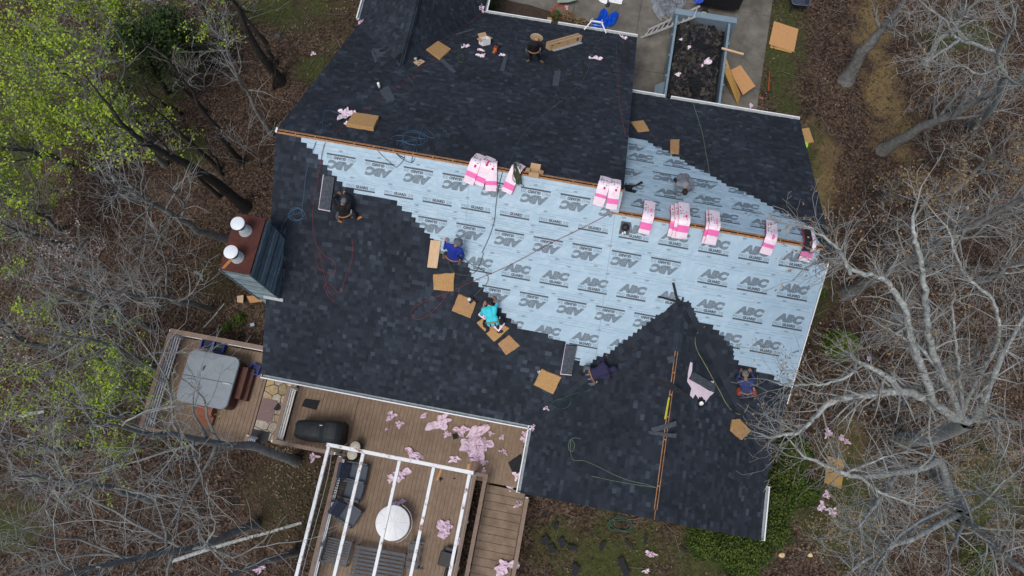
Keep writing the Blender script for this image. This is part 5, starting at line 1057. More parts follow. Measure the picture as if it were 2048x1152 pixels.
# ================================================================ the roofing crew
def person(label, pl, J, mats, lift=0., headgear=None, glove=False, sleeve='long', pouch=None, facedir=None, girth=1.0):
    """J: joint -> (px, py, height above the slope). One continuous body grown from limb volumes; clothes by zone."""
    Q = {k: np.array(onp(v[0], v[1], pl, v[2]+lift)) for k, v in J.items()}
    shirt, pants, skin, shoe = 0, 1, 2, 3
    for s in 'lr':
        sg = 1 if s == 'r' else -1
        if s+'hip' not in Q:
            ax = Q['rs']-Q['ls']; ax /= np.linalg.norm(ax); Q[s+'hip'] = Q['pel']+ax*sg*.10
    b = MB(); segs = []
    def seg(a, c, r0, r1, m, k=5):
        a, c = np.asarray(a), np.asarray(c); d = c-a; L = np.linalg.norm(d)+1e-6; d = d/L; pts = [a-d*r0*.75, a-d*r0*.45]; rad = [r0*.45, r0*.85]
        for i in range(k+1): pts.append(a+d*L*i/k); rad.append(r0+(r1-r0)*i/k)
        pts += [c+d*r1*.45, c+d*r1*.75]; rad += [r1*.85, r1*.45]; b.tube(pts, rad, 10); segs.append((a, c, r0, r1, m))
    g = girth; waist = Q['pel']*.55+Q['neck']*.45
    seg(Q['pel'], waist, .125*g, .125*g, shirt); seg(waist, Q['neck']*.8+waist*.2, .13*g, .13*g, shirt)
    for s in 'lr':
        h, sh = Q[s+'hip'], Q[s+'s']; cw = waist+(sh-waist)*.18+(h-waist)*.12
        seg(h, cw, .115*g, .105*g, shirt); seg(cw, sh+(waist-sh)*.12, .105*g, .085*g, shirt); seg(Q['neck'], sh, .065, .075, shirt)
        seg(sh, Q[s+'e'], .062, .048, shirt); seg(Q[s+'e'], Q[s+'h'], .046, .034, shirt if sleeve == 'long' else skin)
        seg(h, Q[s+'k'], .098*g, .068, pants); seg(Q[s+'k'], Q[s+'a'], .066, .048, pants)
        t = Q[s+'t']; seg(Q[s+'a'], Q[s+'a']*.7+t*.3, .048, .05, shoe); seg(Q[s+'a']*.7+t*.3, t, .05, .04, shoe)
        d = Q[s+'h']-Q[s+'e']; d /= np.linalg.norm(d); n = pnorm(pl); sd = np.cross(d, n); sd /= np.linalg.norm(sd)+1e-9; hm = 4 if glove else skin; w = Q[s+'h']
        for o in (-.022, .0, .022): seg(w+sd*o, w+d*.075+sd*o*1.3, .024, .021, hm, 2)
        for i, (o, L) in enumerate(((-.036, .055), (-.012, .068), (.012, .064), (.035, .05))):
            p0 = w+d*.085+sd*o; p1 = p0+d*L*.55-n*.012; p2 = p1+d*L*.4-n*.03; seg(p0, p1, .0115, .0105, hm, 2); seg(p1, p2, .0105, .0095, hm, 2)
        sgn = 1 if s == 'l' else -1; p0 = w+d*.025+sd*.035*sgn; p1 = p0+d*.03+sd*.03*sgn-n*.01; seg(p0, p1, .0135, .012, hm, 2); seg(p1, p1+d*.03-n*.012, .012, .0105, hm, 2)
    seg(Q['lhip'], Q['rhip'], .115*g, .115*g, pants); nk, hd = Q['neck'], Q['head']; seg(nk, nk*.4+hd*.6, .055, .055, skin)
    up = hd-nk; up = up/np.linalg.norm(up); fd = np.asarray(facedir if facedir is not None else (Q['lh']+Q['rh'])/2-hd, float); fd = fd-up*(fd@up); fd /= np.linalg.norm(fd); rt = np.cross(fd, up)
    HM = Matrix([[rt[i], fd[i], up[i]] for i in range(3)])
    def hp(x, y, z): return hd+rt*x+fd*y+up*z
    b.ell(hd, (.076, .094, .112), 14, 10, HM); segs.append((hp(0, 0, -.03), hp(0, 0, .03), .09, .09, skin)); seg(hp(0, .03, -.07), hp(0, .05, -.085), .05, .035, skin, 2); seg(hp(0, .088, .01), hp(0, .106, -.022), .012, .016, skin, 2)
    for s in (-1, 1): b.ell(hp(s*.078, -.01, -.01), (.012, .02, .032), 8, 6, HM)
    tmp = b.build('tmp', M_SKIN); r_ = tmp.modifiers.new('r', 'REMESH'); r_.mode = 'VOXEL'; r_.voxel_size = .0135; s_ = tmp.modifiers.new('s', 'SMOOTH'); s_.factor = .5; s_.iterations = 3
    dg = bpy.context.evaluated_depsgraph_get(); dg.update(); me_ = bpy.data.meshes.new_from_object(tmp.evaluated_get(dg)); bpy.data.objects.remove(tmp)
    me_.materials.clear()
    for m in mats: me_.materials.append(m)
    nf = len(me_.polygons); C = np.zeros(nf*3); me_.polygons.foreach_get('center', C); C = C.reshape(-1, 3); best = np.full(nf, 9.); mi = np.zeros(nf, int)
    for a, c, r0, r1, m in segs:
        d = c-a; L2_ = d@d+1e-9; t = np.clip((C-a)@d/L2_, 0, 1); ds = np.linalg.norm(C-(a+t[:, None]*d), axis=1)-(r0+(r1-r0)*t); k = ds < best; best[k] = ds[k]; mi[k] = m
    me_.polygons.foreach_set('material_index', mi.tolist()); me_.polygons.foreach_set('use_smooth', [True]*nf)
    # slight cloth folds
    root = Q['pel'].copy(); root[2] = min(Q['la'][2], Q['ra'][2])-.08; me_.transform(Matrix.Translation(Vector(-root))); o = link('person', me_); o.location = Vector(root); tag(o, label, 'person', 'roofing crew')
    def child(mb, nm, m): q = mb.build(nm, m, o); q.matrix_parent_inverse = Matrix.Translation(Vector(-root)); return q
    e = MB(); [e.ell(hp(s*.032, .082, .012), (.012, .008, .009), 8, 6, HM) for s in (-1, 1)]; e.ell(hp(0, .088, -.052), (.026, .006, .006), 8, 6, HM); child(e, 'facial_features', M_HAIR)
    kind, hm_ = headgear; h_ = MB()
    if kind == 'bucket': h_.lathe([(.155, .01), (.158, .018), (.108, .055), (.10, .12), (.07, .135), (.01, .14)], hd, 22, 0, True, HM); child(h_, 'bucket_hat', hm_)
    elif kind == 'straw': h_.lathe([(.225, .03), (.235, .045), (.15, .05), (.10, .06), (.095, .12), (.075, .155), (.03, .165), (.01, .155)], hd, 28, 0, True, HM); child(h_, 'straw_hat', hm_)
    elif kind == 'cap':
        h_.lathe([(.10, .02), (.104, .05), (.09, .10), (.055, .13), (.01, .138)], hd, 20, 0, True, Matrix([[rt[i]*.95, fd[i]*1.08, up[i]] for i in range(3)])); v_ = [hp(x, y, z) for x, y, z in ((-.085, .06, .04), (-.07, .16, .03), (0, .19, .03), (.07, .16, .03), (.085, .06, .04))]; h_.add(v_+[p+up*.008 for p in v_], [(0, 1, 2, 3, 4), (9, 8, 7, 6, 5), (0, 5, 6, 1), (1, 6, 7, 2), (2, 7, 8, 3), (3, 8, 9, 4)]); child(h_, 'cap', hm_)
    elif kind == 'hood': h_.ell(hp(0, -.022, .012), (.106, .112, .132), 16, 10, HM); child(h_, 'hood', hm_)
    else: h_.ell(hp(0, -.018, .022), (.088, .096, .108), 16, 10, HM); child(h_, 'hair', hm_)
    ax = (Q['rhip']-Q['lhip']); ax /= np.linalg.norm(ax); tor = Q['neck']-Q['pel']; tor /= np.linalg.norm(tor); bel = np.cross(ax, tor)
    if pouch:
        bt = MB(); cpt = Q['pel']+tor*.07
        ring = [cpt+ax*.215*g*math.cos(a)+bel*.155*g*math.sin(a) for a in np.linspace(0, 2*math.pi, 17)]; bt.tube(ring, .022, 6, flat=1.0); child(bt, 'tool_belt', M_BROWNL if pouch != M_BROWNL else M_BLACK)
        for s, nm in ((-1, 'tool_pouch'), (1, 'tool_pouch')):
            p_ = MB(); c_ = Q['pel']+ax*s*.225*g+tor*.0; Mx = Matrix([[ax[i], bel[i], tor[i]] for i in range(3)]); p_.box(c_, (.075, .17, .2), Mx); p_.box(c_+ax*s*.05-tor*.02, (.045, .13, .13), Mx); child(p_, nm, pouch)
        hn = MB(); c_ = Q['pel']+ax*.23*g; hn.tube([c_+tor*.12, c_-tor*.16], .012, 6); hn.box(c_+tor*.13, (.03, .12, .03), Matrix([[ax[i], bel[i], tor[i]] for i in range(3)])); child(hn, 'hammer', M_ALU)
    return o
C_BLK = mclothes('black', (.012, .012, .014)); C_ROY = mclothes('royal_blue', (.014, .035, .30)); C_TUR = mclothes('turquoise', (.06, .62, .72)); C_NAV = mclothes('navy', (.028, .026, .07)); C_DEN = mclothes('denim', (.045, .06, .17)); C_GRY = mclothes('grey', (.19, .205, .225)); C_KHA = mclothes('khaki', (.13, .095, .065)); C_DPT = mclothes('dark_trousers', (.018, .017, .02)); C_CAMO = mat('camo_cloth', (.10, .085, .065), (.30, .27, .23), 26, .9, c3=(.42, .40, .37), detail=1); C_GH = mclothes('hat_grey', (.12, .13, .145)); C_BEA = mclothes('beanie_grey', (.13, .135, .15)); C_MAR = mclothes('maroon', (.055, .014, .018)); C_GLV = mclothes('glove_pink', (.42, .24, .26))
person('crew member in black hoodie and grey beanie kneeling by the opened stack', 'back', dict(pel=(690, 430, .25), neck=(684, 411, .60), head=(687, 402, .72), ls=(673, 414, .55), rs=(699, 410, .55), le=(666, 398, .34), lh=(676, 388, .10), re=(700, 396, .36), rh=(690, 386, .10), lk=(667, 434, .12), la=(676, 440, .10), lt=(683, 444, .06), rk=(708, 428, .30), ra=(713, 438, .09), rt=(723, 434, .08)), [C_BLK, C_DPT, M_SKIN, M_BROWNL, C_BLK], 0, ('hair', C_BEA), pouch=M_CHAR)
person('crew member in royal blue top and grey bucket hat squatting at the shingle edge', 'back', dict(pel=(905, 516, .34), neck=(909, 494, .74), head=(916, 485, .86), ls=(895, 490, .68), rs=(922, 501, .68), le=(889, 497, .48), lh=(891, 484, .30), re=(927, 511, .46), rh=(922, 519, .24), lk=(892, 508, .42), la=(896, 518, .10), lt=(894, 511, .05), rk=(921, 517, .42), ra=(913, 523, .10), rt=(918, 521, .05)), [C_ROY, C_DPT, M_SKIN, C_KHA, C_GLV], 0, ('bucket', C_GH), glove=True, pouch=C_KHA, girth=1.08, facedir=(-.5, .8, 0))
person('crew member in turquoise shirt bending forward on a foam pad', 'back', dict(pel=(986, 645, .42), neck=(977, 616, .50), head=(980, 606, .42), ls=(966, 620, .47), rs=(990, 616, .47), le=(962, 629, .27), lh=(968, 611, .12), re=(994, 608, .28), rh=(989, 599, .10), lk=(972, 650, .12), la=(976, 660, .10), lt=(972, 664, .06), rk=(995, 650, .14), ra=(997, 664, .10), rt=(1004, 663, .08)), [C_TUR, C_MAR, M_SKIN, M_BLACK, C_BLK], .12, ('hair', M_HAIR), sleeve='short', pouch=C_DPT, girth=1.12)
person('crew member in navy top bent over the gable valley, reaching for a strip', 'back', dict(pel=(1180, 750, .50), neck=(1216, 739, .58), head=(1226, 738, .50), ls=(1206, 728, .55), rs=(1217, 755, .55), le=(1206, 719, .34), lh=(1212, 713, .10), re=(1229, 762, .34), rh=(1232, 750, .10), lk=(1178, 737, .30), la=(1168, 742, .10), lt=(1165, 750, .05), rk=(1190, 764, .30), ra=(1181, 771, .10), rt=(1184, 779, .05)), [C_NAV, C_CAMO, M_SKIN, M_BLACK, C_GLV], 0, ('hood', C_NAV), pouch=M_CHAR, girth=1.2)
person('crew member in navy and denim with camouflage cap working under bare branches', 'back', dict(pel=(1493, 783, .32), neck=(1492, 761, .66), head=(1491, 750, .76), ls=(1480, 764, .60), rs=(1504, 764, .60), le=(1474, 758, .38), lh=(1481, 744, .14), re=(1509, 758, .38), rh=(1502, 744, .14), lk=(1482, 768, .10), la=(1485, 792, .10), lt=(1484, 799, .05), rk=(1504, 768, .10), ra=(1502, 793, .10), rt=(1503, 800, .05)), [C_DEN, C_DEN, M_SKIN, M_BLACK, C_BLK], 0, ('cap', C_CAMO), pouch=M_RED)
person('crew member in grey hoodie stooping head down on the right front slope', 'bfront', dict(pel=(1366, 355, .62), neck=(1371, 372, .72), head=(1370, 383, .62), ls=(1355, 368, .68), rs=(1385, 366, .68), le=(1351, 378, .40), lh=(1353, 388, .10), re=(1386, 378, .42), rh=(1380, 381, .20), lk=(1355, 362, .38), la=(1350, 358, .10), lt=(1352, 364, .05), rk=(1374, 372, .38), ra=(1372, 366, .10), rt=(1370, 374, .05)), [C_GRY, C_DPT, M_SKIN, M_BLACK, C_BLK], 0, ('hair', M_HAIR), pouch=None, girth=1.1)
person('crew member in dark clothes and wide straw hat standing on the front slope', 'front', dict(pel=(1067, 101, .82), neck=(1071, 86, 1.32), head=(1073, 77, 1.44), ls=(1060, 88, 1.24), rs=(1081, 88, 1.24), le=(1056, 97, 1.0), lh=(1062, 101, .80), re=(1086, 98, 1.0), rh=(1080, 103, .80), lk=(1062, 110, .45), la=(1060, 119, .09), lt=(1054, 123, .05), rk=(1077, 111, .45), ra=(1079, 120, .09), rt=(1086, 125, .05)), [C_BLK, C_DPT, M_SKIN, C_KHA, C_BLK], 0, ('straw', M_STRAW), pouch=M_CHAR, facedir=(.1, -1, 0))
# ================================================================ driveway things
tr = thing('dump_trailer', 'blue-grey dump trailer piled with torn-off shingles beside the right front eave', 'trailer')
b = MB(); hbox(b, 12.47, 14.61, 7.2, 11.55, .70, .76); b.build('bed_floor', M_STEELB, tr)
for nm, (u0, u1, v0, v1, z1) in dict(side_wall=(12.36, 12.46, 7.2, 11.55, 1.55), side_wall_b=(14.62, 14.72, 7.2, 11.55, 1.55), front_wall=(12.28, 14.95, 11.56, 11.84, 1.62), tail_gate=(12.46, 14.62, 7.1, 7.19, 1.3)).items():
    b = MB(); hbox(b, u0, u1, v0, v1, .45, z1); b.build(nm.replace('_b', ''), M_STEELB, tr, None, .01)
for u, sg in ((12.36, -1), (14.72, 1)):
    for v in (7.6, 8.6, 9.6, 10.6): b = MB(); hbox(b, u+sg*.005, u+sg*.06, v-.04, v+.04, .5, 1.5); b.build('stake', M_STEELB, tr)
    for v in (8.7, 9.55): b = MB(); b.lathe([(.14, -.1), (.31, -.09), (.33, 0), (.31, .09), (.14, .1)], HW(u-sg*.16, v, .34), 22, 0, True, Matrix([[0, 0, U[0]], [0, 1, U[1]], [1, 0, 0]]) if False else (HFR.to_3x3() @ Matrix.Rotation(R(90), 3, 'Y'))); b.build('wheel', M_BLACK, tr)
b = MB(); b.bar(HW(13.6, 11.86, .45), HW(13.75, 13.0, .45), .12, .1); b.bar(HW(12.9, 11.86, .45), HW(13.7, 12.9, .45), .08, .08); b.bar(HW(14.4, 11.86, .45), HW(13.75, 12.9, .45), .08, .08); b.build('tow_bar', M_BLACK, tr)
b = MB(); hbox(b, 13.55, 13.75, 12.2, 12.5, .5, .8); b.build('tongue_box', mat('yellow_box', (.45, .40, .12), (.5, .45, .2), 6, .6), tr)
f = frame(HW(12.20, 8.0, .95), V, np.array([*(-.75*U[:2]), .66])); b = MB(); b.box((0, 0, 0), (1.05, .55, .03)); b.build('drop_panel', M_STEELB, tr, f)
# heap of torn shingles in it
pile = MB(); ph = []
def heap(u, v): return .72+.75*math.exp(-((u-13.4)/1.1)**2-((v-8.6)/1.7)**2)+.60*math.exp(-((u-13.5)/1.5)**2-((v-10.9)/1.1)**2)+.10*mnoise.noise(Vector((u*2, v*2, 1)))
nu, nv = 26, 44; hv = []
for j in range(nv):
    for i in range(nu): u, v = 12.47+2.14*i/(nu-1), 7.25+4.25*j/(nv-1); hv.append(HW(u, v, heap(u, v)))
pile.add(hv, [(j*nu+i, j*nu+i+1, (j+1)*nu+i+1, (j+1)*nu+i) for j in range(nv-1) for i in range(nu-1)], 0); tl = [.1]*len(pile.f)
for _ in range(1700):
    u, v = rng.uniform(12.72, 14.36), rng.uniform(7.5, 11.3); q = HW(u, v, heap(u, v)+rng.uniform(.005, .06)); w, l = rng.uniform(.12, .3), rng.choice([.15, .2, .3, .42])
    M = Matrix.Rotation(rng.uniform(0, 6.3), 3, 'Z') @ Matrix.Rotation(rng.gauss(0, .3), 3, 'X') @ Matrix.Rotation(rng.gauss(0, .3), 3, 'Y'); pile.box(q, (w, l, .006), M)
    brown = mnoise.noise(Vector((u*.9, v*.7, 4))) > -.05; tl += [rng.uniform(.45, 1.) if brown and rng.random() < .55 else rng.uniform(0, .3)]*6
pile.attr['tone'] = ('FACE', tl); o = pile.build('shingle_debris', mat_tone('torn_shingles', (.009, .010, .013), [(.018, .019, .023), (.038, .035, .031), (.078, .071, .062)], .95, 40.)); tag(o, 'heap of torn-off dark and brown shingles in the trailer', 'debris', None, 'stuff')
for px, py, sx, sy, an, lab in [(1413, 125, 24, 10, -40, 'pink wrapper in the middle of the trailer heap'), (1356, 149, 11, 9, 0, 'pale wrapper near the front eave in the trailer heap'), (1362, 79, 9, 5, -30, 'small pale wrapper at the left wall of the trailer'), (1393, 92, 12, 6, -50, 'pink wrapper strip high in the trailer heap'), (1378, 95, 9, 7, -50, 'bluish wrapper beside the strip high in the trailer')]: scrap(px, py, sx, sy, an, lab, M_PINKW, 1.45, .05)
plank((1443, 97), (1487, 109), 1.62, .09, .04, M_FOAMP, 'pale timber offcut sticking out over the trailer side')
def osb(pts, zs, m, lab):
    P = [at(*p, z) for p, z in zip(pts, zs)]; b = MB(); b.slab(P, .014); return tag(b.build('osb_sheet', m), lab, 'board', 'sheathing boards by the driveway')
osb([(1452, 116), (1458, 132), (1481, 190), (1476, 211), (1456, 170), (1446, 138)], [1.55, 1.45, .55, .05, .5, 1.3], M_OSBY, 'yellowish sheathing board leaning on the trailer side')
osb([(1460, 141), (1481, 130), (1511, 172), (1486, 190)], [1.0, .95, .55, .5], M_OSB, 'light sheathing board propped on the leaning one by the trailer')
osb([(1548, 42), (1597, 58), (1588, 104), (1538, 88)], [.08, .06, .05, .07], M_OSB, 'large square sheathing board lying on the grass by the driveway')
osb([(1549, 47), (1596, 64), (1583, 106), (1540, 95)], [.03, .03, .03, .03], M_OSBY, 'second sheathing board under the square one on the grass')
# ladder leaning on the trailer
def ladder(a0, a1, b0, b1, n, lab, m=M_ALU):
    t = thing('ladder', lab, 'ladder'); 
    for p, q in ((a0, a1), (b0, b1)): b = MB(); b.bar(p, q, .03, .085, up=np.cross(np.array(a1)-a0, np.array(b0)-a0)); b.build('stile', m, t)
    for i in range(n): s = (i+.6)/n; b = MB(); b.tube([np.array(a0)+(np.array(a1)-a0)*s, np.array(b0)+(np.array(b1)-b0)*s], .02, 8); b.build('rung', m, t)
    return t
ladder(at(1282, 75, .05), at(1392, 33, 1.78), at(1296, 60, .05), at(1400, 12, 1.78), 10, 'aluminium ladder sloping from the driveway onto the trailer front')
ez = ZAF
ladder(at(1203, 45, ez+1.0)*0+HW(8.86, WF+.75, -.0), HW(8.86, WF+.14, ez+.55), HW(9.26, WF+.75, 0), HW(9.26, WF+.14, ez+.55), 9, 'aluminium ladder standing against the front eave with white stand-off arms')
t = thing('ladder_standoff', 'white stand-off arms resting on the front eave around the ladder top', 'ladder stand-off'); 
for u0, u1 in ((8.84, 8.62), (9.28, 9.52)): b = MB(); b.bar(HW(u0, WF+.1, ez+.42), HW(u1, WF-.28, ez+.36), .045, .045); b.build('arm', M_WHITE, t)
b = MB()
b.bar(HW(8.8, WF+.12, ez+.44), HW(9.32, WF+.12, ez+.44), .06, .05); b.build('cross_arm', M_WHITE, t)
def drape(name, pts, z, m, lab, cat, hh=.3, n=26, group=None, seed=1):
    """crumpled sheet filling an outline on the ground"""
    P = [np.array(at(*p, z)) for p in pts]; c = sum(P)/len(P); b = MB(); vs = []; k = 16; ring = spline(P+[P[0]], 7)[:-1]
    for j in range(k+1):
        for i, q in enumerate(ring):
            s = j/k; p = c+(q-c)*s; nz_ = mnoise.noise(Vector((p[0]*2.2+seed, p[1]*2.2, seed))); n2 = abs(mnoise.noise(Vector((p[0]*5+seed, p[1]*5, 7)))); n3 = 1-abs(mnoise.noise(Vector((p[0]*3.1+p[1]*1.5+seed, p[1]*7.5, seed)))); vs.append((p[0]-c[0], p[1]-c[1], .03+hh*(1-s**4)*(.1+.5*nz_+.55*n2+.55*n3**3)))
    R_ = len(ring); fs = [(j*R_+i, j*R_+(i+1) % R_, (j+1)*R_+(i+1) % R_, (j+1)*R_+i) for j in range(k) for i in range(R_)]; b.add(vs, fs, 0, False)
    o = b.build(name, m, None, Matrix.Translation(Vector(c))); so = o.modifiers.new('t', 'SOLIDIFY'); so.thickness = .004; return tag(o, lab, cat, group)
drape('grey_tarp', [(1302, 0), (1330, -15), (1372, -8), (1366, 18), (1356, 34), (1336, 44), (1322, 42), (1306, 22)], .02, M_GREYT, 'crumpled silver grey tarp on the driveway beside the trailer', 'tarp', .5, seed=3)
drape('blue_tarp', [(1199, 27), (1213, 26), (1216, 42), (1210, 58), (1190, 58), (1183, 48), (1192, 44)], .05, M_BLUET, 'crumpled blue tarp bundle left of the ladder at the front eave', 'tarp', .6, seed=5); drape('blue_tarp', [(1217, 33), (1237, 28), (1230, 48), (1218, 54), (1213, 44)], .05, M_BLUET, 'smaller blue tarp bundle right behind the ladder top', 'tarp', .5, seed=8)
poly_piece('tarp_tail', [(1322, 30), (1340, 32), (1342, 46), (1326, 46)], .02, .12, M_TARPB, 'brown canvas tail at the lower end of the grey tarp', 'canvas', None, .03)
# pickup tail
pk = thing('pickup_truck', 'tail of a black pickup truck parked ahead of the trailer', 'truck')
b = MB(); hbox(b, 13.35, 15.1, 13.1, 15.2, .55, .62); b.build('bed_floor', M_BLACK, pk)
for nm, u0, u1, v0, v1 in (('bed_side', 13.25, 13.36, 13.1, 15.2), ('bed_side', 15.09, 15.2, 13.1, 15.2), ('tail_gate', 13.36, 15.09, 13.05, 13.12)): b = MB(); hbox(b, u0, u1, v0, v1, .5, 1.25); b.build(nm, M_BLACK, pk, None, .02)
b = MB(); hbox(b, 13.36, 15.09, 13.14, 15.2, 1.20, 1.24); b.build('bed_cover', mat('bed_cover', (.018, .02, .024), (.03, .034, .04), 4, .45), pk, None, .01)
b = MB(); hbox(b, 13.25, 15.2, 15.22, 17.4, .5, 1.75); b.build('cab', M_BLACK, pk, None, .1)
b = MB(); hbox(b, 15.22, 15.3, 13.6, 13.9, .55, .7); b.build('side_step', M_ALU, pk)
for u in (13.3, 15.15):
    for v in (13.9, 16.8): b = MB(); b.lathe([(.18, -.12), (.38, -.11), (.40, 0), (.38, .11), (.18, .12)], HW(u, v, .40), 22, 0, True, HFR.to_3x3() @ Matrix.Rotation(R(90), 3, 'Y')); b.build('wheel', M_BLACK, pk)
drape('blue_bag', [(1388, -4), (1402, -6), (1407, 2), (1400, 8), (1387, 5)], 1.24, M_BLUEP, 'blue bag on the corner of the truck bed cover', 'bag', .12, seed=2)
drape('white_sheet', [(1194, -14), (1248, -18), (1244, 4), (1241, 9), (1222, 6), (1213, 9), (1198, 2)], .02, M_WHITE, 'white sheet spread on the driveway at the top edge', 'sheet', .08, seed=6); b = MB(); b.tube(spline([at(1215, -8, .1), at(1216, 4, .12), at(1212, 11, .1), at(1217, 12, .1), at(1219, 4, .1)]), .03, 6); tag(b.build('strap', M_BLACK), 'black strap loop on the white sheet', 'strap')
poly_piece('green_bin_lid', [(1113, -12), (1152, -14), (1155, -1), (1137, 4), (1115, 5)], .3, .06, mat('pale_green_lid', (.22, .27, .22), (.27, .32, .27), 5, .5), 'pale green lid at the top edge of the driveway', 'lid', bevel=.02)
# wheelbarrow
f, _ = fr((1591, 10), (1591, -10), 0.); wb = thing('wheelbarrow', 'navy blue wheelbarrow standing on the grass at the top edge', 'wheelbarrow', f)
b = MB(); pgw = rrect(.75, .62, .12, 4); b.prism(pgw, .38, .66, top=[(p[0]*1.3, p[1]*1.28) for p in pgw]); b.f.pop(1); b.m.pop(); b.s.pop(); b.build('tray', M_NAVYC, wb)
b = MB(); b.tube([(p[0]*1.3, p[1]*1.28, .66) for p in pgw]+[(pgw[0][0]*1.3, pgw[0][1]*1.28, .66)], .018, 6); b.build('tray_rim', mat('rim_navy', (.08, .10, .17), (.1, .13, .2), 6, .4), wb)
for s in (-1, 1):
    b = MB(); b.tube([(.62, s*.08, .25), (-.3, s*.27, .38), (-.78, s*.31, .52)], .02, 6); b.build('handle', M_BLACK, wb); b = MB(); b.tube([(-.3, s*.25, .38), (-.38, s*.28, 0)], .018, 6); b.build('leg', M_BLACK, wb)
b = MB(); b.lathe([(.1, -.05), (.19, -.045), (.2, 0), (.19, .045), (.1, .05)], (.62, 0, .2), 18, 0, True, Matrix.Rotation(R(90), 3, 'X')); b.build('wheel', M_BLACK, wb)
t = thing('rake', 'orange handled rake lying in the grass right of the driveway', 'rake'); b = MB(); b.tube([at(1539, 142, .25), at(1537, 182, .05)], .016, 6); b.build('handle', M_ORANGE, t); b = MB(); b.box(at(1537, 184, .04), (.3, .06, .03), HR3); b.build('head', M_BLACK, t)
b = MB(); b.box(at(1505, 222, .08), (.2, .12, .12), HR3); tag(b.build('paving_brick', M_STONE if False else M_CARD, None, None, .01), 'tan brick in the grass at the driveway corner', 'brick'); b = MB(); b.box(at(1522, 196, .05), (.22, .1, .05), HR3); tag(b.build('paving_brick', M_BRICKC, None, None, .01), 'reddish brick in the grass near the rake', 'brick')
# planting bed by the front eave
b = MB(); b.slab([at(*p, .04) for p in [(975, 5), (1010, 0), (1060, 10), (1130, 32), (1185, 45), (1182, 66), (1120, 56), (1060, 48), (980, 35)]], .1); struct(b.build('planting_bed', M_SOILB))
drape('leaf_litter_bag', [(1094, 36), (1103, 36), (1104, 44), (1094, 45)], .05, M_CARD, 'brown paper bag in the planting bed by the front eave', 'bag', .12, seed=4)
# odds on the ground
t = thing('grey_gadget', 'small grey box on the leaves above the small deck', 'box', fr((507, 652), (514, 650), -.3)[0]); b = MB(); b.box((0, 0, .1), (.22, .2, .16)); b.build('case', M_CHAR, t, None, .02); b = MB(); b.box((.02, .01, .19), (.16, .12, .02)); b.build('lid', M_ZINC, t)
for px, py, w, lab in [(440, 264, .12, 'white stone on the leaves left of the main ridge'), (556, 72, .13, 'grey block on the leaves near the tall trunks'), (538, 1008, .0, ''), (650, 122, .0, ''), (1552, 1088, .09, 'pale stone on the path right of the rear gable'), (1563, 1110, .13, 'larger pale stone on the path right of the rear gable'), (1620, 1110, .1, 'small white stone on the bare earth')]:
    if not w: continue
    z = surf(px, py); c = at(px, py, z if not isinstance(z, str) else 0); b = MB(); b.ell((c[0], c[1], c[2]+w*.3), (w, w*.8, w*.5), 9, 6); b.v = [tuple(np.array(p)+np.array([rng.uniform(-.02, .02) for _ in range(3)])) for p in b.v]; tag(b.build('stone', M_STRAW if 'white' in lab or 'pale' in lab else M_CHAR), lab, 'stone')
# ================================================================ vegetation
M_BARK_D = mat('bark_dark', (.020, .018, .016), (.045, .04, .035), 5, .95, .6, 25, aniso=(4, 4, 1)); M_BARK_G = mat('bark_lichen', (.19, .205, .19), (.38, .405, .385), 11, .92, .6, 40, c3=(.58, .61, .58), cr=(.36, .58), pos=True)
M_BARK_M = mat('bark_grey', (.13, .13, .122), (.245, .248, .232), 6, .95, .4, 30, c3=(.36, .37, .35), pos=True); M_TWIG = mat('twigs_grey', (.20, .205, .195), (.355, .365, .35), 2.2, .95, pos=True, cr=(.3, .7)); M_TWIGB = mat('twigs_brown', (.11, .092, .075), (.20, .175, .148), 2.5, .95, pos=True, cr=(.3, .7))
LEAFY = mat_tone('spring_leaves', (.10, .165, .012), [(.23, .33, .025), (.38, .46, .045)], .7, 30., amp=.2); LEAFG = mat_tone('shrub_leaves', (.02, .038, .006), [(.052, .088, .013), (.13, .165, .026)], .7, 30., amp=.2); LEAFT = mat_tone('dead_leaves', (.14, .085, .04), [(.24, .165, .085), (.33, .25, .14)], .85, 30., amp=.2)
LEAFP = mat_tone('pine_needles', (.010, .024, .007), [(.026, .052, .012), (.05, .085, .018)], .8, 30., amp=.2); BLOS = mat_tone('blossom', (.36, .25, .26), [(.48, .36, .36), (.56, .48, .46)], .8, 30., amp=.15); LITTER = mat_tone('fallen_leaves', (.028, .019, .013), [(.068, .044, .031), (.115, .079, .055), (.21, .16, .118)], .9, 30., amp=.2); GRASSM = mat_tone('grass_blades', (.024, .036, .009), [(.06, .078, .022), (.13, .125, .055)], .9, 30., amp=.2)
def mesh_np(name, V_, F_, m, tone=None, smooth=False):
    me_ = bpy.data.meshes.new(name); k = F_.shape[1]; me_.vertices.add(len(V_)); me_.vertices.foreach_set('co', V_.astype(np.float32).ravel()); me_.loops.add(F_.size); me_.loops.foreach_set('vertex_index', F_.astype(np.int32).ravel())
    me_.polygons.add(len(F_)); me_.polygons.foreach_set('loop_start', np.arange(0, F_.size, k, dtype=np.int32)); me_.materials.append(m)
    if tone is not None: a = me_.attributes.new('tone', 'FLOAT', 'FACE'); a.data.foreach_set('value', tone.astype(np.float32))
    if smooth: me_.polygons.foreach_set('use_smooth', np.ones(len(F_), bool))
    me_.update(calc_edges=True); return me_
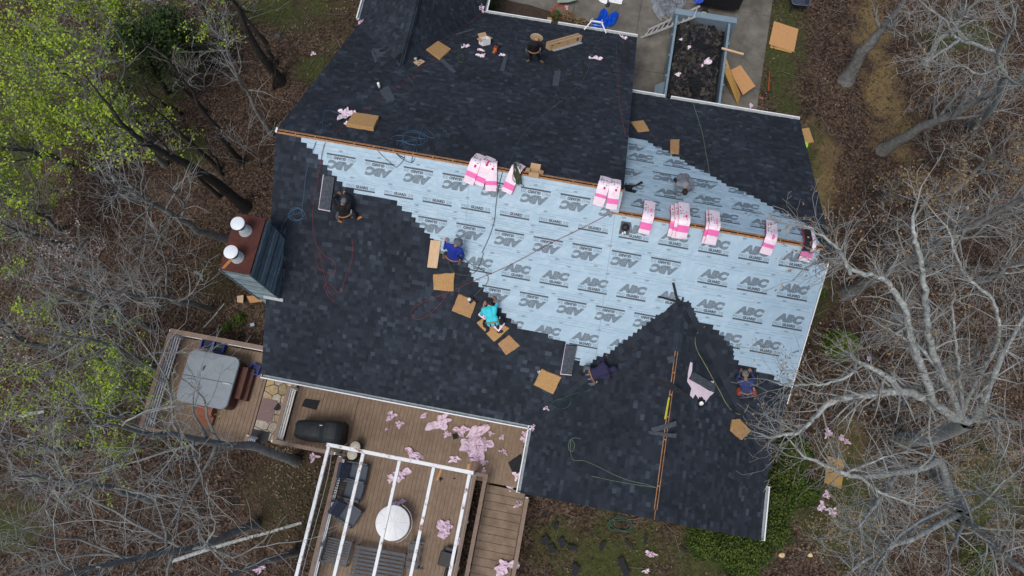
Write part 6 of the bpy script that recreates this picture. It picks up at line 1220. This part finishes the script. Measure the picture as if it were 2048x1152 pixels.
def leafquads(C, size, rs, flat=0., aspect=.6):
    """one bent-free quad per centre, random facing"""
    n = len(C); a = rs.normal(size=(n, 3)); a[:, 2] *= (1-flat); a /= np.linalg.norm(a, axis=1)[:, None]+1e-9
    nn = rs.normal(size=(n, 3))*(1-flat)+np.array([0, 0, 1.4*flat+.35]); b_ = np.cross(nn, a); b_ /= np.linalg.norm(b_, axis=1)[:, None]+1e-9
    s = np.asarray(size).reshape(-1, 1)*np.ones((n, 1)); Vv = np.stack([C-a*s*.5, C+b_*s*aspect*.5, C+a*s*.5, C-b_*s*aspect*.5], 1).reshape(-1, 3); return Vv, np.arange(4*n).reshape(n, 4)
def tubes(branches, name, m):
    """branches: list of (pts[k,3], radii[k]); one mesh"""
    Vs = []; Fs = []; o = 0
    for P, r in branches:
        k = len(P); n = 7 if r[0] > .07 else 5 if r[0] > .025 else 3; T = np.gradient(P, axis=0); T /= np.linalg.norm(T, axis=1)[:, None]+1e-9
        ref = np.array([.3, .5, .81]) if abs(T[0] @ np.array([.3, .5, .81])) < .9 else np.array([1., 0, 0]); X = np.cross(T, ref); X /= np.linalg.norm(X, axis=1)[:, None]+1e-9; Y = np.cross(T, X)
        q = np.arange(n)*2*math.pi/n; ring = P[:, None]+(X[:, None]*np.cos(q)[None, :, None]+Y[:, None]*np.sin(q)[None, :, None])*r[:, None, None]; Vs.append(ring.reshape(-1, 3))
        i = np.arange(k-1)[:, None]*n; j = np.arange(n)[None]; Fs.append((o+np.stack([i+j, i+(j+1) % n, i+n+(j+1) % n, i+n+j], -1)).reshape(-1, 4)); o += k*n
    return mesh_np(name, np.concatenate(Vs), np.concatenate(Fs), m, None, True)
def rotdir(d, ang, az):
    ref = np.array([0, 0, 1.]) if abs(d[2]) < .95 else np.array([1., 0, 0]); x = np.cross(d, ref); x /= np.linalg.norm(x); y = np.cross(d, x); v = d*math.cos(ang)+(x*math.cos(az)+y*math.sin(az))*math.sin(ang); return v/np.linalg.norm(v)
def grow(rs, p, d, L, r, dep, maxd, out, kids, tips, up=.04, wob=.16, ang=(.55, 1.0), rmin=.006):
    k = max(3, min(9, int(L/.35)+2)); P = [p]; D = [d]
    for i in range(k-1):
        d = d+rs.normal(size=3)*wob+np.array([0, 0, up]); d = d/np.linalg.norm(d); P.append(P[-1]+d*L/(k-1)); D.append(d)
    P = np.array(P); R_ = np.maximum(rmin*.8, r*(1-.72*np.linspace(0, 1, k))); out.append((P, R_))
    if dep >= maxd: tips.append((P[-1], d)); tips.append((P[len(P)//2], d)); return
    n = kids[min(dep, len(kids)-1)]; n = max(1, int(n+rs.uniform(-1, 1.5)))
    for c in range(n):
        t = rs.uniform(.22, 1.) if c else 1.; i = min(k-1, int(t*(k-1))); nd = rotdir(D[i], rs.uniform(*ang)*(.55 if c == 0 else 1), rs.uniform(0, 6.28))
        grow(rs, P[i], nd, L*rs.uniform(.42, .72)*(1.12-.4*t), max(rmin, R_[i]*rs.uniform(.5, .72)), dep+1, maxd, out, kids, tips, up, wob, ang, rmin)
def ground_at(px, py):
    g = 0.
    for _ in range(5): q = at(px, py, g); g = gz(q[0], q[1])
    return np.array([q[0], q[1], g-.03])
def axis(bp, tp, zmax=23.):
    B = ground_at(*bp); d = ray(*tp); s = (B[:2]@d[:2])/(d[:2]@d[:2]); s = max(s, (CZ-zmax)/-d[2]) if CZ+s*d[2] > zmax else s; s = min(s, (CZ-4)/-d[2]); return B, CAMP+d*s
def tree(bp, tp, r, label, bark='m', crown=(.35, 9, 3, (7, 5, 4)), spread=.36, leaves=None, group=None, seed=0, name='bare_tree', zmax=23., up=.05, rmin=.006, cat='tree', lsize=.10, nl=7, twigm=None):
    rs = np.random.RandomState(seed*7+int(bp[0])+3); B, T = axis(bp, tp, zmax); H = np.linalg.norm(T-B); k = 12; s = np.linspace(0, 1, k)[:, None]; P = B+(T-B)*s+np.cumsum(rs.normal(size=(k, 3))*np.array([.07, .07, 0]), 0)*np.minimum(1, s*3); rad = r*(1.0-.8*s[:, 0]**1.1); rad[0] *= 1.35
    bm = {'d': M_BARK_D, 'g': M_BARK_G, 'm': M_BARK_M}[bark]; t = thing(name, label, cat, Matrix.Translation(Vector(B)), group); out = []; tips = []
    c0, n0, maxd, kids = crown
    for i in range(n0):
        f = c0+(1-c0)*((i+rs.uniform(0, .9))/n0); q = f*(k-1); j = min(k-2, int(q)); p = P[j]+(P[j+1]-P[j])*(q-j); az = i*2.4+rs.uniform(-.5, .5); an = rs.uniform(.7, 1.25)*(1.1-.5*f); L = H*spread*(1.25-f*.75)*rs.uniform(.7, 1.15)
        dr = np.array([math.cos(az)*math.sin(an), math.sin(az)*math.sin(an), math.cos(an)]); grow(rs, p, dr, L, rad[j]*.5, 1, maxd, out, kids, tips, up, rmin=rmin)
    grow(rs, P[-1], np.array([0, 0, 1.]), H*.12, rad[-1], 1, maxd, out, kids, tips, up, rmin=rmin)
    def kid(me_, nm, par=None): o = link(nm, me_); o.matrix_world = Matrix(); o.parent = t if par is None else par; o.matrix_parent_inverse = Matrix.Translation(Vector(-B)) if par is None else Matrix(); return o
    kid(tubes([(P, rad)], 'trunk', bm), 'trunk'); tw = twigm or (M_TWIG if bark != 'd' else M_TWIGB)
    thick = [b for b in out if b[1][0] > .03]; thin = [b for b in out if b[1][0] <= .03]
    cr = kid(tubes(thin if thin else out, 'crown', tw), 'crown')
    if thick: kid(tubes(thick, 'limbs', bm), 'limbs')
    if leaves:
        lm, frac = leaves; C = np.array([p for p, d in tips]); C = C[rs.rand(len(C)) < frac]
        if len(C):
            n_ = nl; CC = (C[:, None]+rs.normal(size=(len(C), n_, 3))*lsize*1.1).reshape(-1, 3); Vv, F = leafquads(CC, rs.uniform(.6, 1.3, len(CC))*lsize, rs, .3); ct = np.repeat(rs.uniform(.15, .85, len(C)), n_); kid(mesh_np('leaves', Vv, F, lm, np.clip(ct+rs.uniform(-.2, .2, len(CC)), 0, 1)), 'leaves', cr)
    return t
LW = 'woods left of the house'; RW = 'woods right of the house'
# tall dark trunks, upper left
for i, (bp, tp, r, lab, cr) in enumerate([
 ((562, 165), (448, -10), .24, 'thickest dark trunk leaning out at the upper left of the roof', (.8, 5, 2, (4, 3))), ((553, 130), (478, 10), .13, 'dark trunk just behind the thickest one at the upper left', (.8, 4, 2, (4, 3))),
 ((484, 325), (318, 112), .13, 'long slim dark trunk passing above the white stone', (.75, 5, 2, (4, 3))), ((413, 225), (325, 115), .08, 'thin dark trunk ending on bare leaves left of the long slim one', (.7, 4, 2, (4, 3))),
 ((440, 340), (300, 205), .11, 'dark trunk running beside the long slim one on its left', (.75, 5, 2, (4, 3))), ((492, 415), (212, 222), .24, 'stout dark trunk leaning from beside the chimney to the green crowns', (.6, 7, 3, (5, 4, 3))),
 ((440, 395), (300, 275), .10, 'short dark trunk between the stout one and the chimney', (.7, 5, 2, (4, 3))), ((362, 228), (300, 150), .07, 'thin dark pole under the pine at the upper left', (.75, 4, 2, (4, 3))), ((445, 350), (395, 300), .07, 'thin dark trunk beside the white stone', (.7, 4, 2, (3, 3))),
 ((548, 178), (500, 95), .06, 'slender trunk close to the front rake of the roof', (.6, 4, 2, (4, 3)))]): tree(bp, tp, r, lab, 'd', cr, .16, seed=i, name='dark_tree', group=LW)
# leafing trees, upper left
for i, (bp, tp, r, lab) in enumerate([((305, 290), (120, 120), .20, 'leafing tree with bright green crown whose trunk forks above the pines'), ((215, 225), (45, 80), .17, 'leafing tree with yellow-green crown nearest the upper left corner'), ((330, 330), (215, 250), .13, 'smaller leafing tree in front of the stout dark trunk'), ((140, 330), (-30, 270), .16, 'leafing tree crown cut by the left edge of the picture'), ((225, 100), (130, -10), .13, 'leafing tree with crown cut by the top edge'), ((320, 70), (240, 15), .10, 'small leafing tree beside the pine at the top'), ((120, 460), (-10, 405), .12, 'leafing tree at the left edge level with the chimney top'), ((240, 300), (90, 215), .14, 'leafing tree low in the green crowns above bare branches')]):
    tree(bp, tp, r, lab, 'm', (.34, 13, 3, (7, 6, 4)), .47, (LEAFY, .30), LW, 20+i, 'leafing_tree', 20., lsize=.115, nl=14)
for i, (bp, tp, lab) in enumerate([((335, 185), (275, 80), 'dark green pine among the leafing trees'), ((395, 110), (330, 45), 'smaller dark green pine near the top edge')]): tree(bp, tp, .12, lab, 'd', (.3, 22, 3, (6, 4, 3)), .25, (LEAFP, 1.), LW, 40+i, 'pine_tree', 16., lsize=.15, nl=5)
# bare trees on the left
for i, (bp, tp, r, lab, cr, sp) in enumerate([
 ((542, 268), (425, 95), .10, 'bare tree with wide pale twigs just left of the main ridge end', (.45, 10, 3, (6, 5, 3)), .30), ((455, 478), (225, 385), .17, 'bare pale tree whose branches fan out level with the chimney', (.4, 12, 3, (8, 6, 4)), .42), ((420, 618), (205, 580), .13, 'bare tree with forked dark trunk left of the chimney', (.35, 11, 3, (8, 6, 4)), .42),
 ((300, 655), (85, 560), .14, 'bare grey tree standing behind the blossoming one', (.35, 11, 3, (8, 6, 4)), .42), ((350, 745), (150, 660), .13, 'bare tree between the hot tub deck and the blossoming tree', (.35, 11, 3, (8, 6, 4)), .40), ((592, 922), (225, 815), .18, 'big bare tree with thick grey trunk rising below the hot tub deck', (.50, 12, 4, (5, 4, 4, 3)), .29),
 ((512, 1050), (75, 1128), .15, 'bare tree leaning far left along the bottom of the picture', (.4, 11, 3, (7, 5, 4)), .38), ((590, 1106), (330, 1150), .13, 'bare tree trunk lying low along the bottom edge', (.5, 8, 3, (6, 4, 3)), .3), ((300, 1000), (40, 960), .14, 'bare tree with brushy twigs at the lower left', (.35, 12, 3, (8, 6, 4)), .42), ((150, 900), (-40, 850), .15, 'bare tree cut by the left edge near the bottom', (.35, 11, 3, (8, 6, 4)), .42), ((120, 700), (-60, 640), .14, 'bare tree cut by the left edge halfway down', (.35, 11, 3, (8, 6, 4)), .42), ((160, 500), (-30, 430), .14, 'bare tree at the left edge below the green crowns', (.35, 11, 3, (8, 6, 4)), .42), ((430, 30), (390, -20), .08, 'small bare tree at the top edge between two dark trunks', (.4, 9, 3, (6, 4, 3)), .3), ((280, 830), (150, 780), .10, 'bare tree over the green saplings left of the hot tub', (.3, 11, 3, (7, 5, 3)), .42), ((240, 1120), (60, 1170), .12, 'bare tree in the bottom left corner', (.35, 11, 3, (8, 6, 4)), .42)]): tree(bp, tp, r, lab, 'm', cr, sp, seed=50+i, group=LW, zmax=21.)
for i, (bp, tp, lab) in enumerate([((215, 650), (165, 515), 'small tree with pale pink blossom among bare branches'), ((60, 760), (10, 700), 'pink blossoming tree at the left edge'), ((345, 25), (322, 0), 'pink blossoming tree at the top edge')]): tree(bp, tp, .07, lab, 'm', (.3, 10, 3, (6, 4, 3)), .38, (BLOS, .55), LW, 80+i, 'blossom_tree', 12., lsize=.06, nl=5)
def saplings(pts, lab, grp, seed, leaves=None, h=60, bark='m', n0=8, name='bare_sapling', spread=.42, lsize=.09, zmax=9, r=.035):
    for i, (x, y, w) in enumerate(pts):
        dx, dy = x-1045, y-950; L = math.hypot(dx, dy); k = h*(.7+.6*((i*37) % 10)/10)/L; tree((x, y), (x+dx*k, y+dy*k), r, lab+' '+w, bark, (.15, n0, 3, (6, 4, 3)), spread, leaves, grp, seed+i, name, zmax, lsize=lsize)
saplings([(40, 420, 'at the left edge just below the green crowns'), (110, 560, 'left of the pink blossoming tree'), (250, 560, 'just right of the pink blossoming tree'), (330, 580, 'halfway from the blossoming tree to the chimney'), (380, 510, 'nearest the left face of the chimney'), (60, 860, 'at the left edge level with the covered grill'), (120, 980, 'at the far left level with the pergola header beam'), (200, 1060, 'above the tree that leans along the bottom'), (330, 1100, 'at the left end of the long fallen log'), (400, 1020, 'above the middle of the long fallen log'), (310, 650, 'just outside the top corner of the small deck'), (420, 180, 'between the slim dark trunks at the upper left'), (470, 60, 'left of the thickest dark trunk near the top'), (520, 330, 'close to the left end of the main ridge'), (260, 930, 'below the green saplings by the small deck'), (180, 700, 'left of the small deck level with its top rail'), (60, 1100, 'in the bottom left corner')], 'slim bare sapling', 'bare saplings left', 100)
saplings([(215, 760, 'nearest the middle of the small deck rail'), (275, 800, 'touching the rail beside the hot tub'), (190, 850, 'farthest left below the hot tub'), (290, 880, 'at the lower corner of the small deck'), (140, 780, 'farthest left level with the hot tub'), (300, 725, 'by the upper rail post of the small deck'), (110, 640, 'alone among bare trees farther left')], 'low green leafing sapling', 'green saplings by the hot tub deck', 140, (LEAFY, .6), 40, lsize=.09)
saplings([(490, 20, 'right of the thickest dark trunk at the top'), (450, 90, 'left of the thickest dark trunk')], 'small green leafing sapling', 'green saplings at the top', 160, (LEAFY, .5), 30, lsize=.08)
# right side
for i, (bp, tp, r, lab, cr, bk, sp) in enumerate([
 ((1692, 160), (1812, -20), .30, 'thick grey trunk standing on leaves beside the straw strip', (.55, 9, 3, (6, 5, 3)), 'm', .26), ((1690, 588), (2056, 392), .24, 'thick grey trunk leaning out right of the lower ridge end', (.4, 13, 3, (7, 6, 4)), 'm', .22), ((1765, 300), (2056, 168), .24, 'thick grey trunk leaning across the upper right', (.4, 12, 3, (7, 5, 4)), 'm', .32), ((1850, 125), (1965, -15), .15, 'pale bare tree leaning to the upper right corner', (.4, 11, 3, (7, 5, 4)), 'g', .36),
 ((1905, 380), (2060, 300), .13, 'bare tree with tan dead leaves at the right edge', (.25, 14, 3, (8, 6, 4)), 'm', .40), ((1830, 430), (1930, 370), .09, 'slim bare tree below the leaning grey trunk', (.25, 13, 3, (7, 6, 4)), 'm', .34), ((1755, 395), (1830, 350), .08, 'slim bare tree nearest the right rake of the roof', (.25, 13, 3, (7, 6, 4)), 'm', .24), ((1960, 560), (2070, 520), .12, 'bare grey tree at the right edge halfway down', (.3, 11, 3, (7, 5, 4)), 'g', .42)]): tree(bp, tp, r, lab, bk, cr, sp, (LEAFT, .22) if i in (4, 5, 6) else None, RW, 200+i, zmax=21.)
saplings([(1760, 480, 'right of the rake level with the lower ridge end'), (1835, 480, 'second from the rake level with the lower ridge end'), (1905, 470, 'third from the rake level with the lower ridge end'), (1975, 440, 'near the right edge above the halfway line'), (1850, 330, 'below the trunk that leans across the upper right'), (1930, 250, 'between the two leaning trunks at the upper right'), (1770, 640, 'under the long limb that reaches the blue film'), (1720, 700, 'beside the bright evergreen bush'), (1740, 820, 'above the board lying on the ground'), (1850, 760, 'left of the fork of the largest lichened tree'), (1980, 700, 'right of the fork of the largest lichened tree'), (1820, 100, 'beside the straw strip near the top'), (1880, 580, 'above the fork of the largest lichened tree'), (2010, 600, 'at the right edge halfway down'), (1735, 545, 'nearest the right rake below the bundles')], 'slim bare sapling', 'bare saplings right', 240, h=85, n0=12)
saplings([(1790, 900, 'right of the board lying on the ground'), (1845, 965, 'at the foot of the second lichened tree'), (1905, 900, 'between the two largest lichened trees'), (1700, 1040, 'beyond the lowest pink wrappers'), (1640, 1080, 'beside the pale stones near the bottom'), (1965, 900, 'near the right edge between the large trees'), (1880, 215, 'beside the leaning trunk at the upper right'), (1985, 400, 'at the right edge above the halfway line'), (1760, 1000, 'left of the second lichened tree')], 'sapling with tan dead leaves', 'tan leaved saplings', 280, (LEAFT, .35), 34, lsize=.07)
# the two big lichened trees, limb by limb
def hero(base_px, fork, limbs, rt, label, seed, kids=(5, 4, 3), name='lichened_tree', maxd=4):
    rs = np.random.RandomState(seed); B = ground_at(*base_px); F = at(fork[0], fork[1], fork[2]); t = thing(name, label, 'tree', Matrix.Translation(Vector(B)), RW); k = 9; s = np.linspace(0, 1, k)[:, None]; P = B+(F-B)*s+np.sin(s*3.1)*np.array([.15, -.1, 0]); rad = rt*(1.25-.45*s[:, 0])
    out = []; tips = []; big = []
    for L in limbs:
        r0 = L[0]*.74; pts = np.array([at(*q) for q in L[1:]]); sp_ = np.array(spline(pts, 5)); sp_[1:-1] += rs.normal(size=(len(sp_)-2, 3))*.012; rr = r0*(1-.72*np.linspace(0, 1, len(sp_))); big.append((sp_, np.maximum(rr, .014)))
        n = len(sp_); nk = int(len(L)*3.7)
        for c in range(nk):
            i = min(n-2, int(n*rs.uniform(.12, 1.))); d = sp_[i+1]-sp_[i]; d /= np.linalg.norm(d); nd = rotdir(d, rs.uniform(.5, 1.15), rs.uniform(0, 6.28)); nd[2] = abs(nd[2])*.35-.05; nd /= np.linalg.norm(nd); grow(rs, sp_[i], nd, rs.uniform(.45, 1.2)*max(.45, (26-sp_[i][2])/14), max(.009, rr[i]*.38), 2, maxd, out, kids, tips, .02, .2, rmin=.0042)
        d = sp_[-1]-sp_[-2]; d /= np.linalg.norm(d); grow(rs, sp_[-1], d, .7, max(rr[-1], .014), 2, maxd, out, kids, tips, .02, .2)
    def kid(me_, nm, par=None): o = link(nm, me_); o.parent = t if par is None else par; o.matrix_parent_inverse = Matrix.Translation(Vector(-B)) if par is None else Matrix(); return o
    kid(tubes([(P, rad)], 'trunk', M_BARK_G), 'trunk')
    for b_ in big: kid(tubes([b_], 'limb', M_BARK_G), 'limb')
    cr = kid(tubes(out, 'crown', M_TWIG), 'crown'); C = np.array([p for p, d in tips]); C = C[rs.rand(len(C)) < .22]; CC = np.repeat(C, 2, 0)+rs.normal(size=(2*len(C), 3))*.05; Vv, Fq = leafquads(CC, rs.uniform(.035, .065, len(CC)), rs, .2); kid(mesh_np('buds', Vv, Fq, LEAFT, rs.rand(len(CC))), 'buds', cr)['kind'] = 'stuff'
hero((1800, 880), (1935, 842, 11.5), [
 (.16, (1935, 842, 11.5), (1905, 832, 12.3), (1868, 808, 13), (1830, 788, 13.4), (1790, 784, 13.8), (1735, 790, 14), (1690, 795, 14), (1650, 812, 14), (1622, 842, 14), (1590, 866, 14), (1550, 872, 14)),
 (.10, (1800, 783, 13.7), (1772, 752, 14.2), (1735, 733, 14.6), (1712, 722, 14.8), (1698, 705, 15)), (.05, (1712, 724, 14.8), (1702, 748, 15), (1660, 765, 15), (1620, 768, 15), (1585, 770, 15), (1550, 765, 15.2)),
 (.12, (1868, 808, 13), (1855, 770, 14), (1838, 720, 15), (1822, 680, 15.8), (1815, 640, 16.5), (1800, 600, 17), (1770, 560, 17.3), (1720, 545, 17.5), (1690, 530, 17.6), (1655, 522, 17.7)), (.05, (1700, 548, 17.5), (1688, 515, 18), (1672, 495, 18.2), (1640, 470, 18.4), (1612, 455, 18.5)),
 (.12, (1920, 835, 12), (1905, 790, 13.2), (1880, 740, 14.5), (1862, 690, 15.5), (1853, 640, 16.5), (1850, 580, 17.3), (1842, 520, 18), (1828, 470, 18.4), (1826, 430, 18.6)), (.07, (1880, 738, 14.5), (1845, 700, 15.3), (1800, 672, 16), (1768, 655, 16.5)),
 (.07, (1925, 832, 12), (1940, 790, 13), (1965, 740, 14), (1990, 700, 15), (1998, 650, 16), (1985, 600, 16.5), (1940, 560, 17), (1915, 520, 17.4), (1900, 470, 17.8), (1890, 450, 18)), (.13, (1950, 838, 12), (1972, 790, 13.2), (1995, 730, 14.6), (2020, 680, 15.6), (2050, 630, 16.4)), (.09, (1955, 842, 12), (1995, 836, 12.8), (2040, 848, 13.4), (2080, 860, 14)), (.07, (1925, 832, 12), (1920, 760, 13.4), (1912, 690, 14.6), (1905, 620, 15.6), (1910, 590, 16)), (.05, (1960, 700, 14), (1940, 740, 13.6), (1938, 690, 14.3))],
 .24, 'largest lichened bare tree, forking wide beyond the right rake', 901)
hero((1868, 945), (1925, 1035, 9.5), [
 (.14, (1900, 990, 8.6), (1880, 925, 10), (1850, 935, 11), (1800, 945, 12), (1740, 952, 12.6), (1690, 948, 13), (1650, 930, 13.2), (1606, 912, 13.4)), (.06, (1720, 952, 12.8), (1760, 985, 13), (1800, 1000, 13), (1840, 1012, 12.8)), (.08, (1790, 952, 12.1), (1760, 1000, 13), (1735, 1030, 13.6), (1715, 1055, 14)),
 (.15, (1925, 1035, 9.5), (1975, 1080, 11), (2020, 1120, 12.2), (2070, 1160, 13)), (.11, (1915, 1030, 9.8), (1850, 1065, 11.5), (1790, 1090, 12.6), (1730, 1120, 13.4), (1690, 1155, 14)), (.10, (1880, 1020, 9.5), (1820, 1060, 11.5), (1770, 1100, 12.8), (1735, 1140, 13.6)), (.08, (1930, 1040, 9.7), (1905, 1090, 11.4), (1895, 1150, 12.8)), (.08, (1900, 1000, 9), (1950, 985, 10.6), (2000, 1000, 12), (2050, 1040, 13)), (.07, (1970, 1075, 11), (2010, 1075, 12), (2060, 1078, 12.8)), (.06, (1870, 920, 9.8), (1858, 860, 11.5), (1862, 800, 12.8)), (.07, (1905, 1010, 9.2), (1860, 1030, 11), (1800, 1070, 12.4), (1760, 1120, 13.4), (1745, 1160, 14)), (.06, (1920, 1030, 9.6), (1960, 1010, 11), (2010, 960, 12.4), (2050, 930, 13.2)), (.05, (1690, 948, 13), (1720, 935, 13.2), (1770, 915, 13.2), (1820, 905, 13))],
 .26, 'second lichened bare tree, filling the lower right corner', 902)
hero((1950, 250), (2010, 150, 12), [(.09, (2010, 150, 12), (1995, 115, 13), (2010, 80, 14), (2030, 45, 15), (2018, -5, 16)), (.07, (1995, 105, 13.2), (1950, 90, 14), (1910, 75, 14.6), (1890, 40, 15.4), (1860, 20, 16), (1830, -10, 16.4)), (.06, (1920, 78, 14.4), (1880, 105, 15), (1850, 125, 15.4)), (.06, (2010, 150, 12), (2040, 170, 13), (2070, 150, 14)), (.05, (2005, 130, 12.6), (1960, 150, 13.6), (1920, 130, 14.4), (1880, 150, 15))], .13, 'lichened bare tree with crooked limbs in the upper right corner', 903)
# shrubs
def shrub(px, py, rx, rz, lab, m=LEAFG, n=1500, grp=None, ls=.07, name='shrub', z0=None, cat='shrub'):
    rs = np.random.RandomState(int(px*3+py)); B = ground_at(px, py); d = rs.normal(size=(n, 3)); d /= np.linalg.norm(d, axis=1)[:, None]; d[:, 2] = np.abs(d[:, 2]); rr = rs.uniform(.35, 1.05, n)**.6; lump = np.array([1+.35*mnoise.noise(Vector(q*2.2+px*.1)) for q in d]); C = d*np.array([rx, rx, rz])*(rr*lump)[:, None]
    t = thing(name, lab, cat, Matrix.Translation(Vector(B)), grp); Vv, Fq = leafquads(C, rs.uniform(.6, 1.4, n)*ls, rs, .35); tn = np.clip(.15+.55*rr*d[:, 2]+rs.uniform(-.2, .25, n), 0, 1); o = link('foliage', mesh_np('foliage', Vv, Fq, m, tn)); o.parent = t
    st_ = [(np.array([[0, 0, 0], [q[0]*.5, q[1]*.5, .3*rz], [q[0], q[1], rz*.8]]), np.array([.02, .014, .006])) for q in rs.normal(size=(7, 2))*rx*.4]; o = link('stems', tubes(st_, 'stems', M_TWIGB)); o.parent = t
    return t
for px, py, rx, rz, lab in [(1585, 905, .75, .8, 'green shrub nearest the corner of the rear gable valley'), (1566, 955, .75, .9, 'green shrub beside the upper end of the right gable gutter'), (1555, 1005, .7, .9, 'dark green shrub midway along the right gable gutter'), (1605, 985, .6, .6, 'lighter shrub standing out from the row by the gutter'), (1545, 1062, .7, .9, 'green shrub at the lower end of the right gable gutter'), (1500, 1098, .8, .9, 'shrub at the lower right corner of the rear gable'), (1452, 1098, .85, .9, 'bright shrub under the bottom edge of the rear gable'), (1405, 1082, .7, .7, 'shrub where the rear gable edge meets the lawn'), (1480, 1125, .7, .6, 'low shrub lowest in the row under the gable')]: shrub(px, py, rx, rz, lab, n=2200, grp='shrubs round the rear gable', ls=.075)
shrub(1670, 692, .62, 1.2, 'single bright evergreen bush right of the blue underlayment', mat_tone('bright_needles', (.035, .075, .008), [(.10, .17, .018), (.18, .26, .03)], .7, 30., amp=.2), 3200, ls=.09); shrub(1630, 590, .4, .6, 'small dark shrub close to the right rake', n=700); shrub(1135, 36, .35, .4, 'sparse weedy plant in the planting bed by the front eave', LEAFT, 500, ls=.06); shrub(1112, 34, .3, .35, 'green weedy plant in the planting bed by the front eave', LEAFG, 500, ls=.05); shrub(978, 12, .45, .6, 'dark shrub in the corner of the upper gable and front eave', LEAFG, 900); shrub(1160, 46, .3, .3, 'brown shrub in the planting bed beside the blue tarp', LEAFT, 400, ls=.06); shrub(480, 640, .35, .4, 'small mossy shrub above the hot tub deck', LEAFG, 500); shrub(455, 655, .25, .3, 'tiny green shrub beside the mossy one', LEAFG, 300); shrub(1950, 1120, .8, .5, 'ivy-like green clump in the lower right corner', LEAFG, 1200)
# fallen leaves, grass, sticks
def scatter(n, zoff, rs, keep):
    xy = np.stack([rs.uniform(-27, 27, n), rs.uniform(-12, 26, n)], 1); z = -.16*np.maximum(0, -xy[:, 0]-9)-.05*np.maximum(0, 1.5-xy[:, 1])*np.where(xy[:, 0] < 12, 1, .4); P = np.stack([xy[:, 0], xy[:, 1], z+zoff], 1); h0 = (P-ORG)@U; h1 = (P-ORG)@V
    free = ~(((h0 > .3) & (h0 < 17) & (h1 > -6.5) & (h1 < 5.6)) | ((h0 > .3) & (h0 < 10.5) & (h1 > 5) & (h1 < 9)) | ((h0 > 4.8) & (h0 < 16.8) & (h1 > 8)) | ((h0 > 10.5) & (h0 < 16.7) & (h1 > 5)) | ((h0 > 9.8) & (h0 < 16.8) & (h1 > -9) & (h1 < -6)))
    px = proj(P); free &= (px[:, 0] > -60) & (px[:, 0] < 2110) & (px[:, 1] > -60) & (px[:, 1] < 1210); P = P[free]; px = px[free]
    g = np.zeros(len(P)); s_ = np.zeros(len(P))
    for c, r in GRASS: g = np.maximum(g, 1-np.hypot((px[:, 0]-c[0])/r[0], (px[:, 1]-c[1])/r[1])*.75)
    for c, r in STRAW: s_ = np.maximum(s_, 1-np.hypot((px[:, 0]-c[0])/r[0], (px[:, 1]-c[1])/r[1])*.75)
    k = rs.rand(len(P)) < keep(g, s_); return P[k]
rs = np.random.RandomState(3); P = scatter(260000, .035, rs, lambda g, s: np.clip(.85-.75*np.clip(g, 0, 1)-.7*np.clip(s, 0, 1), .06, 1)); Vv, Fq = leafquads(P, rs.uniform(.04, .13, len(P)), rs, .7, .62); pn = np.array([mnoise.noise(Vector((p[0]*.5, p[1]*.5, 2))) for p in P[::1]]); tag(link('fallen_leaves', mesh_np('fallen_leaves', Vv, Fq, LITTER, np.clip(.42+.5*pn+rs.normal(size=len(P))*.24, 0, 1))), 'brown fallen leaves over the woodland ground', 'leaves', None, 'stuff')
P = scatter(220000, .03, rs, lambda g, s: np.clip(g*.75, 0, .5)); Vv, Fq = leafquads(P, rs.uniform(.04, .10, len(P)), rs, .15, .22); tag(link('grass', mesh_np('grass', Vv, Fq, GRASSM, rs.rand(len(P)))), 'short rough grass around the house', 'grass', None, 'stuff')
P = scatter(2200, .04, rs, lambda g, s: .75+g*0); br = []
for p in P:
    L = rs.uniform(.2, 1.3); a = rs.uniform(0, 6.28); d = np.array([math.cos(a), math.sin(a), 0]); q = p+d*L; br.append((np.array([p, p+d*L*.5+rs.normal(size=3)*np.array([.05, .05, .01]), q]), np.array([.013, .011, .006])*rs.uniform(.6, 1.5)))
tag(link('fallen_twigs', tubes(br, 'fallen_twigs', M_TWIGB)), 'fallen twigs scattered over the leaves', 'twigs', None, 'stuff')
for a, c, r, lab, m in [((345, 1122), (608, 1042), .09, 'long pale fallen log below the pergola side', M_BARK_G), ((408, 655), (452, 605), .04, 'pale fallen branch above the hot tub deck', M_BARK_G), ((40, 835), (95, 820), .10, 'pale fallen log at the left edge', M_BARK_G), ((390, 545), (412, 560), .08, 'short weathered log left of the chimney', M_BARK_M)]:
    A, B_ = ground_at(*a), ground_at(*c); s = np.linspace(0, 1, 8)[:, None]; Pq = A+(B_-A)*s+np.array([0, 0, r])+np.sin(s*5)*np.array([.06, .05, 0]); o = tag(link('fallen_log', tubes([(Pq, np.linspace(r, r*.7, 8))], 'fallen_log', m)), lab, 'log')
